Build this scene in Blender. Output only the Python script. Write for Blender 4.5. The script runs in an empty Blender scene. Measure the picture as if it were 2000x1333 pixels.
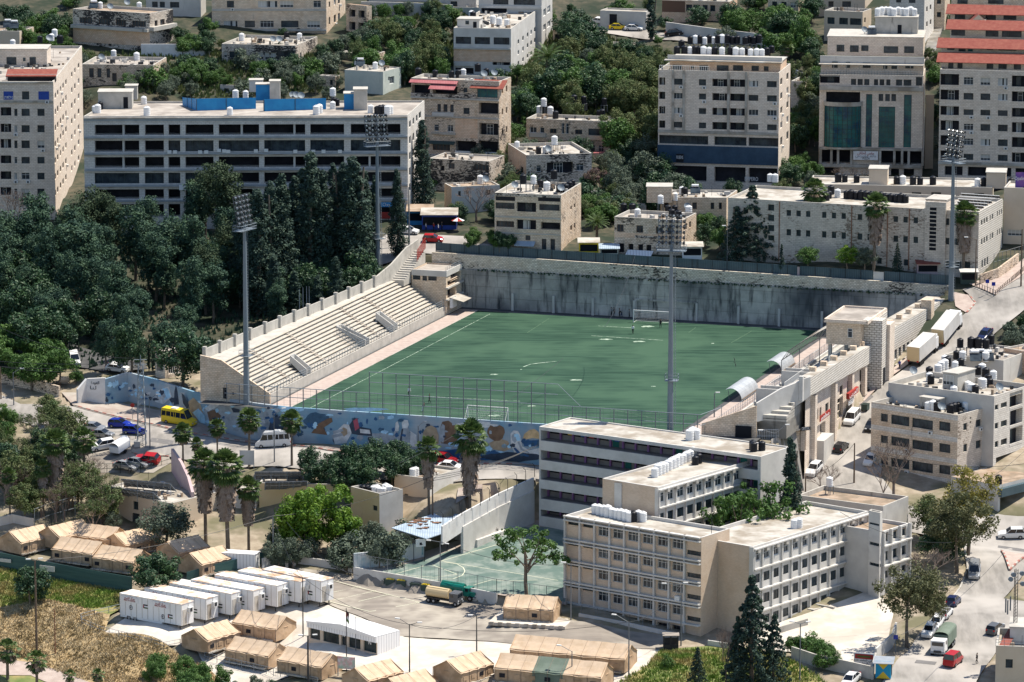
import bpy,bmesh,math,random
import numpy as np
from mathutils import Vector,Matrix
R=math.radians
sc=bpy.context.scene
# ---------------- camera, sky, sun, exposure ----------------
FPX=8645.4;TH=R(10.528);CY=-822.05;CZ=152.78  # telephoto from the opposite hillside
cam=bpy.data.objects.new('camera',bpy.data.cameras.new('camera'))
sc.collection.objects.link(cam);sc.camera=cam
cam.location=(0,CY,CZ);cam.rotation_euler=(math.pi/2-TH,0,0)
cam.data.lens=FPX*36/2000;cam.data.sensor_width=36
cam.data.clip_start=5;cam.data.clip_end=4000
SUNV=Vector((0.60,0.27,1.28)).normalized()
w=bpy.data.worlds.new('World');sc.world=w;w.use_nodes=True
nt=w.node_tree;bg=nt.nodes['Background']
sky=nt.nodes.new('ShaderNodeTexSky');sky.sky_type='NISHITA';sky.sun_disc=False
sky.sun_elevation=math.asin(SUNV.z);sky.sun_rotation=math.atan2(SUNV.x,SUNV.y)
sky.air_density=1.0;sky.dust_density=0.6;sky.ozone_density=1.5;sky.altitude=500
nt.links.new(sky.outputs[0],bg.inputs[0]);bg.inputs[1].default_value=0.108
sl=bpy.data.lights.new('sun','SUN');sl.energy=5.0;sl.angle=R(0.5);sl.color=(1.0,0.93,0.82)
so=bpy.data.objects.new('sun',sl);sc.collection.objects.link(so)
so.rotation_euler=SUNV.to_track_quat('Z','Y').to_euler();so.location=(100,60,300)
sc.view_settings.view_transform='Standard';sc.view_settings.look='None'
sc.view_settings.exposure=0.50;sc.view_settings.gamma=1
sc.cycles.max_bounces=5;sc.cycles.diffuse_bounces=2;sc.cycles.glossy_bounces=2
sc.cycles.transparent_max_bounces=4;sc.cycles.use_denoising=True
rnd=random.Random(7)
# ---------------- pixel <-> world ----------------
cT,sT=math.cos(TH),math.sin(TH)
def ray(x,y):
 a=(x-1000)/FPX;b=-(y-666.5)/FPX
 return Vector((a,cT+b*sT,-sT+b*cT))
def P(x,y,z):
 d=ray(x,y);t=(z-CZ)/d.z
 return Vector((d.x*t,CY+d.y*t,z))
def PY(x,y,Y):
 d=ray(x,y);t=(Y-CY)/d.y
 return Vector((d.x*t,Y,CZ+d.z*t))
def proj(p):
 dy=p[1]-CY;dz=p[2]-CZ
 dep=dy*cT-dz*sT;up=dy*sT+dz*cT
 return 1000+FPX*p[0]/dep,666.5-FPX*up/dep
YAW=R(18.42);cU,sU=math.cos(YAW),math.sin(YAW)
def S(u,v,z=0.0):  # stadium frame: u along the goal line, v away from the far goal line
 return Vector((26.93+u*cU-v*sU,18.38-u*sU-v*cU,z))
# ---------------- terrain ----------------
CP=[(20,760,-3),(-60,700,0),(250,785,-4.6),(330,870,-6),(462,851,-6),(600,900,-6.5),(1000,925,-7),(180,690,0.5),(240,720,0.3),(60,660,2),
 (230,870,-6.4),(150,830,-5.6),(400,860,-6),(1560,890,-7),(1660,815,-3.8),(1740,720,0.9),(1800,700,1.9),(1900,600,7),(1960,560,10),
 (1975,1050,-14),(1900,1110,-15),(1800,1240,-18),(1750,1320,-19),(1620,960,-9.5),(1650,1200,-18),(1850,960,-9.5),(2000,900,-6),(2060,1000,-11),
 (900,1150,-18),(760,1115,-17.6),(1100,1240,-19),(1300,1240,-19.5),(1470,1245,-19.5),(620,1120,-17.5),(750,1240,-20),(300,1240,-21),(150,1200,-21),(30,1250,-24),(100,1320,-27),(300,1330,-27),(450,1300,-24.5),(700,1330,-22),(1000,1333,-21),
 (1250,1333,-21),(1400,1333,-20.5),(1600,1333,-20),(60,1080,-17),(250,1080,-17),(400,1120,-17.5),(20,1000,-13),(150,985,-12.5),(270,1040,-15.5),(400,1040,-15),(560,1080,-16.5),(700,1060,-15.5),
 (700,940,-8),(870,930,-8),(960,950,-8),(1000,945,-7.6),(1040,935,-7.3),(1080,925,-7),(1030,960,-7.9),(920,975,-8.6),(980,975,-8.3),(1100,1130,-17),(900,1090,-16.2),(1060,1050,-15),(1150,1040,-16.5),(1400,1060,-15.5),(1550,1000,-12),
 (850,470,11),(700,480,10.5),(500,440,11.5),(300,420,12),(100,400,12),(-60,400,12),(1000,490,11.5),(1400,500,11.5),(1700,540,11),(1830,540,10.5),(1900,520,11.5),(1990,480,14),(2100,430,17),
 (600,600,3),(450,620,2.5),(300,600,3.5),(150,600,4),(20,600,4),(700,560,5),
 (1400,372,13),(1290,380,13),(1700,345,14),(1900,345,14),(2050,340,16),(1600,400,13),
 (900,335,16),(1100,340,17),(1100,400,14),(960,420,13),(1300,420,13.5),
 (240,172,28),(450,160,28),(700,205,25.5),(550,130,30),(200,120,31),(950,180,26.5),(1240,62,33),(1100,80,31.5),(1000,100,29.5),(1400,60,34),(1600,120,31),
 (1200,250,22),(1100,215,24),(1750,40,38),(1580,60,35),(0,100,32),(0,-60,44),(500,-60,44),(1000,-60,42),(1500,-60,44),(2000,-60,48),(1900,60,36),(300,40,37),(800,20,38)]
cpw=np.array([list(P(*c))for c in CP]+[[-96,120,13],[-90,105,12.5],[-88,128,14],[-95,140,16]])
_A=np.c_[cpw[:,:2],np.ones(len(cpw))]
_pl,*_=np.linalg.lstsq(_A,cpw[:,2],rcond=None)
_rs=cpw[:,2]-_A@_pl
STAD=[S(-53.5,-7),S(57.2,-7),S(55.5,5),S(54,40),S(51.8,99.3),S(-36.6,99.0),(-49.3,-56.0),(-63.0,-38.3),(-71,-34),(-66,-20),S(-56,60)]
STAD=[(p[0],p[1])for p in STAD]
CA,CB=-8.16,.0675  # the playground falls gently towards the camera
def PC(x,y,dz=0):
 d=ray(x,y);t=(CA+dz+CB*CY-CZ)/(d.z-CB*d.y);return Vector((d.x*t,CY+d.y*t,CZ+d.z*t))
COURT=[PC(x,y)for x,y in[(690,1111),(857,1140),(970,1162),(1108,1183),(1108,1012),(975,1012),(830,1075)]]
def inpoly(X,Y,poly):
 c=np.zeros(np.shape(X),bool);n=len(poly);j=n-1
 for i in range(n):
  xi,yi=poly[i][0],poly[i][1];xj,yj=poly[j][0],poly[j][1]
  with np.errstate(divide='ignore',invalid='ignore'):
   c ^=((yi>Y)!=(yj>Y))&(X<(xj-xi)*(Y-yi)/((yj-yi)or 1e-9)+xi)
  j=i
 return c
def H(X,Y):
 X=np.atleast_1d(np.asarray(X,float));Y=np.atleast_1d(np.asarray(Y,float))
 d2=(X[:,None]-cpw[None,:,0])**2+(Y[:,None]-cpw[None,:,1])**2
 ww=1/(d2+30)**2
 z=(ww*_rs).sum(1)/ww.sum(1)+_pl[0]*X+_pl[1]*Y+_pl[2]
 z[inpoly(X,Y,STAD)]=0.0
 m_=inpoly(X,Y,COURT);z[m_]=CA+CB*Y[m_]
 return z
def h(x,y):return float(H(x,y)[0])
_t=np.linspace(560,1300,1480)
def gp(x,y,off=0.0):  # where the sight line first meets the ground
 d=ray(x,y);k=_t/d.y*1.0
 X=d.x*k;Y=CY+_t;Z=CZ+d.z*k
 g=H(X,Y)+off
 i=int(np.argmax(Z<g))
 if Z[i]>=g[i]:return P(x,y,0)
 if off==0 and i>0 and g[i]-g[i-1]>1.5:return Vector((X[i-1],Y[i-1],g[i-1]-off))
 f=0 if i==0 else(Z[i-1]-g[i-1])/((Z[i-1]-g[i-1])-(Z[i]-g[i])+1e-9)
 yy=Y[i-1]+f*(Y[i]-Y[i-1]);xx=X[i-1]+f*(X[i]-X[i-1])
 return Vector((xx,yy,h(xx,yy)))
# ---------------- materials ----------------
MATS={}
def N(nt,t,**k):
 n=nt.nodes.new(t)
 for a,b in k.items():
  if a.startswith('i_'):n.inputs[a[2:].replace('_',' ')].default_value=b
  else:setattr(n,a,b)
 return n
def c4(c):return(c[0],c[1],c[2],1)
def mat(name,c1,c2=None,scale=0.6,rough=0.85,brick=None,stain=None,blocks=None,bump=0.0,metal=0.0,spec=0.3,detail=5,
  uv=False,stretch=None,c3=None,scale3=0.12,trans=0.0,lo=0.35,hi=0.65,wave=None):
 if name in MATS:return MATS[name]
 m=bpy.data.materials.new(name);m.use_nodes=True;t=m.node_tree;L=t.links.new
 b=t.nodes['Principled BSDF'];b.inputs['Roughness'].default_value=rough;b.inputs['Metallic'].default_value=metal
 b.inputs['Specular IOR Level'].default_value=spec
 b.inputs['Base Color'].default_value=c4(c1)
 geo=N(t,'ShaderNodeNewGeometry');pos=geo.outputs['Position']
 if uv:tc=N(t,'ShaderNodeTexCoord');uvo=tc.outputs['UV']
 col=None
 def noise(sc_,vec=pos,det=detail,st=None):
  if st:
   mp=N(t,'ShaderNodeMapping');mp.inputs['Scale'].default_value=st;L(vec,mp.inputs[0]);vec=mp.outputs[0]
  n=N(t,'ShaderNodeTexNoise');n.inputs['Scale'].default_value=sc_;n.inputs['Detail'].default_value=det;n.inputs['Roughness'].default_value=.62
  L(vec,n.inputs['Vector']);return n.outputs[0]
 def ramp(v,a,bb):
  r=N(t,'ShaderNodeMapRange');r.inputs[1].default_value=a;r.inputs[2].default_value=bb;L(v,r.inputs[0]);return r.outputs[0]
 def mix(f,a,bb):
  x=N(t,'ShaderNodeMix',data_type='RGBA')
  if isinstance(f,(int,float)):x.inputs[0].default_value=f
  else:L(f,x.inputs[0])
  for s_,v in((6,a),(7,bb)):
   if isinstance(v,tuple):x.inputs[s_].default_value=c4(v)
   else:L(v,x.inputs[s_])
  return x.outputs[2]
 col=c1
 nz=None
 if c2:nz=noise(scale,st=stretch);col=mix(ramp(nz,lo,hi),c1,c2)
 if c3:col=mix(ramp(noise(scale3,det=3),.45,.62),col,c3)
 if blocks:  # (dark colour, amount): small blackened patches in stone
  ad=N(t,'ShaderNodeMath',operation='MULTIPLY_ADD');L(noise(.16,det=3),ad.inputs[0]);ad.inputs[1].default_value=.9;L(noise(1.5,st=(1,1,2.3),det=6),ad.inputs[2])
  col=mix(ramp(ad.outputs[0],1.13-.3*blocks[1],1.22-.3*blocks[1]),col,blocks[0])
 if brick:  # (w, h, mortar colour, mortar size, variation)
  bt=N(t,'ShaderNodeTexBrick');bt.inputs['Scale'].default_value=1
  bt.inputs['Brick Width'].default_value=brick[0];bt.inputs['Row Height'].default_value=brick[1]
  bt.inputs['Mortar Size'].default_value=brick[3];bt.inputs['Mortar Smooth'].default_value=0.2
  L(uvo,bt.inputs[0])
  v=brick[4]
  bt.inputs['Color1'].default_value=(1,1,1,1);bt.inputs['Color2'].default_value=(1-v,1-v,1-v,1)
  bt.inputs['Mortar'].default_value=c4(brick[2])
  mm=N(t,'ShaderNodeMix',data_type='RGBA',blend_type='MULTIPLY');mm.inputs[0].default_value=1
  L(bt.outputs[0],mm.inputs[7])
  if isinstance(col,tuple):mm.inputs[6].default_value=c4(col)
  else:L(col,mm.inputs[6])
  col=mm.outputs[2]
 if wave:  # (axis scale, dark, amount) thin stripes along uv x
  wv=N(t,'ShaderNodeTexWave',wave_type='BANDS',bands_direction='X');wv.inputs['Scale'].default_value=wave[0];L(uvo if uv else pos,wv.inputs[0])
  col=mix(ramp(wv.outputs[1],wave[2],1.0),col,wave[1])
 if stain:  # (colour, amount 0..1) runs of dirt, longer than wide
  s_=noise(.9,st=(1.0,1.0,.16),det=6);col=mix(ramp(s_,.72-.3*stain[1],.78-.12*stain[1]),col,stain[0])
 if not isinstance(col,tuple):L(col,b.inputs['Base Color'])
 if bump:
  bp=N(t,'ShaderNodeBump');bp.inputs['Strength'].default_value=.8;bp.inputs['Distance'].default_value=bump
  L(nz if nz is not None else noise(scale),bp.inputs['Height']);L(bp.outputs[0],b.inputs['Normal'])
 if trans:
  tr=N(t,'ShaderNodeBsdfTranslucent');ms=N(t,'ShaderNodeMixShader');ms.inputs[0].default_value=trans
  if isinstance(col,tuple):tr.inputs[0].default_value=c4(col)
  else:L(col,tr.inputs[0])
  L(b.outputs[0],ms.inputs[1]);L(tr.outputs[0],ms.inputs[2]);L(ms.outputs[0],t.nodes['Material Output'].inputs[0])
 MATS[name]=m;return m
def M_(n):return MATS[n]
mat('asphalt',(.22,.205,.185),(.34,.315,.285),.5,c3=(.42,.39,.355),scale3=.07,stretch=(1.4,.3,1),detail=9)
mat('asphalt_patch',(.15,.145,.14),(.19,.18,.175),1.0)
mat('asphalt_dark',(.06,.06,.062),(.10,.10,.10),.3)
mat('lot',(.20,.175,.15),(.29,.255,.215),.35,c3=(.40,.36,.30),scale3=.12,stretch=(.4,1.6,1),detail=9)
mat('pavement',(.38,.30,.26),(.47,.39,.34),.8,uv=False)
mat('brick_paving',(.30,.24,.20),(.38,.31,.27),.5,c3=(.42,.38,.33),scale3=.15)
mat('slab_pale',(.54,.49,.42),(.66,.61,.54),.5,c3=(.50,.45,.38),scale3=.15)
mat('turf',(.011,.043,.025),(.032,.080,.048),.5,rough=.95,stretch=(.16,1.5,1),c3=(.042,.095,.056),scale3=.05,detail=10,lo=.42,hi=.58)
mat('line_white',(.44,.52,.42),(.08,.16,.10),1.2,lo=.4,hi=.62)
mat('court',(.10,.155,.135),(.145,.195,.17),.3,c3=(.22,.26,.23),scale3=.3)
mat('line_faint',(.10,.17,.10),(.035,.085,.05),1.0)
mat('court_line',(.66,.66,.50))
mat('soil',(.26,.21,.15),(.38,.32,.24),.6,c3=(.15,.14,.08),scale3=.12)
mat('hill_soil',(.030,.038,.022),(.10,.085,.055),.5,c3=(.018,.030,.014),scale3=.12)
mat('dry_grass',(.38,.27,.13),(.56,.44,.27),.5,bump=.3,c3=(.24,.17,.08),scale3=.5)
mat('green_grass',(.10,.15,.035),(.20,.22,.08),.5,bump=.2,c3=(.30,.25,.10),scale3=.22)
mat('concrete',(.40,.38,.34),(.52,.49,.44),.5,stain=((.20,.19,.17),.35),detail=8)
mat('roof_pale',(.40,.37,.32),(.53,.50,.45),.45,c3=(.29,.25,.20),scale3=.22,detail=8)
mat('roof_grey',(.34,.30,.26),(.46,.42,.37),.3,c3=(.26,.23,.20),scale3=.18,detail=8)
mat('roof_brown',(.30,.21,.14),(.42,.33,.25),.5,c3=(.22,.17,.12),scale3=.3)
mat('stone_cream',(.74,.62,.51),(.84,.73,.62),.8,uv=True,brick=(.7,.33,(.62,.58,.54),.028,.16))
mat('stone_white',(.64,.60,.55),(.76,.72,.66),.8,uv=True,brick=(.8,.36,(.66,.64,.62),.035,.12),stain=((.30,.28,.26),.2))
mat('stone_band',(.70,.66,.59),(.78,.74,.68),.8,uv=True,brick=(.9,.42,(.40,.37,.34),.07,.12))
mat('stone_tan',(.72,.56,.41),(.84,.70,.55),.7,uv=True,brick=(.6,.32,(.55,.50,.44),.03,.22),stain=((.12,.10,.085),.25))
mat('stone_light',(.74,.65,.52),(.86,.79,.67),.7,uv=True,brick=(.6,.3,(.45,.42,.38),.04,.3),blocks=((.10,.09,.08),.30))
mat('stone_old',(.72,.56,.41),(.84,.71,.57),.7,uv=True,brick=(.6,.32,(.45,.40,.36),.04,.30),blocks=((.10,.085,.075),.30))
mat('stone_black',(.64,.55,.46),(.80,.72,.62),.7,uv=True,brick=(.6,.32,(.45,.40,.36),.04,.3),blocks=((.05,.048,.05),.66))
mat('stone_pit',(.58,.52,.45),(.70,.63,.55),.8,uv=True,brick=(.75,.34,(.66,.62,.58),.03,.18),blocks=((.26,.21,.17),.35))
mat('stone_pink',(.74,.50,.34),(.82,.62,.46),.6,uv=True,brick=(.6,.32,(.60,.55,.5),.03,.15),stain=((.15,.11,.10),.2))
mat('plaster_white',(.52,.50,.465),(.63,.61,.575),.4,stain=((.50,.48,.45),.22))
mat('plaster_grey',(.50,.48,.45),(.60,.58,.54),.35,stain=((.30,.28,.26),.3))
mat('plaster_sand',(.60,.49,.37),(.66,.55,.43),.3,stain=((.46,.37,.28),.2))
mat('plaster_yellow',(.72,.53,.28),(.76,.58,.34),.3,stain=((.40,.30,.18),.2))
mat('plaster_green',(.45,.50,.45),(.55,.58,.52),.4,stain=((.22,.24,.20),.35))
mat('plaster_pink',(.50,.36,.38),(.58,.46,.44),.4)
mat('brown_trim',(.16,.09,.06))
mat('school_brick',(.62,.48,.355),(.68,.55,.43),.4,uv=True,brick=(.4,.16,(.80,.78,.75),.02,.12))
mat('retain',(.40,.385,.35),(.60,.57,.52),.45,uv=True,stain=((.045,.05,.055),.74),c3=(.10,.11,.12),scale3=.055,detail=10,brick=(9,2.2,(.62,.62,.6),.05,.12))
mat('glass',(.012,.018,.028),(.055,.075,.09),.6,rough=.2,spec=.3)
mat('glass_teal',(.012,.085,.085),(.03,.16,.15),.3,rough=.15,spec=.35,c3=(.01,.05,.10),scale3=.4)
mat('void',(.006,.008,.013))
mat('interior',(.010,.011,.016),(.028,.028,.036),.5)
mat('curtain',(.42,.43,.42),(.56,.55,.52),1.2,stretch=(3,3,.1))
mat('shutter',(.50,.48,.44))
mat('frame_white',(.72,.72,.70));mat('frame_dark',(.05,.075,.065));mat('frame_brown',(.16,.09,.055))
mat('tile_red',(.20,.050,.038),(.28,.10,.07),1.2,uv=True,wave=(1.1,(.25,.05,.035),.72))
mat('sheet_red',(.36,.11,.12),(.44,.18,.18),.6,uv=True,wave=(.9,(.30,.08,.09),.75))
mat('navy_panel',(.015,.045,.085),(.03,.07,.12),.5,rough=.4)
mat('sheet_fence',(.055,.095,.115),(.085,.13,.15),.5,uv=True,wave=(.9,(.035,.06,.075),.6),rough=.5)
mat('sheet_white',(.76,.77,.78),(.82,.82,.82),.5,uv=True,wave=(.55,(.52,.52,.54),.8),rough=.45)
mat('sheet_blue',(.30,.38,.46),(.44,.52,.60),.7,uv=True,wave=(.8,(.20,.25,.30),.8),rough=.5)
mat('blue_sheet',(.012,.19,.46),(.02,.26,.55),.5,rough=.5)
mat('canvas',(.46,.32,.205),(.54,.39,.26),.9,rough=.95,c3=(.38,.26,.16),scale3=.5)
mat('canvas_roof',(.52,.385,.26),(.62,.475,.34),.9,rough=.95)
mat('canvas_green',(.13,.17,.13),(.17,.21,.17),.6)
mat('metal_white',(.74,.74,.74),(.80,.80,.79),.6,rough=.4,stain=((.50,.47,.42),.2))
mat('rust_white',(.76,.73,.69),(.80,.78,.74),.5,c3=(.52,.34,.22),scale3=.45)
mat('metal_grey',(.30,.33,.36),(.38,.41,.44),.8,rough=.45,metal=.2)
mat('galv',(.20,.235,.265),rough=.5,metal=.1)
mat('pole_grey',(.15,.165,.18),rough=.5);mat('dark_metal',(.035,.038,.042),rough=.5);mat('rust',(.20,.09,.05),(.30,.15,.09),3)
mat('wood',(.11,.075,.05),(.16,.12,.09),2)
mat('tank_black',(.008,.010,.016),rough=.45,spec=.25);mat('tank_white',(.74,.75,.76),(.80,.80,.79),1.5,rough=.35)
mat('bark',(.13,.10,.075),(.20,.165,.13),3);mat('bark_pale',(.34,.29,.24),(.44,.38,.32),3)
mat('skirt',(.19,.14,.11),(.34,.26,.20),2.5,stretch=(3,3,.25))
mat('leaf_forest',(.020,.055,.042),(.066,.122,.062),.55,rough=.75,trans=.12)
mat('leaf_cypress',(.020,.046,.042),(.058,.094,.062),.6,rough=.8,trans=.08)
mat('leaf_pine',(.028,.054,.028),(.062,.092,.044),.5,rough=.8,trans=.15)
mat('leaf_broad',(.042,.105,.024),(.095,.180,.038),.5,rough=.6,trans=.22)
mat('leaf_dark',(.022,.058,.034),(.055,.110,.040),.5,rough=.55,trans=.15)
mat('leaf_bright',(.045,.12,.014),(.19,.31,.03),.6,rough=.6,trans=.3)
mat('leaf_olive',(.070,.100,.068),(.135,.170,.120),.6,rough=.7,trans=.15)
mat('leaf_mix',(.060,.110,.035),(.14,.155,.060),.45,rough=.7,trans=.2)
mat('leaf_yellow',(.15,.145,.03),(.30,.26,.05),.5,rough=.65,trans=.25)
mat('leaf_euc',(.070,.085,.035),(.135,.135,.060),.5,rough=.65,trans=.2)
mat('blossom',(.20,.11,.12),(.10,.11,.05),.9,rough=.8,trans=.2)
mat('twig',(.16,.12,.10),(.24,.19,.16),1.0)
mat('palm_leaf',(.040,.085,.020),(.12,.175,.05),.9,rough=.5,trans=.15)
mat('tyre',(.015,.015,.016),rough=.8);mat('rim',(.35,.36,.38),metal=.6,rough=.35)
mat('light_clear',(.75,.77,.78),rough=.15);mat('light_red',(.45,.02,.02),rough=.25);mat('car_glass',(.010,.013,.018),rough=.08,spec=.7)
mat('skin',(.42,.25,.17));mat('hair',(.018,.014,.012));mat('sign_white',(.74,.74,.74));mat('ink',(.02,.02,.025));mat('ink_red',(.35,.04,.03));mat('ink_grey',(.22,.22,.24))
def plain(name,c,**k):return mat(name,c,**k)
# ---------------- mesh helpers ----------------
class MB:
 def __init__(s):s.v=[];s.f=[];s.m=[]
 def poly(s,pts,m=0):
  k=len(s.v);s.v.extend([tuple(p)for p in pts]);s.f.append(tuple(range(k,k+len(pts))));s.m.append(m)
 def box(s,x0,y0,z0,x1,y1,z1,m=0,T=None):
  c=[(x0,y0,z0),(x1,y0,z0),(x1,y1,z0),(x0,y1,z0),(x0,y0,z1),(x1,y0,z1),(x1,y1,z1),(x0,y1,z1)]
  if T is not None:c=[tuple(T @ Vector(p))for p in c]
  k=len(s.v);s.v.extend(c)
  for q in((0,3,2,1),(4,5,6,7),(0,1,5,4),(1,2,6,5),(2,3,7,6),(3,0,4,7)):s.f.append(tuple(k+i for i in q));s.m.append(m)
 def tube(s,p0,p1,r0,r1=None,n=8,m=0,cap=True):
  p0=Vector(p0);p1=Vector(p1);r1=r0 if r1 is None else r1
  d=(p1-p0).normalized()if(p1-p0).length>1e-6 else Vector((0,0,1))
  a=d.cross(Vector((0,0,1))if abs(d.z)<.95 else Vector((1,0,0))).normalized();b=d.cross(a)
  k=len(s.v)
  for p,r in((p0,r0),(p1,r1)):
   for i in range(n):
    t=2*math.pi*i/n;s.v.append(tuple(p+a*math.cos(t)*r+b*math.sin(t)*r))
  for i in range(n):
   j=(i+1)%n;s.f.append((k+j,k+i,k+n+i,k+n+j));s.m.append(m)
  if cap:
   s.f.append(tuple(k+i for i in range(n)));s.m.append(m)
   s.f.append(tuple(k+n+i for i in reversed(range(n))));s.m.append(m)
 def chain(s,pts,r,n=6,m=0):
  for a,b in zip(pts,pts[1:]):s.tube(a,b,r,r,n,m,False)
 def prism(s,pts2,z0,z1,m=0,mt=None):  # upright prism over a plan polygon (counter-clockwise)
  n=len(pts2);k=len(s.v)
  s.v.extend([(p[0],p[1],z0)for p in pts2]);s.v.extend([(p[0],p[1],z1)for p in pts2])
  for i in range(n):
   j=(i+1)%n;s.f.append((k+i,k+j,k+n+j,k+n+i));s.m.append(m)
  s.f.append(tuple(k+n+i for i in range(n)));s.m.append(m if mt is None else mt)
  s.f.append(tuple(k+i for i in reversed(range(n))));s.m.append(m)
 def build(s,name,mats,parent=None,org=(0,0,0),uv=True,smooth=False):
  me=bpy.data.meshes.new(name)
  V=np.array(s.v,float)-np.array(tuple(org))if s.v else np.zeros((0,3))
  me.from_pydata(V.tolist(),[],s.f)
  for mm in(mats if isinstance(mats,(list,tuple))else[mats]):me.materials.append(MATS[mm]if isinstance(mm,str)else mm)
  me.polygons.foreach_set('material_index',s.m)
  if smooth:me.polygons.foreach_set('use_smooth',[True]*len(s.f))
  if uv:
   l=me.uv_layers.new(name='UVMap');arr=[]
   for f in s.f:
    a,b,c=(Vector(s.v[f[i]])for i in(0,1,2));n=(b-a).cross(c-a)
    if len(f)>3 and n.length<1e-9:n=(c-b).cross(Vector(s.v[f[3]])-b)
    n.normalize()
    if abs(n.z)>.75:arr.extend([x for i in f for x in(s.v[i][0],s.v[i][1])])
    else:
     t=Vector((-n.y,n.x,0)).normalized()
     if abs(n.z)>.15:
      q=n.cross(t);arr.extend([x for i in f for x in(Vector(s.v[i]).dot(t),Vector(s.v[i]).dot(q))])
     else:arr.extend([x for i in f for x in(s.v[i][0]*t.x+s.v[i][1]*t.y,s.v[i][2])])
   l.data.foreach_set('uv',arr)
  me.update()
  o=bpy.data.objects.new(name,me);sc.collection.objects.link(o)
  if parent is not None:o.parent=parent
  else:o.location=org
  return o
def empty(name,loc=(0,0,0),rz=0.0):
 o=bpy.data.objects.new(name,None);sc.collection.objects.link(o);o.empty_display_size=.5
 o.location=loc;o.rotation_euler=(0,0,rz);return o
REG=[]
def reg(o,cat,desc,place='',group=None):
 o['category']=cat
 if group:o['group']=group
 REG.append((o,desc,place));return o
ORD=['','first','second','third','fourth','fifth','sixth','seventh','eighth','ninth','tenth','eleventh','twelfth','thirteenth','fourteenth','fifteenth','sixteenth','seventeenth','eighteenth','nineteenth','twentieth']
def finalize_labels():
 d={}
 for o,desc,place in REG:d.setdefault((desc,place),[]).append(o)
 for(desc,place),l in d.items():
  if len(l)==1:l[0]['label']=(desc+' '+place).strip();continue
  l.sort(key=lambda o:proj(o.location)[0]);n=len(l)
  for i,o in enumerate(l):
   if i==0:q='leftmost'
   elif i==n-1:q='rightmost'
   elif n-1-i<i:q=(ORD[n-i]if n-i<21 else str(n-i)+'th')+' from right'
   else:q=(ORD[i+1]if i<20 else str(i+1)+'th')+' from left'
   o['label']=f'{desc} {place}, {q}'.replace(' ,',',')
def _chk():
 for o,d,p in REG:
  for wd in('the','its','a','and','with'):
   l=o['label'].split()
   while len(l)>16 and wd in l:l.remove(wd)
   o['label']=' '.join(l)
  if len(o['label'].split())>16:print('LONG',len(o['label'].split()),o['label'])
def struct(o,kind='structure'):o['kind']=kind;return o
def copy_tree(o,parent=None):
 c=o.copy();sc.collection.objects.link(c)
 if parent is not None:c.parent=parent
 for ch in KIDS.get(o.name,[x for x in o.children]):copy_tree(ch,c)
 return c
KIDS={}
PROTO={}
def place(kind,maker,loc,rz=0.0,s=1.0,name=None):
 """first call builds the thing, later calls copy it with its parts"""
 if kind not in PROTO:
  o=maker();PROTO[kind]=o
  def rec(q):
   KIDS[q.name]=list(q.children)
   for c in q.children:rec(c)
  bpy.context.view_layer.update();rec(o)
 else:
  p=PROTO[kind];o=copy_tree(p)
 o.location=loc;o.rotation_euler=(0,0,rz);o.scale=(s,s,s)if isinstance(s,(int,float))else s
 return o
# ---------------- windows ----------------
WIN={}
def win_mesh(w,h,kind):
 kw=(round(w*5)/5,round(h*5)/5,kind)
 if kw in WIN:return WIN[kw],kw
 w,h=max(kw[0],.3),max(kw[1],.3);b=MB();fr={'w':'frame_white','d':'frame_dark','n':'frame_brown','s':'frame_white','c':'frame_white','k':'frame_dark','v':'frame_dark','t':'frame_dark'}[kind]
 t=.065;n=max(1,round(w/.75))if kind !='v' else max(1,round(w/1.4))
 if kind=='t':t=.06
 for x0,x1,z0,z1 in((0,w,0,t),(0,w,h-t,h),(0,t,t,h-t),(w-t,w,t,h-t)):b.box(x0,0,z0,x1,.07,z1,0)
 for i in range(1,n):b.box(w*i/n-t*.4,.005,t,w*i/n+t*.4,.065,h-t,0)
 if h>1.3 and kind in 'wk':b.box(t,.01,h*.68,w-t,.06,h*.68+t*.8,0)
 if kind=='t':
  for j in range(1,max(1,round(h/1.1))):b.box(t,.01,h*j/max(1,round(h/1.1))-.03,w-t,.06,h*j/max(1,round(h/1.1))+.03,0)
 if kind=='k':
  for i in range(1,n*3):
   if i%3:b.box(w*i/(n*3)-.02,-.05,t,w*i/(n*3)+.02,-.02,h-t,0)
 g=MB();g.poly([(0.03,.045,.03),(w-.03,.045,.03),(w-.03,.045,h-.03),(0.03,.045,h-.03)],0)
 if kind=='c':
  g.poly([(t,.035,t),(w*.45,.035,t),(w*.45,.035,h-t),(t,.035,h-t)],1);g.poly([(w*.62,.035,t),(w*.86,.035,t),(w*.86,.035,h-t),(w*.62,.035,h-t)],1)
 if kind=='s':g.poly([(t,.03,h*.35),(w-t,.03,h*.35),(w-t,.03,h-t),(t,.03,h-t)],2)
 fo=b.build('window',fr);po=g.build('pane',['glass_teal' if kind=='t' else 'glass','curtain','shutter'])
 r=(fo.data,po.data);bpy.data.objects.remove(fo);bpy.data.objects.remove(po)
 WIN[kw]=r;return r,kw
def add_window(root,org,p,ang,w,h,kind,fine=True):
 (fm,pm),kw=win_mesh(w,h,kind)
 o=bpy.data.objects.new('window',fm);sc.collection.objects.link(o);o.parent=root
 o.location=Vector(p)-Vector(org);o.rotation_euler=(0,0,ang);o.scale=(w/max(kw[0],.3),1,h/max(kw[1],.3))
 q=bpy.data.objects.new('pane',pm);sc.collection.objects.link(q);q.parent=o
 return o
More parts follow.
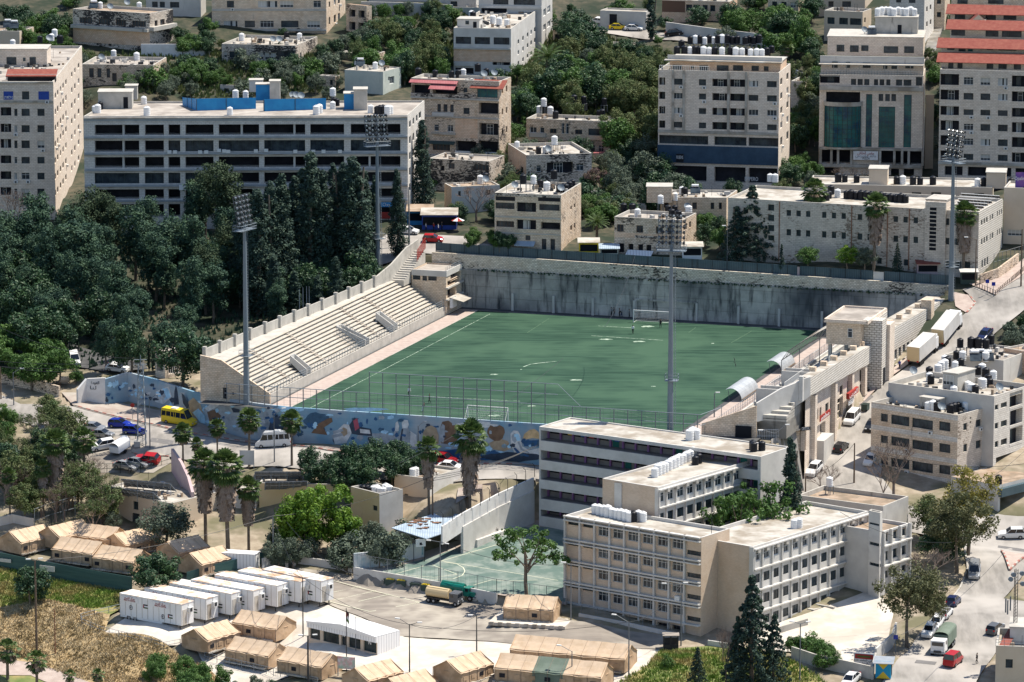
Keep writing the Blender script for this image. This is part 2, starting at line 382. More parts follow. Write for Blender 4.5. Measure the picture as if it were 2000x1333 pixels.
# ---------------- faces of buildings ----------------
class Face:
 def __init__(s,a,b,z0,z1):  # a left end, b right end seen from outside
  s.a=Vector((a[0],a[1],0));s.b=Vector((b[0],b[1],0));s.d=(s.b-s.a).normalized();s.L=(s.b-s.a).length
  s.n=Vector((s.d.y,-s.d.x,0));s.z0=z0;s.z1=z1;s.ang=math.atan2(s.d.y,s.d.x);s.op=[]
 def uz(s,x,y):  # pixel -> position on this face
  d=ray(x,y);c=Vector((0,CY,CZ));k=(s.a-Vector((0,CY,0))).dot(s.n)/(d.x*s.n.x+d.y*s.n.y);p=c+d*k
  return(p-s.a).dot(s.d),p.z
 def zy(s,x,y):return s.uz(x,y)[1]
 def ux(s,x,z):
  lo,hi=-5.0,s.L+5
  f=lambda u:proj(s.pt(u,z))[0]-x
  if f(lo)>f(hi):return s.uz(x,666)[0]
  for _ in range(24):
   m_=(lo+hi)/2
   if f(m_)<0:lo=m_
   else:hi=m_
  return(lo+hi)/2
 def pt(s,u,z,out=0.0):
  p=s.a+s.d*u+s.n*out;return Vector((p.x,p.y,z))
 def wall(s,mb,m=0,mi=1):
  us={0.0,s.L};zs={s.z0,s.z1};ops=[]
  for(u0,u1,z0,z1,dep,kind)in s.op:
   u0=max(.05,u0);u1=min(s.L-.05,u1);z0=max(z0,s.z0+.02);z1=min(z1,s.z1-.02)
   if u1-u0<.15 or z1-z0<.15:continue
   ops.append((u0,u1,z0,z1,dep,kind));us|={u0,u1};zs|={z0,z1}
  us=sorted(us);zs=sorted(zs)
  for i in range(len(us)-1):
   run=None
   for j in range(len(zs)-1):
    uc=(us[i]+us[i+1])/2;zc=(zs[j]+zs[j+1])/2
    hole=any(o[0]<uc<o[1]and o[2]<zc<o[3]for o in ops)
    if not hole and run is None:run=zs[j]
    if hole and run is not None:
     mb.poly([s.pt(us[i],run),s.pt(us[i+1],run),s.pt(us[i+1],zs[j]),s.pt(us[i],zs[j])],m);run=None
   if run is not None:mb.poly([s.pt(us[i],run),s.pt(us[i+1],run),s.pt(us[i+1],s.z1),s.pt(us[i],s.z1)],m)
  for(u0,u1,z0,z1,dep,kind)in ops:
   I=-dep;q=lambda u,z,o=0:s.pt(u,z,o)
   mb.poly([q(u0,z0),q(u1,z0),q(u1,z0,I),q(u0,z0,I)],m);mb.poly([q(u0,z1,I),q(u1,z1,I),q(u1,z1),q(u0,z1)],m)
   mb.poly([q(u0,z0,I),q(u0,z1,I),q(u0,z1),q(u0,z0)],m);mb.poly([q(u1,z0),q(u1,z1),q(u1,z1,I),q(u1,z0,I)],m)
   if kind in('g','b','a'):mb.poly([q(u0,z0,I),q(u1,z0,I),q(u1,z1,I),q(u0,z1,I)],mi)
   else:mb.poly([q(u0,z0,I-.14),q(u1,z0,I-.14),q(u1,z1,I-.14),q(u0,z1,I-.14)],mi)
  s.ops=ops
 def slab(s,mb,u0,u1,z0,z1,o0,o1,m=0):
  p=[s.pt(u0,z0,o1),s.pt(u1,z0,o1),s.pt(u1,z0,o0),s.pt(u0,z0,o0)];k=len(mb.v)
  mb.v.extend([tuple(x)for x in p]);mb.v.extend([(x.x,x.y,z1)for x in p])
  for f in((3,2,1,0),(4,5,6,7),(0,1,5,4),(1,2,6,5),(2,3,7,6),(3,0,4,7)):mb.f.append(tuple(k+i for i in f));mb.m.append(m)
BL={}
def colx(px,z,p0,d):  # length along plan direction d from p0 (at height z) where the picture column px is met
 k=(px-1000)/FPX
 # X = k*((Y-CY)*cT-(z-CZ)*sT)
 den=d[0]-k*cT*d[1]
 return(k*((p0[1]-CY)*cT-(z-CZ)*sT)-p0[0])/den
def bld(key,name,cat,desc,place_,B,A,C,walls='stone_cream',roof='roof_pale',ops=(),par=.6,prim='L',wallR=None,dL=None,dR=None,bands=(),trim='concrete',zt=None,zb=None,group=None,gz=None):
 if gz is not None:g=P(B[0],B[2],gz)
 else:g=gp(B[0],B[2])
 t=PY(B[0],B[1],g.y)if zt is None else P(B[0],B[1],zt)
 z1=t.z;b=Vector((t.x,t.y))
 if prim=='L':
  a=P(A[0],A[1],z1).xy;d=(a-b);LL=d.length;d.normalize();e=Vector((d.y,-d.x))
  LR=dR if dR else colx(C[0],z1,b,e)
  if not 1.5<LR<60:q=P(C[0],C[1],z1).xy-b;LR=q.length;e=q.normalized()
  c=b+e*LR
 else:
  c=P(C[0],C[1],z1).xy;e=c-b;LR=e.length;e.normalize();d=Vector((-e.y,e.x))
  LL=dL if dL else colx(A[0],z1,b,d)
  if not 1.5<LL<60:q=P(A[0],A[1],z1).xy-b;LL=q.length;d=q.normalized()
  a=b+d*LL
 if LL<0 or LR<0 or LL>120 or LR>120:print('BLD?',key,round(LL,1),round(LR,1))
 dd=a+c-b
 z0=min([h(*q)for q in(a,b,c,dd)]+[g.z])-.6 if zb is None else zb
 org=(b.x,b.y,z0)
 root=empty(name,org);reg(root,cat,desc,place_,group)
 F={'L':Face(a,b,z0,z1),'R':Face(b,c,z0,z1),'X':Face(c,dd,z0,z1),'Y':Face(dd,a,z0,z1)}
 info=dict(root=root,org=org,F=F,z0=z0,z1=z1,zr=z1-par,a=a,b=b,c=c,d=dd,g=g.z,LL=LL,LR=LR);BL[key]=info
 wins=[];bal=[]
 for o in ops:
  fk,kind,xs,ys,xr=o[:5];f=F[fk];dep=o[5]if len(o)>5 else(.22 if kind not in 'gba' else 1.3)
  for(y0,y1)in ys:
   zt_,zb_=f.zy(xr,y0),f.zy(xr,y1)
   for(x0,x1)in xs:
    u0,u1=f.ux(x0,(zt_+zb_)/2),f.ux(x1,(zt_+zb_)/2)
    if u1<u0:u0,u1=u1,u0
    kk=kind
    if kind=='q':kk=rnd.choice('ddwvcsvd')
    f.op.append((u0,u1,zb_,zt_,dep,kk))
 wr=wallR or walls
 for k,f in F.items():
  mb=MB();mname=walls if k in 'LX' else wr
  f.wall(mb,0,1)
  mb.build('wall',[mname,'interior'],root,org)
  for(u0,u1,za,zb_,dep,kk)in f.ops:
   if kk in('g','a'):continue
   if kk=='b':
    r_=MB();f.slab(r_,u0,u1,za,za+.12,-.02,.05);hgt=min(.4,(zb_-za)*.2)
    r_2=MB();f.slab(r_2,u0,u1,za,za+hgt,-.12,.04)
    r_2.build('balcony_parapet',[mname],root,org)
    # window deep in the loggia
    w_=(u1-u0)*.35
    add_window(root,org,f.pt(u0+(u1-u0)*rnd.uniform(.15,.45),za+.1,-dep+.1),f.ang,w_,(zb_-za)*.85,rnd.choice('wdc'))
    continue
   add_window(root,org,f.pt(u0,za,-dep),f.ang,u1-u0,zb_-za,kk)
 # roof deck and parapet
 mb=MB();zr=z1-par;q=[Vector((p.x,p.y,zr))for p in(b,c,dd,a)];mb.poly(q,0)
 mb.build('roof',[roof],root,org)
 if par>.1:
  mb=MB();cen=(a+c)/2;th=.28;ring=[b,c,dd,a]
  inn=[]
  for i in range(4):
   p0,p1,p2=ring[i-1],ring[i],ring[(i+1)%4]
   inn.append(p1+((p0-p1).normalized()+(p2-p1).normalized())*th)
  for i in range(4):
   j=(i+1)%4
   mb.poly([(inn[j].x,inn[j].y,zr),(inn[i].x,inn[i].y,zr),(inn[i].x,inn[i].y,z1+.05),(inn[j].x,inn[j].y,z1+.05)],0)
   mb.poly([(ring[i].x,ring[i].y,z1+.05),(ring[j].x,ring[j].y,z1+.05),(inn[j].x,inn[j].y,z1+.05),(inn[i].x,inn[i].y,z1+.05)],0)
   mb.poly([(ring[i].x,ring[i].y,z1),(ring[j].x,ring[j].y,z1),(ring[j].x,ring[j].y,z1+.05),(ring[i].x,ring[i].y,z1+.05)],0)
  mb.build('parapet',[trim],root,org)
 if any(k_ in name for k_ in('house','shack','hut','apartment'))and par>.15:
  mb=MB()
  for i in range(int(min(40,LL*LR*.12))):
   q_=b+(a-b)*rnd.uniform(.06,.92)+(c-b)*rnd.uniform(.1,.9);s_=rnd.uniform(.15,.6);T=Matrix.Translation((q_.x,q_.y,zr))@ Matrix.Rotation(rnd.random()*3,4,'Z');mb.box(-s_,-s_*.5,0,s_,s_*.5,rnd.uniform(.15,.9),rnd.randint(0,3),T)
  for i in range(5):q_=b+(a-b)*rnd.uniform(.06,.92)+(c-b)*rnd.uniform(.1,.9);mb.tube((q_.x,q_.y,zr),(q_.x,q_.y,zr+rnd.uniform(1,2.2)),.03,n=4,m=3)
  mb.build('roof_clutter',['concrete','roof_brown','plaster_grey','dark_metal'],root,org)['kind']='stuff'
 if 'apartment' in name and F['L'].ops:
  for fk in('L','R'):
   w_s=[o_ for o_ in F[fk].ops if o_[5]not in 'gab']
   for o_ in rnd.sample(w_s,min(7,len(w_s)//3)):
    mb=MB();f=F[fk];u_=o_[1]+.15;z_=o_[2]-.75;f.slab(mb,u_-.9,u_-.1,z_,z_+.55,.05,.4,0);f.slab(mb,u_-.7,u_-.3,z_+.1,z_+.45,.4,.41,1);mb.build('air_conditioner',['frame_white','dark_metal'],root,org)
 for o in bands:  # (face, name, xref, y0, y1, out, mat[, x0, x1])
  f=F[o[0]];mb=MB();za,zb_=f.zy(o[2],o[4]),f.zy(o[2],o[3])
  u0,u1=(0,f.L)if len(o)<9 else(f.ux(o[7],za),f.ux(o[8],za))
  f.slab(mb,u0+.003,u1-.003,za,zb_,-.01,o[5]);mb.build(o[1],[o[6]],root,org)
 return info
def pilasters(bi,fk,xs,w,y0,y1,xr,out,m,name='column'):
 f=bi['F'][fk];za,zb_=f.zy(xr,y1),f.zy(xr,y0)
 for x in xs:
  u=f.ux(x,(za+zb_)/2);mb=MB();f.slab(mb,u-w/2,u+w/2,za,zb_,-.01,out);mb.build(name,[m],bi['root'],bi['org'])
def sub_box(bi,name,x0,x1,ytop,ybase,dep,m,roofm='roof_pale',z=None,ang=None,win=()):
 """a stair head or shed on the roof, part of its building: front bottom edge from x0 to x1 at picture row ybase"""
 z=bi['zr']if z is None else z
 p=P(x0,ybase,z);f=bi['F']['L']if ang is None else None
 d=(bi['F'][ang or 'L'].d).xy;L=abs(colx(x1,z,p.xy,d));e=Vector((-d.y,d.x));e=e if e.y>0 else-e
 zt=PY(x0,ytop,p.y).z;b=p.xy+d*L
 mb=MB();mb.prism([p.xy,b,b+e*dep,p.xy+e*dep],z-.02,zt,0,1);o=mb.build(name,[m,roofm],bi['root'],bi['org'])
 mb=MB();q=[p.xy-d*.15-e*.15,b+d*.15-e*.15,b+d*.15+e*(dep+.15),p.xy-d*.15+e*(dep+.15)];mb.prism(q,zt+.003,zt+.16,0);mb.build('roof_slab',['concrete'],bi['root'],bi['org'])
 F=Face(p.xy,b,z,zt)
 for(xa,xb,ya,yb,kind)in win:
  u0,u1=F.ux(xa,z+1),F.ux(xb,z+1);za,zb_=F.zy((xa+xb)/2,yb),F.zy((xa+xb)/2,ya)
  if kind=='door':q=MB();F.slab(q,u0,u1,max(za,z),zb_,-.02,.02);q.build('door',['void'],bi['root'],bi['org'])
  else:add_window(bi['root'],bi['org'],F.pt(u0,za,.07),F.ang,u1-u0,zb_-za,kind)
 return F,zt
# ---------------- ground ----------------
LOW=[]
def sheet(name,pts,m,dz=.06,step=2.2,low=True,kind='structure'):
 bm=bmesh.new();vs=[bm.verts.new((p[0],p[1],0))for p in pts];f=bm.faces.new(vs);f.normal_update()
 if f.normal.z<0:f.normal_flip()
 xs=[p[0]for p in pts];ys=[p[1]for p in pts]
 for ax,lo,hi in((0,min(xs),max(xs)),(1,min(ys),max(ys))):
  t=lo+step
  while t<hi:
   co=[0,0,0];no=[0,0,0];co[ax]=t;no[ax]=1
   bmesh.ops.bisect_plane(bm,geom=bm.verts[:]+bm.edges[:]+bm.faces[:],plane_co=co,plane_no=no);t+=step
 bmesh.ops.triangulate(bm,faces=[f for f in bm.faces if len(f.verts)>4])
 X=np.array([v.co.x for v in bm.verts]);Y=np.array([v.co.y for v in bm.verts]);cx,cy=X.mean(),Y.mean()
 Z=H(cx+(X-cx)*.9995,cy+(Y-cy)*.9995)+dz
 if 'court' in name:Z=CA+CB*Y+dz
 for v,z in zip(bm.verts,Z):v.co.z=z
 me=bpy.data.meshes.new(name);bm.to_mesh(me);bm.free();me.materials.append(MATS[m])
 o=bpy.data.objects.new(name,me);sc.collection.objects.link(o);struct(o,kind)
 if low:LOW.append([(p[0],p[1])for p in pts])
 return o
def W(pp,z=None):return[(gp(x,y)if z is None else P(x,y,z)).xy for x,y in pp]
roadA=W([(1500,935),(1560,897),(1620,853),(1668,803),(1720,756),(1790,704),(1850,652),(1886,612),(1905,594),(1893,576),(1880,566),(1905,560),(1945,570),(2030,505),(2060,560),(1940,655),(1865,712),(1805,765),(1760,815),(1730,860),(1720,930),(1760,985),(1850,1010),(1950,1005),(2050,1010),(2050,1090),(2005,1115),(1960,1170),(2040,1180),(1985,1240),(1945,1275),(1900,1345),(1715,1345),(1740,1310),(1790,1245),(1840,1190),(1875,1150),(1890,1110),(1880,1060),(1700,1030),(1620,1000),(1500,1010)])
sheet('road',roadA,'asphalt',.06)
sheet('avenue',W([(-40,750),(40,790),(145,795),(240,820),(345,845),(500,868),(640,882),(1000,909),(1080,916),(1500,935),(1500,985),(1060,950),(850,944),(700,936),(500,912),(330,893),(200,905),(120,900),(100,860),(60,830),(-40,800)]),'asphalt',.06)
sheet('car_park',W([(130,858),(205,850),(330,893),(335,905),(300,925),(180,925),(120,905)]),'lot',.10,low=False)
sheet('pavement',W([(120,768),(200,775),(280,796),(400,832),(470,856),(600,872),(930,902),(1060,912),(1000,909),(640,882),(500,868),(345,845),(240,820),(145,795)]),'brick_paving',.14)
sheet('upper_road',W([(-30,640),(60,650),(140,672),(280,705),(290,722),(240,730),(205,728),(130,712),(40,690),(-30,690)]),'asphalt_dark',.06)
sheet('street',W([(760,455),(905,462),(960,480),(1010,500),(800,492),(770,510),(740,520),(700,510)]),'asphalt',.06)
sheet('hill_street',W([(1150,40),(1280,62),(1360,75),(1360,84),(1200,68),(1130,60)]),'asphalt',.08)
sheet('lane',W([(1150,370),(1430,395),(1600,365),(1840,352),(2050,352),(2050,375),(1840,372),(1600,400),(1420,420),(1150,395)]),'asphalt_dark',.06)
sheet('side_pavement',W([(1566,893),(1620,850),(1668,800),(1720,753),(1790,701),(1850,648),(1845,640),(1780,690),(1712,742),(1655,786),(1600,838),(1545,885)]),'pavement',.14)
sheet('school_yard',W([(1474,1262),(1478,1238),(1530,1214),(1703,1152),(1720,1160),(1745,1200),(1735,1250),(1700,1300),(1640,1290),(1560,1275)]),'slab_pale',.06)
sheet('yard',W([(580,1110),(690,1126),(857,1156),(970,1180),(1110,1212),(1310,1243),(1300,1268),(1180,1262),(1000,1258),(870,1248),(780,1243),(720,1212),(640,1180),(560,1150)]),'lot',.06)
sheet('paved_yard',W([(380,1262),(500,1225),(640,1182),(720,1214),(790,1245),(880,1251),(1010,1260),(1290,1270),(1265,1300),(1200,1345),(450,1345),(400,1300)]),'slab_pale',.06)
sheet('trailer_yard',W([(205,1236),(250,1205),(480,1170),(560,1150),(636,1180),(560,1215),(380,1262),(330,1262)]),'slab_pale',.07)
sheet('park_path',W([(-30,1286),(75,1297),(125,1312),(190,1340),(110,1340),(60,1320),(-30,1318)]),'pavement',.08)
sheet('grass_slope',W([(-30,1098),(60,1118),(250,1150),(246,1185),(215,1202),(170,1190),(90,1170),(-30,1190)]),'green_grass',.10)
sheet('dry_slope',W([(-30,1190),(90,1170),(170,1190),(215,1202),(205,1236),(330,1264),(400,1300),(450,1345),(190,1342),(125,1312),(75,1297),(-30,1286)]),'dry_grass',.10)
sheet('verge',W([(-30,1320),(60,1321),(110,1342),(-30,1345)]),'green_grass',.10)
sheet('weedy_bank',W([(1265,1300),(1290,1270),(1400,1262),(1480,1268),(1560,1300),(1620,1345),(1200,1345)]),'green_grass',.10)
sheet('forecourt',W([(285,722),(400,735),(400,772),(375,764),(300,740)],.0),'brick_paving',.03,low=False)
sheet('lower_pavement',W([(895,955),(1000,962),(1050,968),(1030,985),(950,995),(890,985)]),'brick_paving',.08)
sheet('triangle_island',W([(1956,1078),(2010,1086),(1972,1116)]),'pavement',.2,low=False)
sheet('corner_pavement',W([(1892,578),(1904,592),(1886,612),(1866,600),(1862,572)]),'pavement',.18,low=False)
sheet('island_pavement',W([(1906,562),(1945,578),(1990,545),(2030,500),(2010,500),(1935,545),(1890,555)]),'pavement',.18,low=False)
sheet('sports_court',[PC(x,y).xy for x,y in[(738,1118),(857,1138),(968,1159),(1104,1176),(1104,1030),(1010,1030),(845,1088)]],'court',.03,low=False,step=8)
sheet('court_border',[PC(x,y).xy for x,y in[(692,1112),(857,1139.5),(969,1161.5),(1106,1182),(1106,1014),(1000,1020),(835,1076)]],'brick_paving',.015,low=False,step=8)
# football field
def uvq(name,u0,v0,u1,v1,m,z):
 b=MB();b.poly([S(u0,v1,z),S(u1,v1,z),S(u1,v0,z),S(u0,v0,z)]);o=b.build(name,[m]);return struct(o)
uvq('stadium_base',-53,-6.5,48.5,100.3,'asphalt_dark',.01)
uvq('stand_base',48.5,-6.5,53,90,'asphalt_dark',.012)
uvq('turf',-36.5,-2.6,34.2,100.3,'turf',.04)
uvq('running_track',-40.3,-3.5,-36.5,100.3,'pavement',.035)
uvq('side_track',35.2,5,41,100.3,'pavement',.035)
uvq('touchline_kerb',-36.5,-2.6,-36.3,100.3,'roof_pale',.07);uvq('goal_end_kerb',-36.3,-2.85,34.2,-2.62,'roof_pale',.07)
def mark(name,pts,wd,z=.048,m='line_white'):
 b=MB()
 for a,c in zip(pts,pts[1:]):
  d=(c-a);d.z=0;d.normalize();n=Vector((-d.y,d.x,0))*wd/2
  b.poly([a-n,c-n,c+n,a+n])
 o=b.build(name,[m]);return struct(o)
def pl(pp,z=.048):return[P(x,y,z)for x,y in pp]
mark('pitch_line',[S(-32.9,0,.048),S(-32.9,98.6,.048)],.13)
for seg in([(1073,622),(1030,650)],[(1169,637),(1240,641)],[(1155,656),(1295,665)],[(1468,647),(1428,670)],[(1359,640),(1345,650)],[(949,614),(962,616)],
   [(760,770),(832,774.5),(1016,784)],[(1170,795),(1300,822)],[(1500,674),(1545,680)]):
 mark('pitch_line',pl(seg),.22 if seg[0][0]in(1155,1169)else .16,m='line_white' if seg[0][0]in(1155,1169,760)else 'line_faint')
mark('pitch_line',pl([(1022,717),(1035,712),(1052,709.5),(1088,706)]),.3)
for x,y,a,b_ in[(1265,638,13,1.5),(1248,667.5,12,1.2),(1183,663,14,1.0),(1125,742.5,12,1.0),(965,731.5,8,.7),(1038,793,8,1.3),(1018,722,1.8,.8),(1276,755,5,.7),(1392,671,3,.6),(1300,630,9,.8),(965,812,12,1.4)]:
 b=MB();n=14;b.poly([P(x+a*math.cos(2*math.pi*i/n)*(1+.2*math.sin(5*i)),y-b_*math.sin(2*math.pi*i/n)*(1+.3*math.sin(3*i)),.052)for i in range(n)][::1])
 struct(b.build('worn_patch',['line_white']))
def kerb(name,pxs,m1,m2,hgt=.16,L_=1.0):
 mb=MB();k=0;pts=[gp(*q)for q in pxs]
 for a,b in zip(pts,pts[1:]):
  n=max(1,round((b-a).length/L_));d=(b-a)/n;e=Vector((-d.y,d.x,0)).normalized()*.14
  for i in range(n):p,q=a+d*i,a+d*(i+.97);z=h(p.x,p.y)+.1;z2=h(q.x,q.y)+.1;k+=1;c=[p-e,q-e,q+e,p+e];zz=[z,z2,z2,z];c=[Vector((v.x,v.y,w_))for v,w_ in zip(c,zz)];t_=[v+Vector((0,0,hgt))for v in c];mb.poly(t_,k%2);[mb.poly([c[j],c[(j+1)%4],t_[(j+1)%4],t_[j]],k%2)for j in range(4)]
 struct(mb.build(name,[m1,m2],None,pts[0],uv=False))
mat('kerb_red',(.34,.10,.08),(.42,.22,.18),2)
kerb('kerb',[(145,793),(240,818),(345,843),(500,866),(640,881),(1000,908)],'kerb_red','roof_pale');kerb('kerb',[(1600,838),(1655,789),(1712,744),(1780,692),(1846,645)],'tank_black','roof_pale')
kerb('kerb',[(1893,578),(1905,593),(1888,612)],'kerb_red','roof_pale');kerb('kerb',[(1956,1078),(1972,1116),(2006,1088)],'kerb_red','roof_pale',.3);kerb('kerb',[(1840,1190),(1875,1150),(1890,1112),(1884,1075)],'roof_pale','concrete')
kerb('kerb',[(160,826),(175,832)],'kerb_red','roof_pale');kerb('kerb',[(258,885),(275,892),(330,893)],'kerb_red','roof_pale')
for q_ in([(1655,795),(1700,770),(1706,776),(1664,806)],[(296,856),(340,862),(336,870),(292,864)],[(1950,1066),(2005,1074),(2005,1080),(1948,1071)],[(1790,1290),(1830,1294),(1826,1300),(1786,1296)],[(640,893),(700,899),(697,905),(636,900)],[(1610,880),(1630,868),(1634,874),(1615,888)]):sheet('road_patch',W(q_),'asphalt_patch',.075,low=False)
# court markings
cz=-16.955
def cl(pp,wd=.14):mark('court_line',[PC(x,y,.045)for x,y in pp],wd,m='court_line')
cl([(770,1122),(862,1096),(985,1060),(1050,1040)]);cl([(862,1096),(995,1118),(1090,1134)]);cl([(843,1103),(893,1122),(848,1128),(775,1122)])
cl([(868,1098),(893,1102),(905,1109),(908,1116),(903,1124),(885,1131),(845,1132),(775,1124)]);cl([(1050,1133),(1000,1135),(960,1133),(925,1143)])
b_=[(630,1134),(815,1177)]
for seg in([(645,1134),(820,1178),(722,1196),(640,1175)],[(735,1155),(650,1174)],[(760,1162),(700,1176)],[(705,1147),(640,1160)]):
 mark('yard_line',[gp(x,y)+Vector((0,0,.09))for x,y in seg],.16,m='court_line')
# terrain sheet
def terrain():
 xs=np.arange(-150,150.1,1.0);ys=np.concatenate([np.arange(-215,60,1.0),np.arange(60,330,2.0),np.arange(330,900,30)])
 X,Y=np.meshgrid(xs,ys);sh=X.shape;X=X.ravel();Y=Y.ravel();Z=np.zeros(len(X))
 for i in range(0,len(X),20000):Z[i:i+20000]=H(X[i:i+20000],Y[i:i+20000])
 for poly in LOW:Z[inpoly(X,Y,poly)]-=.45
 Z[inpoly(X,Y,STAD)]-=.3;Z[inpoly(X,Y,COURT)]-=.1
 Z+=(np.sin(X*1.7+Y*.9)*np.cos(Y*1.3-X*.6))*.05
 nx,ny=len(xs),len(ys);idx=np.arange(nx*ny).reshape(ny,nx)
 q=np.stack([idx[:-1,:-1],idx[:-1,1:],idx[1:,1:],idx[1:,:-1]],-1).reshape(-1,4)
 me=bpy.data.meshes.new('ground');me.from_pydata(np.c_[X,Y,Z].tolist(),[],q.tolist())
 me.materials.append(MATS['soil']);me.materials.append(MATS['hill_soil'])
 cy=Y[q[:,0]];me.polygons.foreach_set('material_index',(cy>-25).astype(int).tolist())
 me.polygons.foreach_set('use_smooth',[True]*len(q));me.update()
 o=bpy.data.objects.new('ground',me);sc.collection.objects.link(o);struct(o)
terrain()
# ---------------- walls of the stadium ----------------
def wall_run(mb,pts,zb,zt,th=.4,m=0,out=True):
 """wall along plan points; zb/zt numbers or functions of the index"""
 for i,(a,c)in enumerate(zip(pts,pts[1:])):
  d=Vector((c[0]-a[0],c[1]-a[1])).normalized();n=Vector((-d.y,d.x))*th
  f=lambda q,k:q(k)if callable(q)else q
  z0a,z0b,z1a,z1b=f(zb,i),f(zb,i+1),f(zt,i),f(zt,i+1)
  A,B=Vector(a[:2]),Vector(c[:2]);k=len(mb.v)
  for p,za,zc in((A,z0a,z1a),(B,z0b,z1b),(B+n,z0b,z1b),(A+n,z0a,z1a)):mb.v.append((p.x,p.y,za));mb.v.append((p.x,p.y,zc))
  for q in((0,2,3,1),(2,4,5,3),(4,6,7,5),(6,0,1,7),(1,3,5,7),(0,6,4,2)):mb.f.append(tuple(k+i_ for i_ in q));mb.m.append(m)
# far retaining wall: concrete below, stone above, corrugated fence on top
t=empty('retaining_wall',S(0,-5.5));reg(t,'wall','long stained grey concrete wall with pale stone top course behind the far goal')
mb=MB();wall_run(mb,[S(-47,-5.5),S(57.5,-5.5)],-.3,lambda i:7.6,.8);mb.build('concrete_wall',['retain'],t,t.location)
mb=MB();pts=[S(-47,-5.9),S(57.5,-5.9)]
wall_run(mb,[(p.x,p.y)for p in pts],7.55,lambda i:(10.6,9.6)[i],.6);mb.build('stone_course',['stone_light'],t,t.location)
mb=MB()
for k in range(120):  # weeds along the ledge
 u=-37+k*.75+rnd.uniform(-.4,.4);s_=rnd.uniform(.15,.65)
 for q in range(14):
  p=S(u+rnd.gauss(0,.5*s_),-5.45+rnd.uniform(-.3,.25));p.z=7.6+rnd.uniform(-.5,.5)*s_
  a=Vector((rnd.gauss(0,1),rnd.gauss(0,1),rnd.gauss(0,1))).normalized()*.16;c=Vector((rnd.gauss(0,1),rnd.gauss(0,1),rnd.gauss(0,1))).normalized()*.16
  mb.poly([p-a,p+c,p+a,p-c])
o=mb.build('ledge_weeds',['leaf_dark'],None,(0,0,0),uv=False);o['kind']='stuff'
for k,px in enumerate([993,1072,1148,1228,1430,1509,1592]):
 z=3.6;p=P(px,612+(px-1000)*.0667,0);u=(p-S(0,0)).dot(Vector((cU,-sU,0)))
 mb=MB();a=S(u,-5.1);T=Matrix.Translation(a)@ Matrix.Rotation(-YAW,4,'Z');mb.box(-.22,-.25,-.1,.22,.1,3.4,0,T);mb.build('buttress',['plaster_grey'],t,t.location)
mb=MB()
for(x0,x1,y0,y1)in[(1228,1350,583,588)]:
 u0=(P(x0,612+(x0-1000)*.0667,0)-S(0,0)).dot(Vector((cU,-sU,0)));u1=(P(x1,612+(x1-1000)*.0667,0)-S(0,0)).dot(Vector((cU,-sU,0)))
 T=Matrix.Translation(S(0,-5.45))@ Matrix.Rotation(-YAW,4,'Z')
 mb.box(u0,-.15,3.4,u1,.1,3.75,0,T);mb.box(u0,-.25,0,u0+.4,.1,3.5,1,T);mb.box(u1-.4,-.25,0,u1,.1,3.5,1,T)
mb.build('frame_beam',['retain','plaster_grey'],t,t.location)
t=empty('corrugated_fence',S(0,-7));reg(t,'fence','blue grey corrugated metal fence on top of the stained stadium wall')
segs=[(-46.5,-12),(-11.9,7),(7.1,27),(27.6,42),(44.2,57)]
for k,(u0,u1)in enumerate(segs):
 mb=MB();f=lambda u:10.75-(u+38)/92*.9
 wall_run(mb,[S(u0,-7),S(u1,-7)],lambda i:f((u0,u1)[i])-.9,lambda i:f((u0,u1)[i])+1.55,.06);mb.build('sheet_panel',['sheet_fence'],t,t.location)
 mb=MB()
 u=u0
 while u<u1:
  p=S(u,-6.85);mb.tube((p.x,p.y,f(u)-.9),(p.x,p.y,f(u)+1.6),.05,n=5);u+=3.0
 mb.build('fence_post',['dark_metal'],t,t.location)
for(u0,u1,m)in[(27.05,27.55,'plaster_pink'),(42.05,44.15,'plaster_white')]:
 mb=MB();f=lambda u:10.75-(u+38)/92*.9
 wall_run(mb,[S(u0,-7),S(u1,-7)],f(u0)-.8,f(u0)+1.35,.06);mb.build('sheet_panel',[m],t,t.location)
# near wall with the mural
MW=[P(205,738,.5),P(250,729,.9),P(300,741,.5),P(375,765,.5),P(450,780,.5),P(500,788,.5)]+[S(u,100.6,.5)for u in(-36.6,-20,0,12,24,38)]
MWxy=[(p.x,p.y)for p in MW]
t=empty('mural_wall',MW[5]);reg(t,'wall','tall blue painted mural wall holding up the stadium along the avenue')
mb=MB();zbs=[h(p.x-.2,p.y-2.2)-.6 for p in MW];zts=[.2,1.0,.55,.5,.5,.5]+[.5]*6
wall_run(mb,MWxy,lambda i:zbs[i],lambda i:zts[i],.5)
mat('mural_paint',(.15,.29,.42),(.25,.42,.54),.2,uv=True,brick=(2.4,.9,(.75,.8,.85),.015,.06),c3=(.40,.45,.49),scale3=.11,lo=.3,hi=.7,detail=7,stain=((.12,.14,.16),.2))
mb.build('painted_face',['mural_paint'],t,t.location)
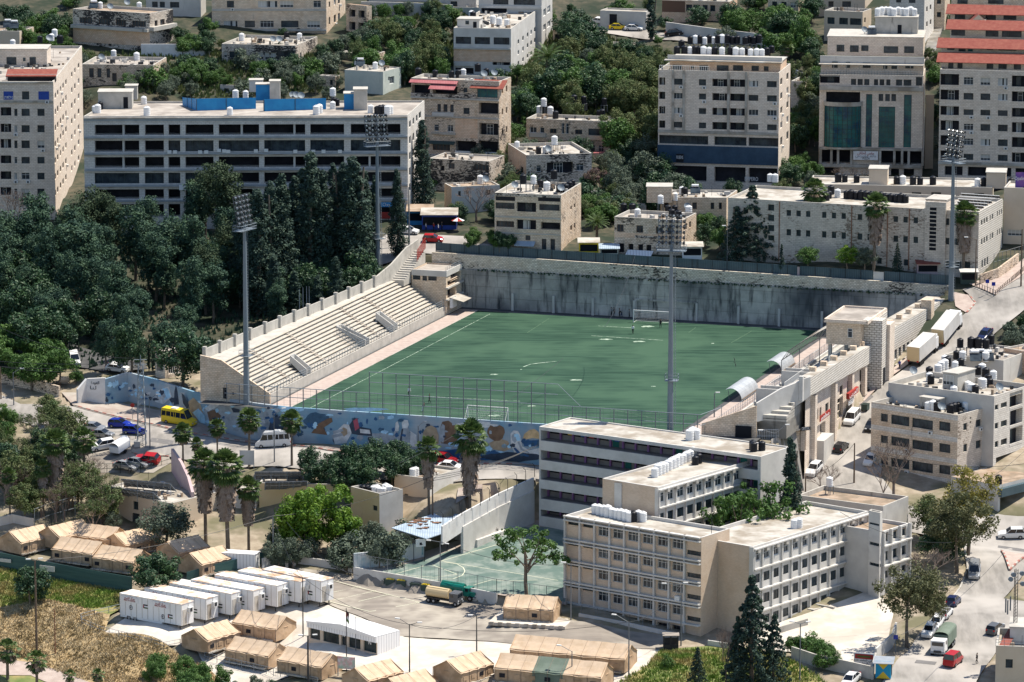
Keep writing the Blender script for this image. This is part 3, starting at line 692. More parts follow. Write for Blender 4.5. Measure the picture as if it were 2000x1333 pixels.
# ---------------- mural paintings on the near wall ----------------
mw=bpy.data.objects['mural_wall'];MF=Face(S(-36.6,100.6),S(38,100.6),-8,.5)
for n_,c in dict(mu_white=(.48,.50,.51),mu_grey=(.26,.30,.34),mu_dark=(.035,.05,.075),mu_sand=(.30,.24,.17),mu_brown=(.14,.09,.06),mu_gold=(.50,.36,.20),mu_red=(.30,.07,.10),mu_sky=(.30,.50,.68),mu_navy=(.03,.09,.20),mu_tree=(.04,.09,.15)).items():
 mat(n_,c,tuple(min(1,v*1.55)for v in c),.9,detail=8)
mulayer=[0]
def paint(name,pts,m,F=MF,ell=None):
 mulayer[0]+=1;off=.012+.0035*(mulayer[0]%30)
 if ell:
  x,y,a,b_,nz=ell;n=18;pts=[(x+a*math.cos(2*math.pi*i/n)*(1+nz*rnd.uniform(-1,1)),y-b_*math.sin(2*math.pi*i/n)*(1+nz*rnd.uniform(-1,1)))for i in range(n)][::-1]
 mb=MB();q=[]
 for x,y in pts:
  u,z=F.uz(x,y);q.append(F.pt(u,z,off))
 mb.poly(q);return mb.build(name,[m],mw,mw.location)
PAINT=[('painted_bush',(621,822,26,15,.15),'mu_tree'),('painted_cloud',(560,800,30,5,.3),'mu_sky'),('painted_cloud',(930,830,35,7,.3),'mu_white'),('painted_cloud',(715,800,40,4,.3),'mu_sky'),('painted_shore',(900,890,75,12,.2),'mu_navy'),
 ('painted_shore',(1000,893,60,9,.2),'mu_dark'),('painted_town',(745,858,30,12,.2),'mu_grey'),('painted_arch_ruin',(547,828,22,16,.15),'mu_dark'),('painted_olive_tree',(968,846,17,15,.2),'mu_brown')]
for n_,e,m in PAINT:paint(n_,None,m,ell=e)
PP=[('painted_rock',[(608,846),(622,828),(640,818),(648,816),(650,824),(632,836),(640,850)],'mu_brown'),
 ('painted_roof',[(680,834),(693,815),(703,834),(725,838),(727,852),(700,850),(680,846)],'mu_dark'),('painted_lantern',[(690,822),(698,817),(702,836),(694,842)],'mu_red'),
 ('painted_pattern',[(703,838),(722,840),(724,848),(704,846)],'mu_white'),
 ('painted_veil',[(664,836),(672,828),(682,830),(687,846),(676,866),(654,868),(650,850)],'mu_white'),('painted_face',[(664,842),(671,835),(678,838),(679,848),(672,853)],'mu_sand'),
 ('painted_fingers',[(650,842),(668,838),(672,842),(652,848)],'mu_grey'),('painted_fingers',[(648,850),(668,846),(670,851),(650,856)],'mu_grey'),
 ('painted_suit',[(778,872),(780,850),(786,836),(797,834),(801,846),(800,872)],'mu_grey'),('painted_head',[(786,836),(785,826),(790,820),(797,821),(799,830),(796,837)],'mu_white'),
 ('painted_sleeve',[(769,866),(770,842),(777,842),(781,864)],'mu_grey'),('painted_hand',[(772,842),(773,826),(777,823),(780,832),(779,842)],'mu_white'),('painted_lapel',[(780,866),(785,838),(788,838),(784,868)],'mu_dark'),
 ('painted_scarf',[(802,842),(814,850),(815,874),(801,872)],'mu_white'),
 ('painted_arch',[(825,868),(827,844),(834,834),(843,831),(852,836),(857,850),(857,868)],'mu_sand'),('painted_gate',[(830,868),(832,848),(838,840),(845,839),(851,845),(853,868)],'mu_sky'),
 ('painted_ruin',[(861,866),(859,838),(864,824),(876,822),(890,832),(893,862),(884,870)],'mu_brown'),('painted_statue',[(860,862),(859,838),(864,828),(869,832),(869,852),(866,866)],'mu_grey'),
 ('painted_hill',[(955,866),(975,856),(992,862),(1000,876),(985,882),(962,878)],'mu_sand'),
 ('painted_robe',[(997,848),(1003,841),(1012,842),(1017,852),(1020,872),(1035,880),(1058,874),(1058,892),(1030,900),(1008,893),(998,868)],'mu_white'),
 ('painted_face',[(1000,850),(1004,846),(1009,848),(1011,858),(1006,866),(1000,860)],'mu_grey'),
 ('painted_dome',[(1020,860),(1024,848),(1034,840),(1044,838),(1052,844),(1056,858),(1040,856)],'mu_gold'),('painted_city',[(1020,861),(1056,860),(1057,872),(1024,872)],'mu_navy'),
 ('painted_folds',[(1006,874),(1016,884),(1034,890),(1032,893),(1012,888),(1003,876)],'mu_navy'),('painted_folds',[(1014,862),(1020,876),(1034,884),(1033,886),(1017,879),(1011,864)],'mu_grey')]
for k in range(95):
 x=505+k*5.8+rnd.uniform(-4,4);yt=793+(x-560)*.0735;paint('painted_detail',None,rnd.choice(['mu_grey','mu_dark','mu_navy','mu_sky','mu_grey','mu_sky','mu_tree','mu_navy']),ell=(x,yt+rnd.uniform(.45,1)*62 if k%3 else yt+rnd.uniform(6,40),rnd.uniform(2,7),rnd.uniform(1.5,6),.35))
for n_,p_,m in PP:paint(n_,p_,m)
def segface(i):return Face(MWxy[i],MWxy[i+1],-8,.5)
for i,n_,p_,m in[(1,'painted_shadow',[(204,0)],None),
 (2,'painted_figure',[(341,765),(344,752),(347,765),(350,790),(340,792)],'mu_dark'),(2,'painted_cloud',[(305,765),(330,755),(336,775),(320,790),(303,785)],'mu_white'),(2,'painted_smoke',[(318,758),(330,762),(334,776),(322,782)],'mu_sky'),
 (3,'painted_torso',[(368,785),(378,777),(392,790),(398,810),(386,822),(372,806)],'mu_sand'),(3,'painted_arm',[(355,768),(360,772),(370,792),(366,800),(358,788)],'mu_dark'),(3,'painted_wave',[(376,806),(388,798),(400,812),(402,828),(392,826)],'mu_sky'),(3,'painted_ridge',[(398,800),(424,786),(442,788),(449,800),(449,826),(410,826)],'mu_grey'),
 (3,'painted_snow',[(400,798),(420,785),(434,784),(426,794),(408,804)],'mu_white'),(3,'painted_stone',[(405,805),(420,800),(432,812),(428,826),(410,824)],'mu_brown'),
 (4,'painted_eye',[(452,796),(468,800),(470,806),(456,806)],'mu_dark'),(4,'painted_ruins',[(452,812),(480,816),(498,824),(496,846),(456,842)],'mu_grey'),(4,'painted_arch_ruin',[(482,812),(498,816),(498,836),(484,832)],'mu_dark'),
 (5,'painted_ruins',[(502,822),(540,816),(556,832),(556,866),(504,856)],'mu_grey'),(5,'painted_arch_ruin',[(525,836),(532,822),(548,820),(556,830),(556,860),(528,856)],'mu_dark')]:
 if m:paint(n_,p_,m,segface(i))
for k in range(26):
 x=208+k*3.6;i=0 if x<247 else 1;paint('painted_detail',None,rnd.choice(['mu_grey','mu_sky','mu_white','mu_dark','mu_sky','mu_navy']),segface(i),ell=(x,742+abs(x-250)*.12+rnd.uniform(3,36),rnd.uniform(2,6),rnd.uniform(1.5,6),.4))
for k in range(60):
 x=300+k*4.3;i=2 if x<372 else 3 if x<447 else 4 if x<497 else 5;ya=741+(x-300)*.33 if x<450 else 782+(x-450)*.1;paint('painted_detail',None,rnd.choice(['mu_grey','mu_sky','mu_sky','mu_navy','mu_dark','mu_sky','mu_grey']),segface(i),ell=(x,ya+rnd.uniform(10,50),rnd.uniform(2,7),rnd.uniform(1.5,6),.4))
F1=segface(0);mat('whitewash',(.62,.60,.58),(.74,.73,.71),.5,stain=((.3,.28,.27),.2));
# whitewashed end of the wall with lettering, black head at the seam
t=empty('whitewashed_wall',P(165,752,-2));reg(t,'wall','whitewashed stone wall with black lettering at the left end of the blue mural')
wp=[P(152,742,.3).xy,P(170,738,.4).xy,P(205,738,.5).xy]
mb=MB();wall_run(mb,wp,lambda i:h(wp[i].x,wp[i].y-2)-.8,lambda i:(-1.5,.2,.45)[i],.5);mb.build('wall_face',['whitewash'],t,t.location)
FW=Face(wp[1],wp[2],-6,.3)
def text_obj(name,body,m,size,p,ang,parent=None,ext=.01,sx=1.0,tilt=math.pi/2,org=None):
 cu=bpy.data.curves.new(name,'FONT');cu.body=body;cu.size=size;cu.extrude=ext;cu.align_x='CENTER';cu.align_y='CENTER';cu.resolution_u=2
 o=bpy.data.objects.new(name,cu);sc.collection.objects.link(o);bpy.context.view_layer.update()
 me=bpy.data.meshes.new_from_object(o);bpy.data.objects.remove(o);o=bpy.data.objects.new(name,me);sc.collection.objects.link(o)
 me.materials.clear();me.materials.append(MATS[m]);o.rotation_euler=(tilt,0,ang);o.scale=(sx,1,1)
 if parent is not None:o.parent=parent;o.location=Vector(p)-Vector(parent.location)
 else:o.location=p
 return o
_AR={'ا':'\uFE8D\uFE8E','ب':'\uFE8F\uFE90\uFE91\uFE92'}
def face_text(F,parent,body,m,x,y,wpx,size,out=.06,name='lettering'):
 u,z=F.uz(x,y);p=F.pt(u,z,out)
 o=text_obj(name,body,m,size,p,F.ang,parent)
 wd=max(v.co.x for v in o.data.vertices)-min(v.co.x for v in o.data.vertices)if len(o.data.vertices)else 1
 u0,_=F.uz(x-wpx/2,y);u1,_=F.uz(x+wpx/2,y);o.scale[0]=abs(u1-u0)/max(wd,.01);return o
face_text(FW,t,'\uFE93\uFEA9\uFEEE\uFECC\uFEDF\uFE8D','ink',186,748,16,.8);face_text(FW,t,'\uFE8E\uFEE8\uFEDF','ink',182,758,12,.9)
# ---------------- left stand ----------------
t=empty('concrete_stand',S(-46,50));reg(t,'grandstand','long concrete terrace of bench rows along the left side of the pitch');O=t.location
NR=13;du=.68;dz_=.44;u0=-41.1;v0,v1=5.5,97.0
mb=MB();bb=MB()
Tm=Matrix.Translation(S(0,0))@ Matrix.Rotation(-YAW,4,'Z')  # local x = u, local -y = v
def ubox(m_,ua,ub,va,vb,za,zb,mi=0):m_.box(ua,-vb,za,ub,-va,zb,mi,Tm)
ubox(mb,u0-.05,u0+.25,v0-4,v1,-.1,1.75)
for i in range(NR):
 ua=u0-(i+1)*du;z=1.3+i*dz_
 ubox(mb,ua,u0-i*du,v0-i*.12,v1,-.1,z)
 ubox(bb,ua-.06,ua+.34,v0-i*.12+.3,v1-.3,z+.30,z+.42)
ZW=1.3+NR*dz_
ubox(mb,-53.8,u0-NR*du,v0-8,v1,-.1,ZW)
mb.build('terrace',['concrete'],t,O);mat('bench',(.47,.41,.33),(.58,.52,.43),.9);bb.build('benches',['bench'],t,O)['kind']='stuff'
mb=MB()  # end wall in yellow stone
a_=[S(-53.9,97.1,-.3),S(u0+.3,97.1,-.3),S(u0+.3,97.1,1.9),S(u0-NR*du,97.1,ZW+.35),S(-53.9,97.1,ZW+1.0)]
mb.poly(a_);mb.poly([p+S(0,-.4,0)-S(0,0,0)for p in reversed(a_)])
for i in range(5):j=(i+1)%5;k_=S(0,-.4,0)-S(0,0,0);mb.poly([a_[j],a_[i],a_[i]+k_,a_[j]+k_])
mb.build('end_wall',['stone_tan'],t,O)
FE=Face(a_[0],a_[1],0,8)
for(x0,x1,y0,y1)in[(436,444,758,779),(454,457,767,771)]:
 q=MB();ua,za=FE.uz(x0,y1);ub,zb=FE.uz(x1,y0);FE.slab(q,ua,ub,za,zb,-.02,.03);q.build('doorway',['void'],t,O)
# access boxes cut into the rows
for(px,py,L_)in[(575,702,6),(665,644,7.5),(742,618,5.5)]:
 c0=P(px,py,4.4);rel=c0-S(0,0);v=-(rel.x*sU+rel.y*cU);u=rel.x*cU-rel.y*sU
 mb=MB()
 for(va,vb)in((v-1.1,v-.9),(v+.9,v+1.1)):
  k=len(mb.v);pr=[(u-.3,3.9),(u-.3,5.2),(u0+.2,2.9),(u0+.2,1.2)]
  for vv in(va,vb):
   for(uu,zz)in pr:mb.v.append(tuple(S(uu,vv,zz)))
  for q in((0,1,2,3),(7,6,5,4),(0,4,5,1),(1,5,6,2),(2,6,7,3),(3,7,4,0)):mb.f.append(tuple(k+i for i in q));mb.m.append(0)
 ubox(mb,u-.45,u-.28,v-1.1,v+1.1,3.5,5.25);mb.poly([S(u-.3,v-.9,4.1),S(u-.3,v+.9,4.1),S(u0,v+.9,1.3),S(u0,v-.9,1.3)])
 mb.build('access_well',['plaster_white' if px==665 else 'plaster_grey'],t,O)
# small stair blocks crossing the rows
for v in(26,38.5,66,84):
 mb=MB()
 for i in range(NR):ubox(mb,u0-(i+1)*du+.36,u0-i*du,v-.6,v+.6,1.3+i*dz_-.02,1.3+i*dz_+.2)
 mb.build('stair',['roof_grey'],t,O)
def railing(name,pts,hgt=1.1,gap=.9,m='galv',parent=None,org=(0,0,0),rails=(1.0,.5),r=.03,rr=None):
 mb=MB();rr=rr or r
 for a,b in zip(pts,pts[1:]):
  L=(b-a).length;n=max(1,round(L/gap))
  for i in range(n+1):
   p=a.lerp(b,i/n);mb.tube(p,p+Vector((0,0,hgt)),r,n=4,cap=False)
  for k in rails:mb.tube(a+Vector((0,0,hgt*k)),b+Vector((0,0,hgt*k)),rr,n=4,cap=False)
 return mb.build(name,[m],parent,org,uv=False)
railing('front_railing',[S(u0+.1,97,1.75),S(u0+.1,0,1.75)],1.3,1.4,'galv',t,O,(1,.66,.33),.035)
railing('upper_railing',[S(-44,96.8,3.1),S(-44,90,3.1)],1.2,.6,'galv',t,O)
for v in(47.5,49,50.5,52):railing('gate_railing',[S(u0,v,1.7),S(u0-4.2,v,4.3)],1.5,.35,'galv',t,O,(1,.1),.035)
# perimeter wall with piers behind the stand
t=empty('pier_wall',S(-52,50));reg(t,'wall','grey concrete perimeter wall with evenly spaced piers behind the terrace');O=t.location
line=[(-53.7,95.5),(-53.2,80),(-52.3,60),(-51.4,35),(-50.9,13)]
def wl(v):
 for(a,va),(b,vb)in zip(line,line[1:]):
  if vb<=v<=va:return a+(b-a)*(va-v)/(va-vb)
 return line[0][0]if v>95 else line[-1][0]
vs=[95.5-i*6.6 for i in range(13)]
mb=MB()
for a,b in zip(vs,vs[1:]):wall_run(mb,[S(wl(a),a).xy,S(wl(b),b).xy],ZW-3,ZW+1.75,.25)
mb.build('wall_panel',['concrete'],t,O)
for v in vs:
 mb=MB();ubox(mb,wl(v)-.3,wl(v)+.35,v-.35,v+.35,ZW-.2,ZW+2.25);mb.build('pier',['concrete'],t,O)
mb=MB();up=[S(-50.9,16),S(-50.4,8),S(-50.2,0),S(-49.8,-6)]
wall_run(mb,[p.xy for p in up],ZW-2,lambda i:(ZW+1.75,ZW+3.2,ZW+5.2,ZW+6)[i],.3);mb.build('stepped_wall',['concrete'],t,O)
t=empty('stairway',S(-49,5));reg(t,'stairs','grey concrete stairs climbing beside the press booth to the street')
mb=MB()
for i in range(14):ubox(mb,-50.6,-47.9,8-i*.9-.9,8-i*.9,ZW-1,ZW+i*.29+.2)
mb.build('steps',['concrete'],t,t.location)
railing('handrail',[S(-48,0,ZW+2.6),S(-48,-5,ZW+4.4)],2.2,.35,'ink_red',t,t.location,(1,.75,.5,.25),.04)
# press booth
t=empty('press_booth',S(-45.5,0));reg(t,'building','small concrete booth with band of windows at the far end of the terrace');O=t.location
mb=MB();mb.prism([S(-50.2,4).xy,S(-47.7,4).xy,S(-40.6,4).xy,S(-40.6,-5.3).xy,S(-47.7,-5.3).xy],-.2,9.0,0,1)
FB=Face(S(-47.7,4),S(-40.6,4),0,9);FR=Face(S(-40.6,4),S(-40.6,-5.3),0,9)
mb=MB();A,B_,C,D=S(-47.8,4).xy,S(-40.6,4).xy,S(-40.6,-5.3).xy,S(-47.8,-5.3).xy
for f,ops in((FB,[(806,821,535,547,'d'),(825,834,537,549,'d'),(836,853,539,549,'d')]),(FR,[(880,899,533,541,'g'),(874,897,550,556,'g'),(874,890,560,576,'g')])):
 f.z0,f.z1=-.2,8.6
 for(x0,x1,y0,y1,k)in ops:
  ua,zb_=f.uz(x0,y0);ub,za=f.uz(x1,y1);f.op.append((min(ua,ub),max(ua,ub),za,zb_,.3 if k=='d' else 1.2,k))
 f.wall(mb,0,1)
 for(ua,ub,za,zb_,dep,k)in f.ops:
  if k=='d':add_window(t,O,f.pt(ua,za,-dep),f.ang,ub-ua,zb_-za,'d')
for f in(Face(C,D,-.2,8.6),Face(D,A,-.2,8.6)):f.wall(mb,0,1)
mb.build('wall',['stone_tan','interior'],t,O)
mb=MB();mb.prism([q for q in(A,B_,C,D)],8.1,8.3,0);mb.build('roof',['roof_grey'],t,O)
mb=MB();e=.25
for f in(FB,FR):f.slab(mb,0,f.L,7.6,8.75,-.2,.12)
mb.build('fascia',['plaster_grey'],t,O)
for z in(2.9,5.2):mb=MB();FR.slab(mb,-.3,FR.L,z,z+.3,0,.5);mb.build('floor_slab',['concrete'],t,O)
railing('roof_railing',[FR.pt(0,8.6),FR.pt(FR.L,8.6)],.9,1.0,'galv',t,O)
mb=MB();T2=Matrix.Translation(FR.pt(4,3.0,1.6))@ Matrix.Rotation(FR.ang,4,'Z')@ Matrix.Rotation(R(14),4,'X');mb.box(-3,-1.7,0,2.6,1.4,.08,0,T2);mb.build('awning',['canvas_white' if 'canvas_white' in MATS else 'roof_pale'],t,O)
tk=MB();p=P(866,503,9.4);mb=MB();mb.box(p.x-1.4,p.y-.7,9.6,p.x+1.4,p.y+.7,10.9,0);
for dx in(-1.2,1.2):mb.box(p.x+dx-.05,p.y-.4,8.2,p.x+dx+.05,p.y+.4,9.6,0)
t2=mb.build('metal_cabinet',['roof_pale'],None,(p.x,p.y,8.3));reg(t2,'cabinet','pale metal cabinet raised on legs above the press booth roof')
# hanging white sheets by the booth
mb=MB();
for i in range(6):q=S(-39.9,3-i*.5,1.2);mb.box(q.x-.25,q.y-.05,1.3,q.x+.3,q.y+.08,3.1+.3*math.sin(i*2),0)
o=mb.build('white_banner',['frame_white'],None,S(-39.9,3,1.3));reg(o,'banner','crumpled white sheet hung on the railing end below the press booth')
# ---------------- goals, fences, dugouts ----------------
def goal(v,sgn,place_):
 t=empty('football_goal',S(0,v));reg(t,'goal','white football goal frame',place_);O=t.location
 mb=MB();r=.09
 for u in(-3.66,3.66):mb.tube(S(u,v,0),S(u,v,2.44),r);mb.tube(S(u,v,2.44),S(u,v-sgn*1.9,.05),.04,n=5);mb.tube(S(u,v,.05),S(u,v-sgn*1.9,.05),.04,n=5)
 mb.tube(S(-3.66,v,2.44),S(3.66,v,2.44),r);mb.tube(S(-3.66,v-sgn*1.9,.05),S(3.66,v-sgn*1.9,.05),.04,n=5);mb.build('frame',['frame_white'],t,O)
 mb=MB()
 for i in range(25):
  u=-3.66+7.32*i/24;mb.tube(S(u,v,2.4),S(u,v-sgn*1.9,.05),.008,n=3,cap=False)
 for i in range(8):
  f=i/7;mb.tube(S(-3.66,v-sgn*1.9*f,2.4*(1-f)+.05),S(3.66,v-sgn*1.9*f,2.4*(1-f)+.05),.008,n=3,cap=False)
 mb.build('net',['frame_white'],t,O)
goal(0,1,'in front of the stained far wall');goal(98.4,-1,'beside the mural wall at the near end')
t=empty('ball_fence',S(0,100.4));reg(t,'fence','tall wire ball fence on steel posts along the top of the mural wall');O=t.location
mb=MB();zt_=lambda u:7.6 if-21<u<13.3 else 3.9
us=[-48+i*2.46 for i in range(36)]
for a in us:
 if a>38.6:continue
 v=100.45 if a>-37 else 100.45-(-37-a)*.1
 mb.tube(S(a,v,.3),S(a,v,zt_(a)),.085,n=5)
mb.build('post',['pole_grey'],t,O)['kind']='stuff'
mb=MB()
for(a,b,z)in[(-48,38.6,3.9),(-48,38.6,2.2),(-21,13.3,7.6),(-21,13.3,5.8),(-21,13.3,3.9)]:mb.tube(S(a,100.3,z),S(b,100.45,z),.065,n=4)
mb.tube(S(13.3,100.45,7.6),S(17.5,100.45,3.9),.05,n=4);mb.tube(S(-21,100.45,7.6),S(-25.5,100.45,3.9),.02,n=4)
mb.tube(S(38.6,100.45,3.9),S(40.2,93,3.9),.05,n=4);mb.tube(S(40.2,93,.2),S(40.2,93,4.2),.06,n=4);mb.tube(S(38.6,100.45,2),S(40.2,93,2),.05,n=4)
mb.build('rail',['galv'],t,O)
mb=MB()
for i in range(70):u=-48+i*1.24;mb.tube(S(u,100.4,.4),S(u,100.4,3.9),.016,n=3,cap=False)
for i in range(5):mb.tube(S(-48,100.4,.9+i*.65),S(38,100.4,.9+i*.65),.016,n=3,cap=False)
mb.build('wire_mesh',['pole_grey'],t,O)['kind']='stuff'
mat('shelter_sheet',(.36,.38,.40),(.46,.48,.50),.8,rough=.4)
def dugout(v,L_,place_):
 t=empty('dugout',S(36.2,v));reg(t,'shelter','white ribbed arched team shelter',place_);O=t.location
 mb=MB();n=9;rad=2.0;prof=[(37.2-rad*(1-math.cos(math.pi*.66*i/n)),.1+2.3*math.sin(math.pi*.66*i/n))for i in range(n+1)]
 m_=18
 for j in range(m_):
  va,vb=v-L_/2+L_*j/m_,v-L_/2+L_*(j+1)/m_
  for(ua,za),(ub,zb)in zip(prof,prof[1:]):
   mb.poly([S(ua,va,za),S(ub,va,zb),S(ub,vb-.16,zb),S(ua,vb-.16,za)],0);mb.poly([S(ua,vb-.16,za),S(ub,vb-.16,zb),S(ub,vb,zb-.05),S(ua,vb,za-.05)],1)
 mb.build('arched_roof',['shelter_sheet','metal_grey'],t,O)
 mb=MB()
 for vv in(v-L_/2,v,v+L_/2):mb.tube(S(36.3-1.4,vv,0),S(36.3-1.6,vv,1.95),.05,n=5)
 mb.build('post',['pole_grey'],t,O);mb=MB();ubox(mb,36.9,37.4,v-L_/2+.3,v+L_/2-.3,.35,.5);mb.build('bench',['wood'],t,O)
dugout(63.5,11,'nearest the camera beside the pitch');dugout(37,9,'under the steel canopy beside the pitch')
# ---------------- right stand and street facade ----------------
t=empty('main_stand',S(50,60));reg(t,'grandstand','pale stone grandstand building with shops along the sloping right hand street');O=t.location
def wbox(name,m,ua,ub,va,vb,za,zb):mb=MB();ubox(mb,ua,ub,va,vb,za,zb);return mb.build(name,[m]if isinstance(m,str)else m,t,O)
mb=MB();NRr=12
for i in range(NRr):ubox(mb,41.2+i*.95,52.6,6,96.5-max(0,i-6)*1.5,-.1 if i<6 else .2+i*.48,.9+i*.48)
mb.build('seating_steps',['concrete'],t,O)
wbox('front_wall','plaster_grey',40.9,41.2,6,97.5,-.1,1.4)
ZT=7.6
mb=MB();FO=Face(S(54.5,88),S(54.5,44.5),3.9,ZT);fz=lambda u:9.0-(9.0-6.9)*u/FO.L;nq=12
for i in range(nq):
 ua,ub=FO.L*i/nq,FO.L*(i+1)/nq;A_,B_2=FO.pt(ua,fz(ua)-3.2),FO.pt(ub,fz(ub)-3.2);mb.poly([A_,B_2,FO.pt(ub,fz(ub)),FO.pt(ua,fz(ua))]);mb.poly([FO.pt(ua,fz(ua)),FO.pt(ub,fz(ub)),FO.pt(ub,fz(ub),-1.9),FO.pt(ua,fz(ua),-1.9)],1)
 mb.poly([FO.pt(ua,fz(ua),-1.9),FO.pt(ub,fz(ub),-1.9),FO.pt(ub,fz(ub)-2,-1.95),FO.pt(ua,fz(ua)-2,-1.95)],1);mb.poly([FO.pt(ua,fz(ua)-3.2,-2.4),FO.pt(ub,fz(ub)-3.2,-2.4),B_2,A_],1)
mb.build('upper_band',['stone_band','roof_pale'],t,O)
F2=Face(S(53.5,87.5),S(53.5,44.5),-9,5.6)
SW=[(1595,1598,800,820),(1601,1604,797,817),(1622,1626,780,796),(1629,1633,776,792),(1636,1640,790,802),(1655,1659,745,762),(1662,1666,741,758),(1679,1683,724,744),(1684,1688,720,740),(1679,1683,752,768),(1684,1688,748,764),(1612,1618,790,803),(1640,1646,756,770)]
for(x0,x1,y0,y1)in SW:
 ua,zb_=F2.uz(x0,y0);ub,za=F2.uz(x1,y1);F2.op.append((min(ua,ub),max(ua,ub),min(za,zb_),max(za,zb_),.2,'d'))
for(x0,x1,y0,y1)in[(1562,1574,850,880),(1634,1646,782,812),(1602,1612,830,845)]:
 ua,zb_=F2.uz(x0,y0);ub,za=F2.uz(x1,y1);F2.op.append((min(ua,ub),max(ua,ub),min(za,zb_),max(za,zb_),.8,'g'))
mb=MB();F2.wall(mb);mb.build('street_wall',['stone_cream','interior'],t,O)
for(ua,ub,za,zb_,dep,k)in F2.ops:
 if k=='d':add_window(t,O,F2.pt(ua,za,-dep),F2.ang,ub-ua,zb_-za,'d')
for v in(83,69,57,47.5):wbox('buttress','stone_cream',53.5,54.3,v-.7,v+.7,-9,5)
for v in(80.5,73,66,59,52,46):wbox('parapet_block','stone_tan',52.4,53.5,v-.45,v+.45,fz(88-v)-.1,fz(88-v)+.75)
# lower shops under the overhang
wbox('shop_box','plaster_grey',53.0,55.2,74,81,-8,-3.4)
# near end wall: yellow stone, then white concrete
def vwall(name,pts,m,gaps=()):
 mb=MB();mb.poly(pts);c=sum((p for p in pts),Vector())/len(pts);n=(pts[1]-pts[0]).cross(pts[2]-pts[0]).normalized()*-.35
 mb.poly([p+n for p in reversed(pts)])
 for i in range(len(pts)):j=(i+1)%len(pts);mb.poly([pts[j],pts[i],pts[i]+n,pts[j]+n])
 return mb.build(name,[m],t,O)
vwall('end_wall',[S(38.3,98.6,-1),S(47.7,97.8,-1),S(47.7,97.8,5.5),S(38.3,98.6,2.0)],'stone_tan')
D_=lambda t_,z:S(47.7+6.8*t_,97.6-9.6*t_,z)
vwall('end_wall',[D_(0,2.7),D_(.4,2.9),D_(.86,5.0),D_(1,5.8),D_(1,9.1),D_(.84,8.9),D_(.8,8.6),D_(.45,7.8),D_(0,5.9)],'plaster_white')
wbox('end_pier','plaster_white',53.0,53.7,89.4,90.2,5.2,9.5)
vwall('end_recess',[S(46,93,-8),S(52.6,87.4,-8),S(52.6,87.4,5.6),S(46,93,4.2)],'stone_tan')
wbox('gate_opening','void',44.2,47.0,98.3,98.5,-1,2.0)
railing('gate_railing',[S(47.9,97.7,-.8),S(51.5,96.4,-.8)],2.2,.3,'frame_white',t,O)
# tower and press box
wbox('stair_tower','stone_band',52.8,56.4,41.2,44.6,-3,11.4);wbox('stair_tower','stone_cream',53.2,57.0,37.5,41.2,-2,10.2)
wbox('tower_recess','void',56.35,56.48,42.1,43.5,-1.2,2.6)
wbox('press_box',['stone_tan'],46.7,53.0,33,47,7.1,11.1)
mb=MB();mb.prism([S(46.3,47.4).xy,S(54.4,47.4).xy,S(54.4,32.6).xy,S(46.3,32.6).xy],11.1,11.35,0,1);mb.build('press_box_roof',['stone_cream','roof_grey'],t,O)
mb=MB();
for(ua,ub,va,vb)in((46.3,54.4,47.1,47.4),(46.3,54.4,32.6,32.9),(46.3,46.6,32.6,47.4),(54.1,54.4,32.6,47.4)):ubox(mb,ua,ub,va,vb,11.35,11.7)
mb.build('roof_parapet',['stone_cream'],t,O)
Fp=Face(S(46.7,47),S(53,47),7,11);ua,zb_=Fp.uz(1656,642);ub,za=Fp.uz(1665,660);add_window(t,O,Fp.pt(ua,za,.08),Fp.ang,ub-ua,zb_-za,'w')
for u,v in((47.2,46),(52.4,46),(47.2,34),(52.4,34)):wbox('box_column','concrete',u-.3,u+.3,v-.3,v+.3,3,7.1)
wbox('stand_side','stone_band',53.0,54.5,33,44.5,7,11.1)
# far street wall beyond the tower
F3=Face(S(55.2,40),S(57.6,-2),-3,8.0)
SW3=[(1730,1735,694,710),(1739,1744,690,707),(1747,1752,685,701),(1755,1760,680,696),(1763,1768,675,690),(1771,1776,670,685),(1779,1783,666,680)]
for(x0,x1,y0,y1)in SW3:
 ua,zb_=F3.uz(x0,y0);ub,za=F3.uz(x1,y1);F3.op.append((min(ua,ub),max(ua,ub),min(za,zb_),max(za,zb_),.2,'w'))
mb=MB();F3.wall(mb);mb.poly([F3.pt(0,8),F3.pt(F3.L,8),F3.pt(F3.L,8,-4),F3.pt(0,8,-4)],1);mb.poly([F3.pt(F3.L,-3,-4),F3.pt(0,-3,-4),F3.pt(0,8,-4),F3.pt(F3.L,8,-4)],1);mb.build('street_wall',['stone_band','roof_pale'],t,O)
for(ua,ub,za,zb_,dep,k)in F3.ops:add_window(t,O,F3.pt(ua,za,-dep),F3.ang,ub-ua,zb_-za,'w')
for k in range(6):v=35-k*6;wbox('parapet_block','stone_tan',53.2+(35-v)*.055,54.2+(35-v)*.055,v-.4,v+.4,8,8.8)
wbox('corner_pier','stone_tan',55.6,57.6,8.5,11,0,9.6)
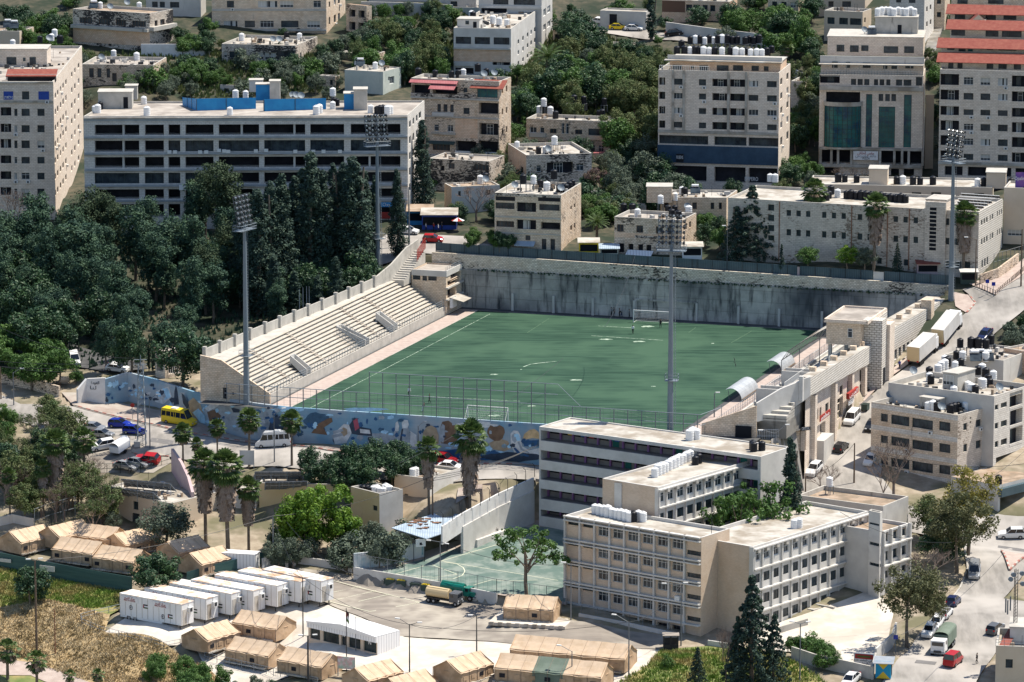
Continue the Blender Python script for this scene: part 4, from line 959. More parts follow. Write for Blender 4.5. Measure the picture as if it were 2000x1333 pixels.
# railings, stair flights on the stand
railing('pitch_railing',[S(38.9,98.6,.1),S(39.2,50,.1),S(39.4,6,.1)],1.5,1.1,'galv',t,O,(1,.5),.035)
railing('stand_railing',[S(41,75,1.4),S(41,30,1.4)],1.4,.5,'frame_white',t,O,(1,.1),.025)
railing('stand_railing',[S(44.6,68,2.6),S(44.6,52,2.6)],1.2,.35,'frame_white',t,O,(1,.1),.03)
railing('stand_railing',[S(48.5,52,4.6),S(48.5,30,4.6)],1.2,.35,'frame_white',t,O,(1,.1),.03)
for v in(73,56):wbox('stair_well','plaster_grey',41.3,46.5,v-1.6,v-1.3,.8,3.8);wbox('stair_well','plaster_grey',41.3,46.5,v+1.3,v+1.6,.8,3.8)
t2=empty('steel_canopy',S(41,35));reg(t2,'canopy','curved lattice steel canopy reaching from the press box over the right side seats')
mb=MB();pr=[S(39.0,49,4.0),S(41,44,5.4),S(43.2,38,6.5),S(45.5,33,7.0)];pr2=[p+Vector((1.2,2.6,1.1))for p in pr]
for a,b in((pr,None),(pr2,None)):
 for p,q in zip(a,a[1:]):mb.tube(p,q,.09,n=5)
for k in range(3):
 for j in range(5):
  f=j/5;p=pr[k].lerp(pr[k+1],f);q=pr2[k].lerp(pr2[k+1],f);mb.tube(p,q,.05,n=4);g_=pr2[k].lerp(pr2[k+1],min(1,f+.2));mb.tube(p,g_,.04,n=4)
mb.build('truss',['dark_metal'],t2,t2.location)
mb=MB()
for k in range(3):mb.poly([pr2[k],pr2[k]+Vector((3.5,7,.9)),pr2[k+1]+Vector((3.0,6,.9)),pr2[k+1]])
mb.build('canopy_sheet',['roof_pale'],t2,t2.location)
for p in(pr[0],pr[1],pr[2]):q=MB();q.tube((p.x,p.y,.2),p,.07,n=5);q.build('post',['pole_grey'],t2,t2.location)
# shop signs on the street facade
def board(name,cat,desc,pl_,F,x0,x1,y0,y1,m,out=.35,th=.12,text=None,tm='sign_white',ts=.6,group=None,lines=None):
 xm=(x0+x1)/2;zb_,za=F.zy(xm,y0+(y1-y0)*.12),F.zy(xm,y1-(y1-y0)*.12);ua,ub=F.ux(x0,za),F.ux(x1,za)
 mb=MB();F.slab(mb,min(ua,ub),max(ua,ub),min(za,zb_),max(za,zb_),out-th,out);o=F.pt(min(ua,ub),min(za,zb_),out-th)
 r_=mb.build(name,[m],None,o);reg(r_,cat,desc,pl_,group)
 for(tx,ty,tw,s_,body)in([((x0+x1)/2,(y0+y1)/2,(x1-x0)*.8,ts,text)]if text else[])+list(lines or[]):
  tt=face_text(F,None,body,tm,tx,ty,tw,s_,out+.02);tt.parent=r_;tt.location=tt.location-Vector(o)
 return r_
board('shop_sign','sign','black shop sign reading CRYSTAL','at the street corner of the stand',Face(S(50.5,89.6),S(54.2,86.4),-9,5),1561,1580,832,841,'dark_metal',.6,text='CRYSTAL',ts=.7)
board('shop_sign','sign','long red shop sign with white letters','on the stand facade above the motorbikes',F2,1592,1612,804,818,'ink_red',.9,text='\uFEE2\uFECC\uFEC4\uFEE3',ts=1.0)
board('shop_sign','sign','red box sign with white writing','projecting from the stand facade above the white van',F2,1645,1664,760,774,'ink_red',1.2,.5,text='\uFEF2\uFE91\uFEAE\uFECC\uFEDF\uFE8D',ts=.9)
board('shop_sign','sign','white sign with black lettering below the red box sign','on the stand facade',F2,1647,1656,779,790,'sign_white',1.0,text='CITY',tm='ink',ts=.8)
# ---------------- floodlight masts ----------------
mat('lamp_face',(.20,.23,.26),rough=.3)
def mast(p,H_,place_,lean=0):
 t=empty('floodlight_mast',p,R(lean));reg(t,'floodlight','tall grey steel floodlight mast',place_,'floodlight masts round the football ground')
 mb=MB();mb.tube((0,0,-1),(0,0,H_+1.5),.56,.28,12);mb.build('pole',['galv'],t,uv=False,smooth=False)
 mb=MB()
 for s_ in(-.22,.22):mb.tube((.85+s_*0,s_,1),(.62,s_,H_),.03,n=4)
 for i in range(int(H_/.5)):mb.box(.62+.2*(1-i*.5/H_),-.22,1+i*.5,.68+.2*(1-i*.5/H_),.22,1.04+i*.5)
 mb.build('ladder',['galv'],t,uv=False)
 for zz in(H_*.28,):
  mb=MB();mb.box(-.9,-.9,zz,1.3,.9,zz+.08);
  for a in((-.9,-.9),(1.3,-.9),(1.3,.9),(-.9,.9)):mb.tube((a[0],a[1],zz),(a[0],a[1],zz+1.1),.035,n=4)
  for q in(.55,1.1):
   c_=[(-.9,-.9),(1.3,-.9),(1.3,.9),(-.9,.9),(-.9,-.9)]
   for a,b in zip(c_,c_[1:]):mb.tube((a[0],a[1],zz+q),(b[0],b[1],zz+q),.03,n=4)
  mb.build('rest_platform',['galv'],t,uv=False)
 mb=MB();mb.box(-2.5,-.9,H_,2.5,.9,H_+.1)
 for q in(.5,1.0):
  c_=[(-2.5,-.9),(2.5,-.9),(2.5,.9),(-2.5,.9),(-2.5,-.9)]
  for a,b in zip(c_,c_[1:]):mb.tube((a[0],a[1],H_+q),(b[0],b[1],H_+q),.04,n=4)
 for i in range(11):
  for y in(-.9,.9):mb.tube((-2.5+i*.5,y,H_),(-2.5+i*.5,y,H_+1),.025,n=4)
 mb.build('service_platform',['galv'],t,uv=False)
 mb=MB()
 for i in range(8):
  x=(-2.45+i*.7)*.86;mb.tube((x,0,H_+.6),(x*1.12,.9,H_+5.9),.05,n=4)
 for j in range(6):z=H_+1.2+j*.9;mb.box(-2.2,.1+j*.15,z,2.2,.2+j*.15,z+.09)
 mb.tube((0,-.2,H_),(0,.7,H_+5.8),.2,.12,6);mb.build('head_frame',['pole_grey'],t,uv=False)
 for j in range(6):
  mb=MB();mb.box(-2.2,-.12+j*.15,H_+1.42+j*.9,2.2,-.04+j*.15,H_+1.5+j*.9,1)
  for i in range(8):
   x=(-2.45+i*.7)*.86;z=H_+1.45+j*.9;y=-.1+j*.15
   mb.tube((x,y,z),(x+.02,y-.3,z-.14),.16,.22,7,i%2);mb.box(x-.18,y,z-.18,x+.18,y+.3,z+.18,1)
  mb.build('lamp_row',['lamp_face','dark_metal'],t,uv=False)
 return t
mast(S(-44.6,98.6,0),31,'in front of the near end of the terrace',62);mast(S(32.2,96.6,0),31,'at the near right corner of the pitch',-8)
mast(P(738,537,6.5),25.5,'behind the cypresses at the far left corner',22);mast(P(1857,600,6.5),27.5,'on the street corner at the far right',-55)
# planar lighting mast boxes etc. come with the street furniture
# ---------------- buildings on the far side ----------------
def G_(xs,ys):return xs,ys
ysC=[(244,264.5),(275,297),(307,328),(338,359),(370,389),(399,424)]
xsC=[(185,272),(283,320),(329,352),(362,417),(427,506),(516,596),(606,672),(685,782)]
cb=bld('com','commercial_building','building','long open fronted stone office block','with blue sheeting on its flat roof',(796,226,430),(163,228),(829,197),
 'stone_white','roof_grey',[('L','a',xsC,[ysC[0],ysC[2]],300,3.5),('L','a',xsC[:2],[ysC[1]],300,3.5),('L','v',xsC[2:],[ysC[1]],300,.8),('L','v',xsC[:4],[ysC[3]],300,.6),('L','a',xsC[4:],[ysC[3]],300,2.5),('L','a',xsC,ysC[4:],300,3),
  ('R','d',[(799,802.5),(806,809),(812.5,815.5),(818,822.5)],[(236,249),(266,281),(297,312),(327,342),(358,372)],801)],par=.35,
 bands=[('L','parapet_band',300,232,237,.12,'metal_grey')]+[('L','ledge',300,y,y+3.2,.35,'metal_grey')for y in(266.5,298.5,330,361,391)]+[('L','light_ledge',300,y,y+1.6,.4,'roof_pale')for y in(230,270,302,333.5,364.5)])
mb=MB()  # floor partitions seen in the open bays
f=cb['F']['L']
for(x,k)in[(239,0),(239,2),(470,0),(573,0),(720,0),(573,2),(239,1),(720,2)]:
 za,zb_=f.zy(300,ysC[k][1]),f.zy(300,ysC[k][0]);u=f.ux(x,za);f.slab(mb,u,u+.4,za,zb_,-3.4,-.6)
mb.build('partition',['plaster_grey'],cb['root'],cb['org'])
for(x,y)in[(331,300),(342,300),(391,300),(403,300),(428,297),(438,298),(446,299),(500,298),(520,297),(577,299),(632,299),(664,299),(612,299)]:
 mb=MB();u,z=f.uz(x,y);f.slab(mb,u-.4,u+.4,z,z+.65,.1,.5,0);o_=mb.build('air_conditioner',['frame_white'],cb['root'],cb['org']);mb=MB();f.slab(mb,u-.22,u+.22,z+.12,z+.55,.5,.52);mb.build('fan',['dark_metal'],o_,None and 0 or(0,0,0))if 0 else None
sub_box(cb,'stair_head',192,258,181,213,5,'concrete',win=[(241,250,190,212,'door')])
sub_box(cb,'stair_head',245,268,169,195,3,'concrete')
sub_box(cb,'stair_head',691,717,176,216,4,'concrete');sub_box(cb,'blue_stair_cover',672,692,184,214,3.5,'blue_sheet','roof_brown');sub_box(cb,'blue_stair_cover',500,527,166,197,3,'blue_sheet','roof_pale');sub_box(cb,'water_room',487,513,158,180,3,'plaster_white');sub_box(cb,'stair_head',527,547,160,200,3,'concrete')
def blue_fence(x0,x1,x2,y0,y1,y2,place_):
 z=cb['zr'];mb=MB();a,b,c=P(x0,y0,z),P(x1,y1,z),P(x2,y2,z)
 wall_run(mb,[a.xy,b.xy,c.xy],z,lambda i:(z+1.6,z+2.5,z+2.3)[i],.05);mb.box(a.x-.05,a.y,z,a.x+.05,a.y+.1,z+1.7)
 for p_ in(a.lerp(b,.33),a.lerp(b,.66),b,b.lerp(c,.5)):mb.tube((p_.x,p_.y-.08,z),(p_.x,p_.y-.08,z+2.4),.06,n=5,m=1)
 o=mb.build('blue_screen',['blue_sheet','dark_metal'],None,a);reg(o,'screen','bright blue metal sheet screen standing on the flat office roof',place_)
blue_fence(357,384,500,206,217,213,'behind its left half');blue_fence(515,516,637,217,218,214,'right of the blue stair box')
face_text(f,cb['root'],'\uFEF2\uFEE4\uFEDC\uFEA4\uFEE4\uFEDF\uFE8D \uFEF2\uFEE8\uFEB3 \uFEB0\uFEDB\uFEAE\uFEE4\uFEDF\uFE8D','ink',378,366.5,40,1.0,.52)
mb=MB();u0,zb_=f.uz(350,361);u1,za=f.uz(412,371);f.slab(mb,u0,u1,za,zb_,.4,.5);mb.build('sign_board',['sign_white'],cb['root'],cb['org'])
mb=MB();u0,zb_=f.uz(743,395);u1,za=f.uz(768,404);f.slab(mb,u0,u1,za,zb_,.4,.5);u0,zb_=f.uz(743,414);u1,za=f.uz(762,427);f.slab(mb,u0,u1,za,zb_,.4,.5,1);mb.build('sign_board',['blue_sheet','ink_red'],cb['root'],cb['org']);face_text(f,cb['root'],'Oxy','sign_white',755,399.5,16,1.0,.53)
ys6=[(210,230),(242,262),(272,293),(304,323),(335,354),(366,385)]
lb=bld('lapt','apartment_building','building','tall sandy apartment block with red awning roof','at the left edge of the photo',(104,160,430),(-30,160),(160,90),'stone_cream','roof_grey',
 [('L','b',[(-22,-2),(1,22)],ys6,50,1.2),('L','q',[(28,34),(42,58),(73,87)],[(a+3,b-3)for a,b in ys6],50),('L','d',[(43,57),(76,95),(7,26)],[(179,195)],50),
  ('R','q',[(107,109.5),(111.5,114),(117,119.5),(122,124.5),(127.5,130),(139,141.5),(145,147.5),(152,155)],[(169,180),(200,212),(231,243),(262,274),(294,306),(325,337),(357,369)],118)],
 par=.5,prim='R',dL=14.5,bands=[('L','cornice',50,197,201,.25,'roof_pale'),('L','cornice',50,160,163,.3,'roof_pale')])
F_,zt_l=sub_box(lb,'penthouse',-28,92,97,131,8,'stone_cream',win=[(13,32,112,127,'d'),(45,50,113,120,'d'),(58,70,112,128,'d')],z=lb['zr'])
def tile_roof(bi,F,x0,x1,y0,y1,drop,out,m='tile_red',name='tiled_roof',xr=None):
 """sloping strip of roof on the front plane F: y0 upper edge, y1 lower edge"""
 xr=xr or(x0+x1)/2;z1=F.zy(xr,y1);u0,u1=F.ux(x0,z1),F.ux(x1,z1);mb=MB();zt=z1+drop
 a=[F.pt(u0,z1,out),F.pt(u1,z1,out),F.pt(u1,zt,-.2),F.pt(u0,zt,-.2)]
 mb.poly(a);k=Vector((0,0,-.12));mb.poly([p+k for p in reversed(a)]);mb.poly([a[0]+k,a[1]+k,a[1],a[0]]);mb.poly([a[1]+k,a[2]+k,a[2],a[1]]);mb.poly([a[3]+k,a[0]+k,a[0],a[3]])
 return mb.build(name,[m],bi['root'],bi['org'])
tile_roof(lb,lb['F']['L'],15,108,130,146,1.6,2.4,xr=60)if 0 else None
o_=sub_box(lb,'terrace_room',15,108,147,161,2.2,'interior','tile_red',z=lb['zr'])
mb=MB();z=o_[1];Fq=o_[0];a=[Fq.pt(-.3,z-.1,.9),Fq.pt(Fq.L+.3,z-.1,.9),Fq.pt(Fq.L+.3,z+.9,-3),Fq.pt(-.3,z+.9,-3)];mb.poly(a);mb.poly([a[0]-Vector((0,0,.2)),a[1]-Vector((0,0,.2)),a[1],a[0]]);mb.build('tiled_roof',['tile_red'],lb['root'],lb['org'])
mat('tarp_blue',(.03,.06,.30),(.04,.09,.36),1)
f=lb['F']['L']
for(x0,x1)in((7,26),(75,96)):
 mb=MB();u0,zb_=f.uz(x0,179);u1,za=f.uz(x1,195);f.slab(mb,u0,u1,za,zb_,.02,.06);mb.build('banner',['tarp_blue'],lb['root'],lb['org'])
face_text(f,lb['root'],'\u05D4\u05D3\u05DC\u05D9\u05E0','sign_white',17,191,17,.9,.09)
def B_(*a,**k):return bld(*a,**k)
B_('villa','stone_villa','house','old stone villa with arched lower windows and jutting upper floor','above the low stone house',(292,27,104),(142,18),(338,15),'stone_black','roof_brown',
   [('L','n',[(155,180),(193,213),(226,246),(258,285)],[(37,48)],200),('L','w',[(165,172),(181,188),(200,206),(224,230),(241,250),(258,267)],[(65,82)],215),('L','n',[(211,218)],[(73,90)],215),('R','n',[(302,308),(313,322)],[(40,52)],305)],
   bands=[('L','balcony_slab',200,51,57,1.1,'concrete'),('R','balcony_slab',300,52,60,1.1,'concrete'),('L','arcade_wall',215,58,86,.02,'stone_pink')])
B_('lowh','stone_house','house','low dark stained stone house with arched windows','beside the small red tile roof',(300,128,168),(160,126),(325,116),'stone_old','roof_grey',
   [('L','n',[(174,183),(190,198),(208,215)],[(134,152)],200),('L','d',[(219,228)],[(143,160)],220),('L','n',[(266,276)],[(137,143)],270)])
B_('blk','apartment_building','building','stained stone apartment block with few wide windows','cut by the top of the photo left of centre',(637,-34,66),(413,-34),(674,-48),'stone_tan','roof_grey',
   [('L','q',[(443,457),(504,542),(547,573),(612,627)],[(2,15)],540),('L','q',[(415,430),(437,464),(478,498),(508,535),(549,583),(600,625)],[(41,54)],540),('R','q',[(642,645),(652,656),(660,664)],[(3,14),(33,48)],645)],
   bands=[('L','ledge',540,57,61,.5,'concrete'),('L','ledge',540,18,22,.2,'concrete')])
B_('b5','old_house','house','low old house with black stained parapet and glazed front','below the wide windowed block',(577,90,128),(433,86),(620,74),'stone_black','roof_pale',
   [('L','v',[(541,575)],[(100,117)],555),('L','s',[(505,514),(517,526),(529,539)],[(103,117)],520),('L','q',[(448,465),(437,443)],[(101,113)],455),('R','w',[(580,583),(586,589)],[(104,118)],585)])
B_('b6','stone_shed','house','small stone shed with pale flat roof and two dark doors','among shrubs left of the large bush',(737,106,126),(664,103),(752,98),'stone_old','roof_pale',[('L','d',[(703,711),(719,728)],[(112,125)],715)],par=.2)
B_('b7','green_house','house','pale greenish plaster house with satellite dish','between shrubs above the office block roof',(748,141,186),(673,137),(783,132),'plaster_green','roof_pale',[('R','w',[(761,770)],[(150,164)],765),('R','w',[(758,761)],[(150,158)],760)],par=.2)
w8=B_('b8','white_house','building','white and brown stepped apartment house with rooftop room','beside the feathery date palm',(998,57,150),(886,55),(1056,41),'plaster_white','roof_pale',
   [('L','v',[(890,920),(927,957),(964,995)],[(73,87)],940,.4),('L','v',[(889,925)],[(99,120)],905,.3),('L','w',[(935,944),(947,957)],[(106,117)],945),('L','b',[(962,996)],[(107,131)],980,1),('L','a',[(889,925)],[(133,145)],905,1),
 ('R','q',[(1011,1014),(1020,1023),(1029,1032),(1036,1039),(1043,1046),(1050,1053)],[(68,77),(89,98),(110,118)],1025)],
   bands=[('L','brown_storey',940,97,121,.015,'stone_pink'),('L','ledge',940,94,97,.4,'concrete'),('L','balcony_front',905,121,129,.35,'plaster_white',888,926)])
sub_box(w8,'roof_room',893,936,38,56,5,'plaster_white',win=[(909,916,41,48,'d'),(924,931,43,57,'door')])
B_('b9','grey_block','building','tall grey apartment block with glazed balconies','behind the white stepped house',(1058,-40,100),(935,-42),(1079,-50),'plaster_grey','roof_grey',
   [('L','v',[(963,993),(1003,1045)],[(-2,10)],1010,.5),('L','a',[(940,990)],[(16,30)],1010,1.2),('L','c',[(1025,1047)],[(24,45)],1035),('R','q',[(1061,1066),(1069,1075)],[(18,32),(48,60)],1063)],bands=[('L','ledge',1010,12,17,.3,'plaster_white')])
orn=B_('orn','ornate_house','building','old stone apartment house with red roofs and balustrades','beside the office block',(975,160,335),(803,153),(998,148),'stone_old','roof_grey',
   [('L','a',[(804,840)],[(166,184)],820,2),('L','a',[(845,893)],[(168,184)],860,2),('L','t',[(932,972)],[(174,191)],950,.1),('L','d',[(905,913)],[(172,181)],910),
 ('L','n',[(854,861),(866,874),(879,886)],[(204,219)],870),('L','d',[(905,917)],[(211,223)],910),('L','a',[(935,973)],[(201,223)],950,1.6),
 ('L','w',[(848,857),(874,885)],[(244,257)],865),('L','w',[(895,906),(914,925)],[(243,262)],910),('L','b',[(936,973)],[(241,267)],950,1.4),
 ('L','n',[(845,879)],[(280,294)],860),('L','a',[(890,930)],[(276,300)],910,1.6),('L','a',[(935,973)],[(276,300)],950,1.6),('R','n',[(980,983),(988,991)],[(170,182),(212,224),(250,262)],983)],
   bands=[('L','balustrade',870,184,192,.4,'stone_black',803,930),('L','ledge',900,192,195,.5,'concrete'),('L','balustrade',865,220,227,.5,'plaster_grey',845,887),('L','white_bay',865,231,258,.02,'plaster_white',845,888)if 0 else('L','ledge',900,229,231,.3,'concrete'),('L','ledge',865,259,263,.4,'roof_pale',843,890),('L','balustrade',925,296,304,.5,'frame_white',890,975),('L','ledge',900,304,309,1.0,'concrete'),('L','warm_bay',910,233,270,.012,'stone_pink',889,933)])
def sloped_roof(bi,fk,x0,x1,yh,yl,xr,out,drop,m,name='tiled_roof'):
 f=bi['F'][fk];z=f.zy(xr,yl);u0,u1=f.ux(x0,z),f.ux(x1,z);mb=MB()
 a=[f.pt(u0,z,out),f.pt(u1,z,out),f.pt(u1,z+drop,out-drop*2.2),f.pt(u0,z+drop,out-drop*2.2)];k=Vector((0,0,-.12))
 mb.poly(a);mb.poly([p+k for p in reversed(a)])
 for i in range(4):j=(i+1)%4;mb.poly([a[i]+k,a[j]+k,a[j],a[i]])
 return mb.build(name,[m],bi['root'],bi['org'])
sloped_roof(orn,'L',802,895,157,162,860,1.2,.6,'sheet_red','sheet_roof');sloped_roof(orn,'L',844,894,157,172,870,2.6,1.4,'sheet_red','sheet_roof');sloped_roof(orn,'L',920,985,160,172,950,1.0,1.5,'tile_red')
sloped_roof(orn,'L',838,890,274,280,865,1.3,.5,'frame_dark','awning')
B_('b10b','terrace_house','house','low blackened stone house with outside stairs','below the balustraded apartment house',(955,316,372),(838,310),(985,306),'stone_black','roof_grey',[('L','n',[(876,888),(927,955)],[(321,332)],920),('L','a',[(860,868)],[(324,334)],865,.6)],par=.3)
B_('b12','arched_house','house','weathered stone house with glazed balcony and arched ground floor','topped by tanks on stands below the wood',(1190,238,306),(1028,232),(1208,222),'stone_old','roof_pale',
   [('L','w',[(1035,1048),(1055,1063)],[(249,260)],1050),('L','n',[(1074,1087),(1123,1137)],[(253,262)],1110),('L','w',[(1097,1102),(1105,1111)],[(241,262)],1104),('L','v',[(1149,1181)],[(252,265)],1165),
 ('L','w',[(1153,1162),(1169,1179)],[(284,299)],1165),('L','a',[(1050,1064),(1070,1080),(1088,1100),(1110,1135)],[(278,290)],1090,.6),('R','n',[(1198,1201)],[(245,252)],1199)],
   bands=[('L','balcony_parapet',1165,265,273,.7,'stone_pink',1147,1184),('L','balcony_parapet',1050,260,268,.5,'concrete',1034,1066)])
B_('b13','black_house','house','small stone house with soot black front and loggia','beside the pink blossoming tree',(1028,304,372),(992,290),(1156,300),'stone_pink','roof_pale',
   [('L','n',[(996,999),(1017,1022)],[(320,332)],1010),('R','w',[(1048,1057),(1126,1140)],[(322,335)],1090),('R','b',[(1068,1119)],[(317,341)],1090,1.1)],wallR='stone_black',prim='R')
B_('b14','shack','house','low grey house with patched sheet metal roof','behind the bare branching tree',(882,366,420),(868,357),(976,362),'stone_pink','roof_brown',[('R','n',[(895,900),(950,958)],[(372,382)],940)],wallR='plaster_grey',prim='R',par=.2)
b15=B_('b15','corner_house','building','three storey stone house with blackened parapet','whose right side is bright rough stone',(1096,382,492),(966,377),(1135,361),'stone_tan','roof_pale',
   [('L','v',[(968,1005),(1053,1093)],[(398,410)],1030,.3),('L','b',[(1009,1047)],[(396,418)],1030,.9),('L','b',[(1009,1047)],[(430,452)],1030,.9),('L','a',[(1056,1094)],[(435,449)],1075,1.2),('L','n',[(969,1004)],[(432,444)],985,.6),
 ('L','n',[(1058,1067),(1075,1084)],[(467,490)],1070),('L','n',[(1026,1036)],[(460,470)],1030),('R','n',[(1114,1117),(1121,1124)],[(402,410),(440,450)],1116)],wallR='stone_old',
   bands=[('L','sooty_band',1030,386,394,.02,'tank_black',968,1006),('L','sooty_band',1075,386,394,.02,'tank_black',1051,1094),('L','parapet_band',1030,379,385,.05,'stone_black'),('L','ledge',1030,424,427,.1,'concrete'),('L','ledge',1030,456,458,.1,'concrete')])
sloped_roof(b15,'L',1008,1046,470,478,1027,1.6,.7,'sheet_blue','awning')
b16=B_('b16','stone_house','house','two storey stone house with arched shopfronts','in front of the wall fence at the centre',(1332,431,500),(1200,424),(1360,417),'stone_old','roof_grey',
   [('L','n',[(1205,1218),(1243,1256),(1281,1295),(1303,1315)],[(441,455)],1250),('L','a',[(1208,1219),(1227,1237),(1246,1256),(1262,1272)],[(477,495)],1240,.6),('R','n',[(1335,1342),(1346,1350)],[(438,450)],1338)],
   bands=[('L','pink_band',1250,456,466,.02,'stone_pink'),('L','sooty_band',1280,462,467,.03,'stone_black',1240,1295)])
sloped_roof(b16,'L',1228,1278,480,497,1250,2.6,.9,'sheet_white','awning')
b17=B_('b17','stone_house','house','low pale stone house with slanted lean to roof','between trees left of the long stone school',(1419,387,455),(1290,386),(1440,372),'stone_tan','roof_pale',[('L','n',[(1352,1361),(1388,1395),(1404,1410)],[(396,409)],1370),('L','a',[(1297,1306)],[(391,406)],1300,.4)],par=.4)
sub_box(b17,'lean_to',1263,1312,366,396,5,'stone_tan','roof_brown')
B_('b17b','hut','house','tiny plaster hut with rusty roof','left of the low pale stone house',(1262,398,425),(1206,398),(1268,390),'plaster_grey','roof_brown',[],par=.1)
r18=[(156,168),(184,195.5),(212.5,224),(240.5,252)]
a18=bld('a18','apartment_building','building','wide cream apartment block with rows of loggias','over dark blue shopfronts',(1522,143,372),(1286,137),(1544,122),'stone_cream','roof_pale',
   [('L','q',[(1315,1334),(1365,1379),(1462,1481),(1498,1517)],r18,1400),('L','b',[(1287,1299),(1391,1421),(1425,1456)],[(a-1,b+5)for a,b in r18],1420,1.3),('L','v',[(1287,1383),(1395,1458),(1462,1520)],[(267,284)],1400,.8),('L','a',[(1292,1380),(1395,1456),(1462,1518)],[(326,356)],1400,1.5),
 ('R','q',[(1524,1528),(1536,1540)],[(153,166),(181,194),(209,222),(238,251),(268,284)],1526)],
   par=1.0,bands=[('L','shop_fascia',1400,286,320,.5,'navy_panel'),('L','cornice',1400,257,262,.3,'roof_pale')])
MATS['sheet_fence']
pilasters(a18,'L',[1314.5,1335.5,1457.5,1422.8],.5,139,258,1400,.3,'roof_pale','strip')
for y in[(a+12,b+12)for a,b in r18]:pass
F_,zt18=sub_box(a18,'top_storey',1308,1524,117,142,9,'stone_pink','roof_grey',win=[(1314,1332,127,139,'v'),(1350,1355,129,134,'d'),(1366,1383,128,140,'v'),(1400,1423,128,141,'d'),(1432,1451,128,138,'d'),(1468,1482,129,139,'d'),(1492,1501,130,139,'d')],z=a18['zr'])
mb=MB();F_.slab(mb,-.5,F_.L+.3,zt18,zt18+1.0,-.4,-.15);F_.slab(mb,-1,F_.L+.5,zt18-.1,zt18+.12,-.5,1.3,1);mb.build('parapet',['plaster_grey','roof_pale'],a18['root'],a18['org'])
railing('terrace_railing',[a18['F']['L'].pt(.2,a18['z1']),a18['F']['L'].pt(a18['LL']*.42,a18['z1'])],1.0,.4,'frame_white',a18['root'],a18['org'],(1,),.04)
face_text(a18['F']['L'],a18['root'],'RUBENS','sign_white',1329,307,13,1.0,.8);face_text(a18['F']['L'],a18['root'],'EMPERO','sign_white',1468,350,26,1.2,.3)
mb=MB();f=a18['F']['L'];u0,zb_=f.uz(1322,300);u1,za=f.uz(1336,316);f.slab(mb,u0,u1,za,zb_,.5,.75);mb.build('sign_board',['tank_black'],a18['root'],a18['org'])
B_('b19','small_house','house','small pale stone house with potted roof','squeezed between the two large apartment blocks',(1572,160,215),(1545,156),(1599,146),'stone_cream','roof_grey',[('L','w',[(1556,1571)],[(172,187)],1563),('R','n',[(1578,1581),(1586,1589)],[(172,184)],1580)],prim='R')
gb=bld('glassb','glass_building','building','pale stone office tower with tall teal glass strips and round glass bay','right of centre top',(1804,149,345),(1601,146),(1812,140),'stone_cream','roof_pale',
   [('L','b',[(1601,1640)],[(147.5,166)],1620,1.5),('L','d',[(1662,1672),(1675,1685),(1688,1698),(1707,1715),(1718,1727),(1731,1739),(1750,1762),(1765,1780)],[(155,167)],1700),('L','d',[(1789,1801)],[(151,168)],1795),
 ('L','t',[(1691,1703),(1765,1780)],[(185,288)],1740),('L','t',[(1716,1748)],[(209,289)],1740),('L','d',[(1716,1725),(1729,1738),(1741,1750)],[(184,198)],1735),('L','a',[(1613,1680)],[(180,204)],1650,2.5),
 ('L','a',[(1604,1636),(1638,1662),(1720,1746),(1748,1774),(1777,1801)],[(294,320)],1700,2.2),('L','a',[(1610,1640),(1740,1756),(1765,1785)],[(329,344)],1700,1.5)],par=.4,dR=14,
   bands=[('L','cornice',1700,169,177,.6,'roof_pale'),('L','cornice',1700,289,293,1.0,'roof_pale'),('L','cornice',1700,321,327,.8,'roof_pale')])
pilasters(gb,'L',[1603,1624,1637,1663,1719,1747,1762,1775,1802],.5,293,321,1700,.9,'roof_pale')
f=gb['F']['L'];mb=MB();u0,u1=f.ux(1610,20),f.ux(1681,20);z0_,z1_=f.zy(1645,286),f.zy(1645,206);rr=(u1-u0)/2;n=12
for k_ in range(n):
 t0,t1=math.pi*k_/n,math.pi*(k_+1)/n;g=lambda t_,z,e=0:f.pt((u0+u1)/2-(rr+e)*math.cos(t_),z,(rr+e)*.55*math.sin(t_))
 mb.poly([g(t0,z0_),g(t1,z0_),g(t1,z1_),g(t0,z1_)],0)
 for e0,ez0,ez1 in((.3,z1_,z1_+.9),(.3,z0_-.4,z0_)):mb.poly([g(t0,ez0,e0),g(t1,ez0,e0),g(t1,ez1,e0),g(t0,ez1,e0)],1)
 mb.poly([f.pt((u0+u1)/2,z1_,0),g(t0,z1_,.3),g(t1,z1_,.3)],1);p0=g(t0,z0_,.04);mb.tube(p0,(p0.x,p0.y,z1_),.05,n=4,m=2)
 for j in range(9):zz=z0_+(z1_-z0_)*j/9;a_,b_=g(t0,zz,.04),g(t1,zz,.04);mb.tube(a_,b_,.035,n=4,m=2)
mb.build('glass_bay',['glass_teal','roof_pale','frame_dark'],gb['root'],gb['org'])
F1_,z1g=sub_box(gb,'terrace_storey',1604,1803,124,147,9,'stone_cream','roof_pale',win=[(1625,1636,121,133,'v'),(1652,1660,122,133,'d'),(1685,1700,123,133,'d'),(1725,1733,124,135,'d'),(1741,1752,124,135,'d'),(1768,1784,125,134,'d')],z=gb['zr'])
mb=MB();F1_.slab(mb,-.3,F1_.L+.2,z1g,z1g+1.6,-.5,-.2,0);F1_.slab(mb,-.5,F1_.L+.2,z1g-.12,z1g+.05,-.2,1.5,1)
for q in range(9):F1_.slab(mb,F1_.L*q/8-.06,F1_.L*q/8+.06,gb['zr'],z1g-.1,1.2,1.32,1)
mb.build('canopy',['plaster_grey','roof_pale'],gb['root'],gb['org']);railing('terrace_railing',[f.pt(.2,gb['z1']),f.pt(gb['LL']-.2,gb['z1'])],.9,.6,'pole_grey',gb['root'],gb['org'],(1,.5),.03)
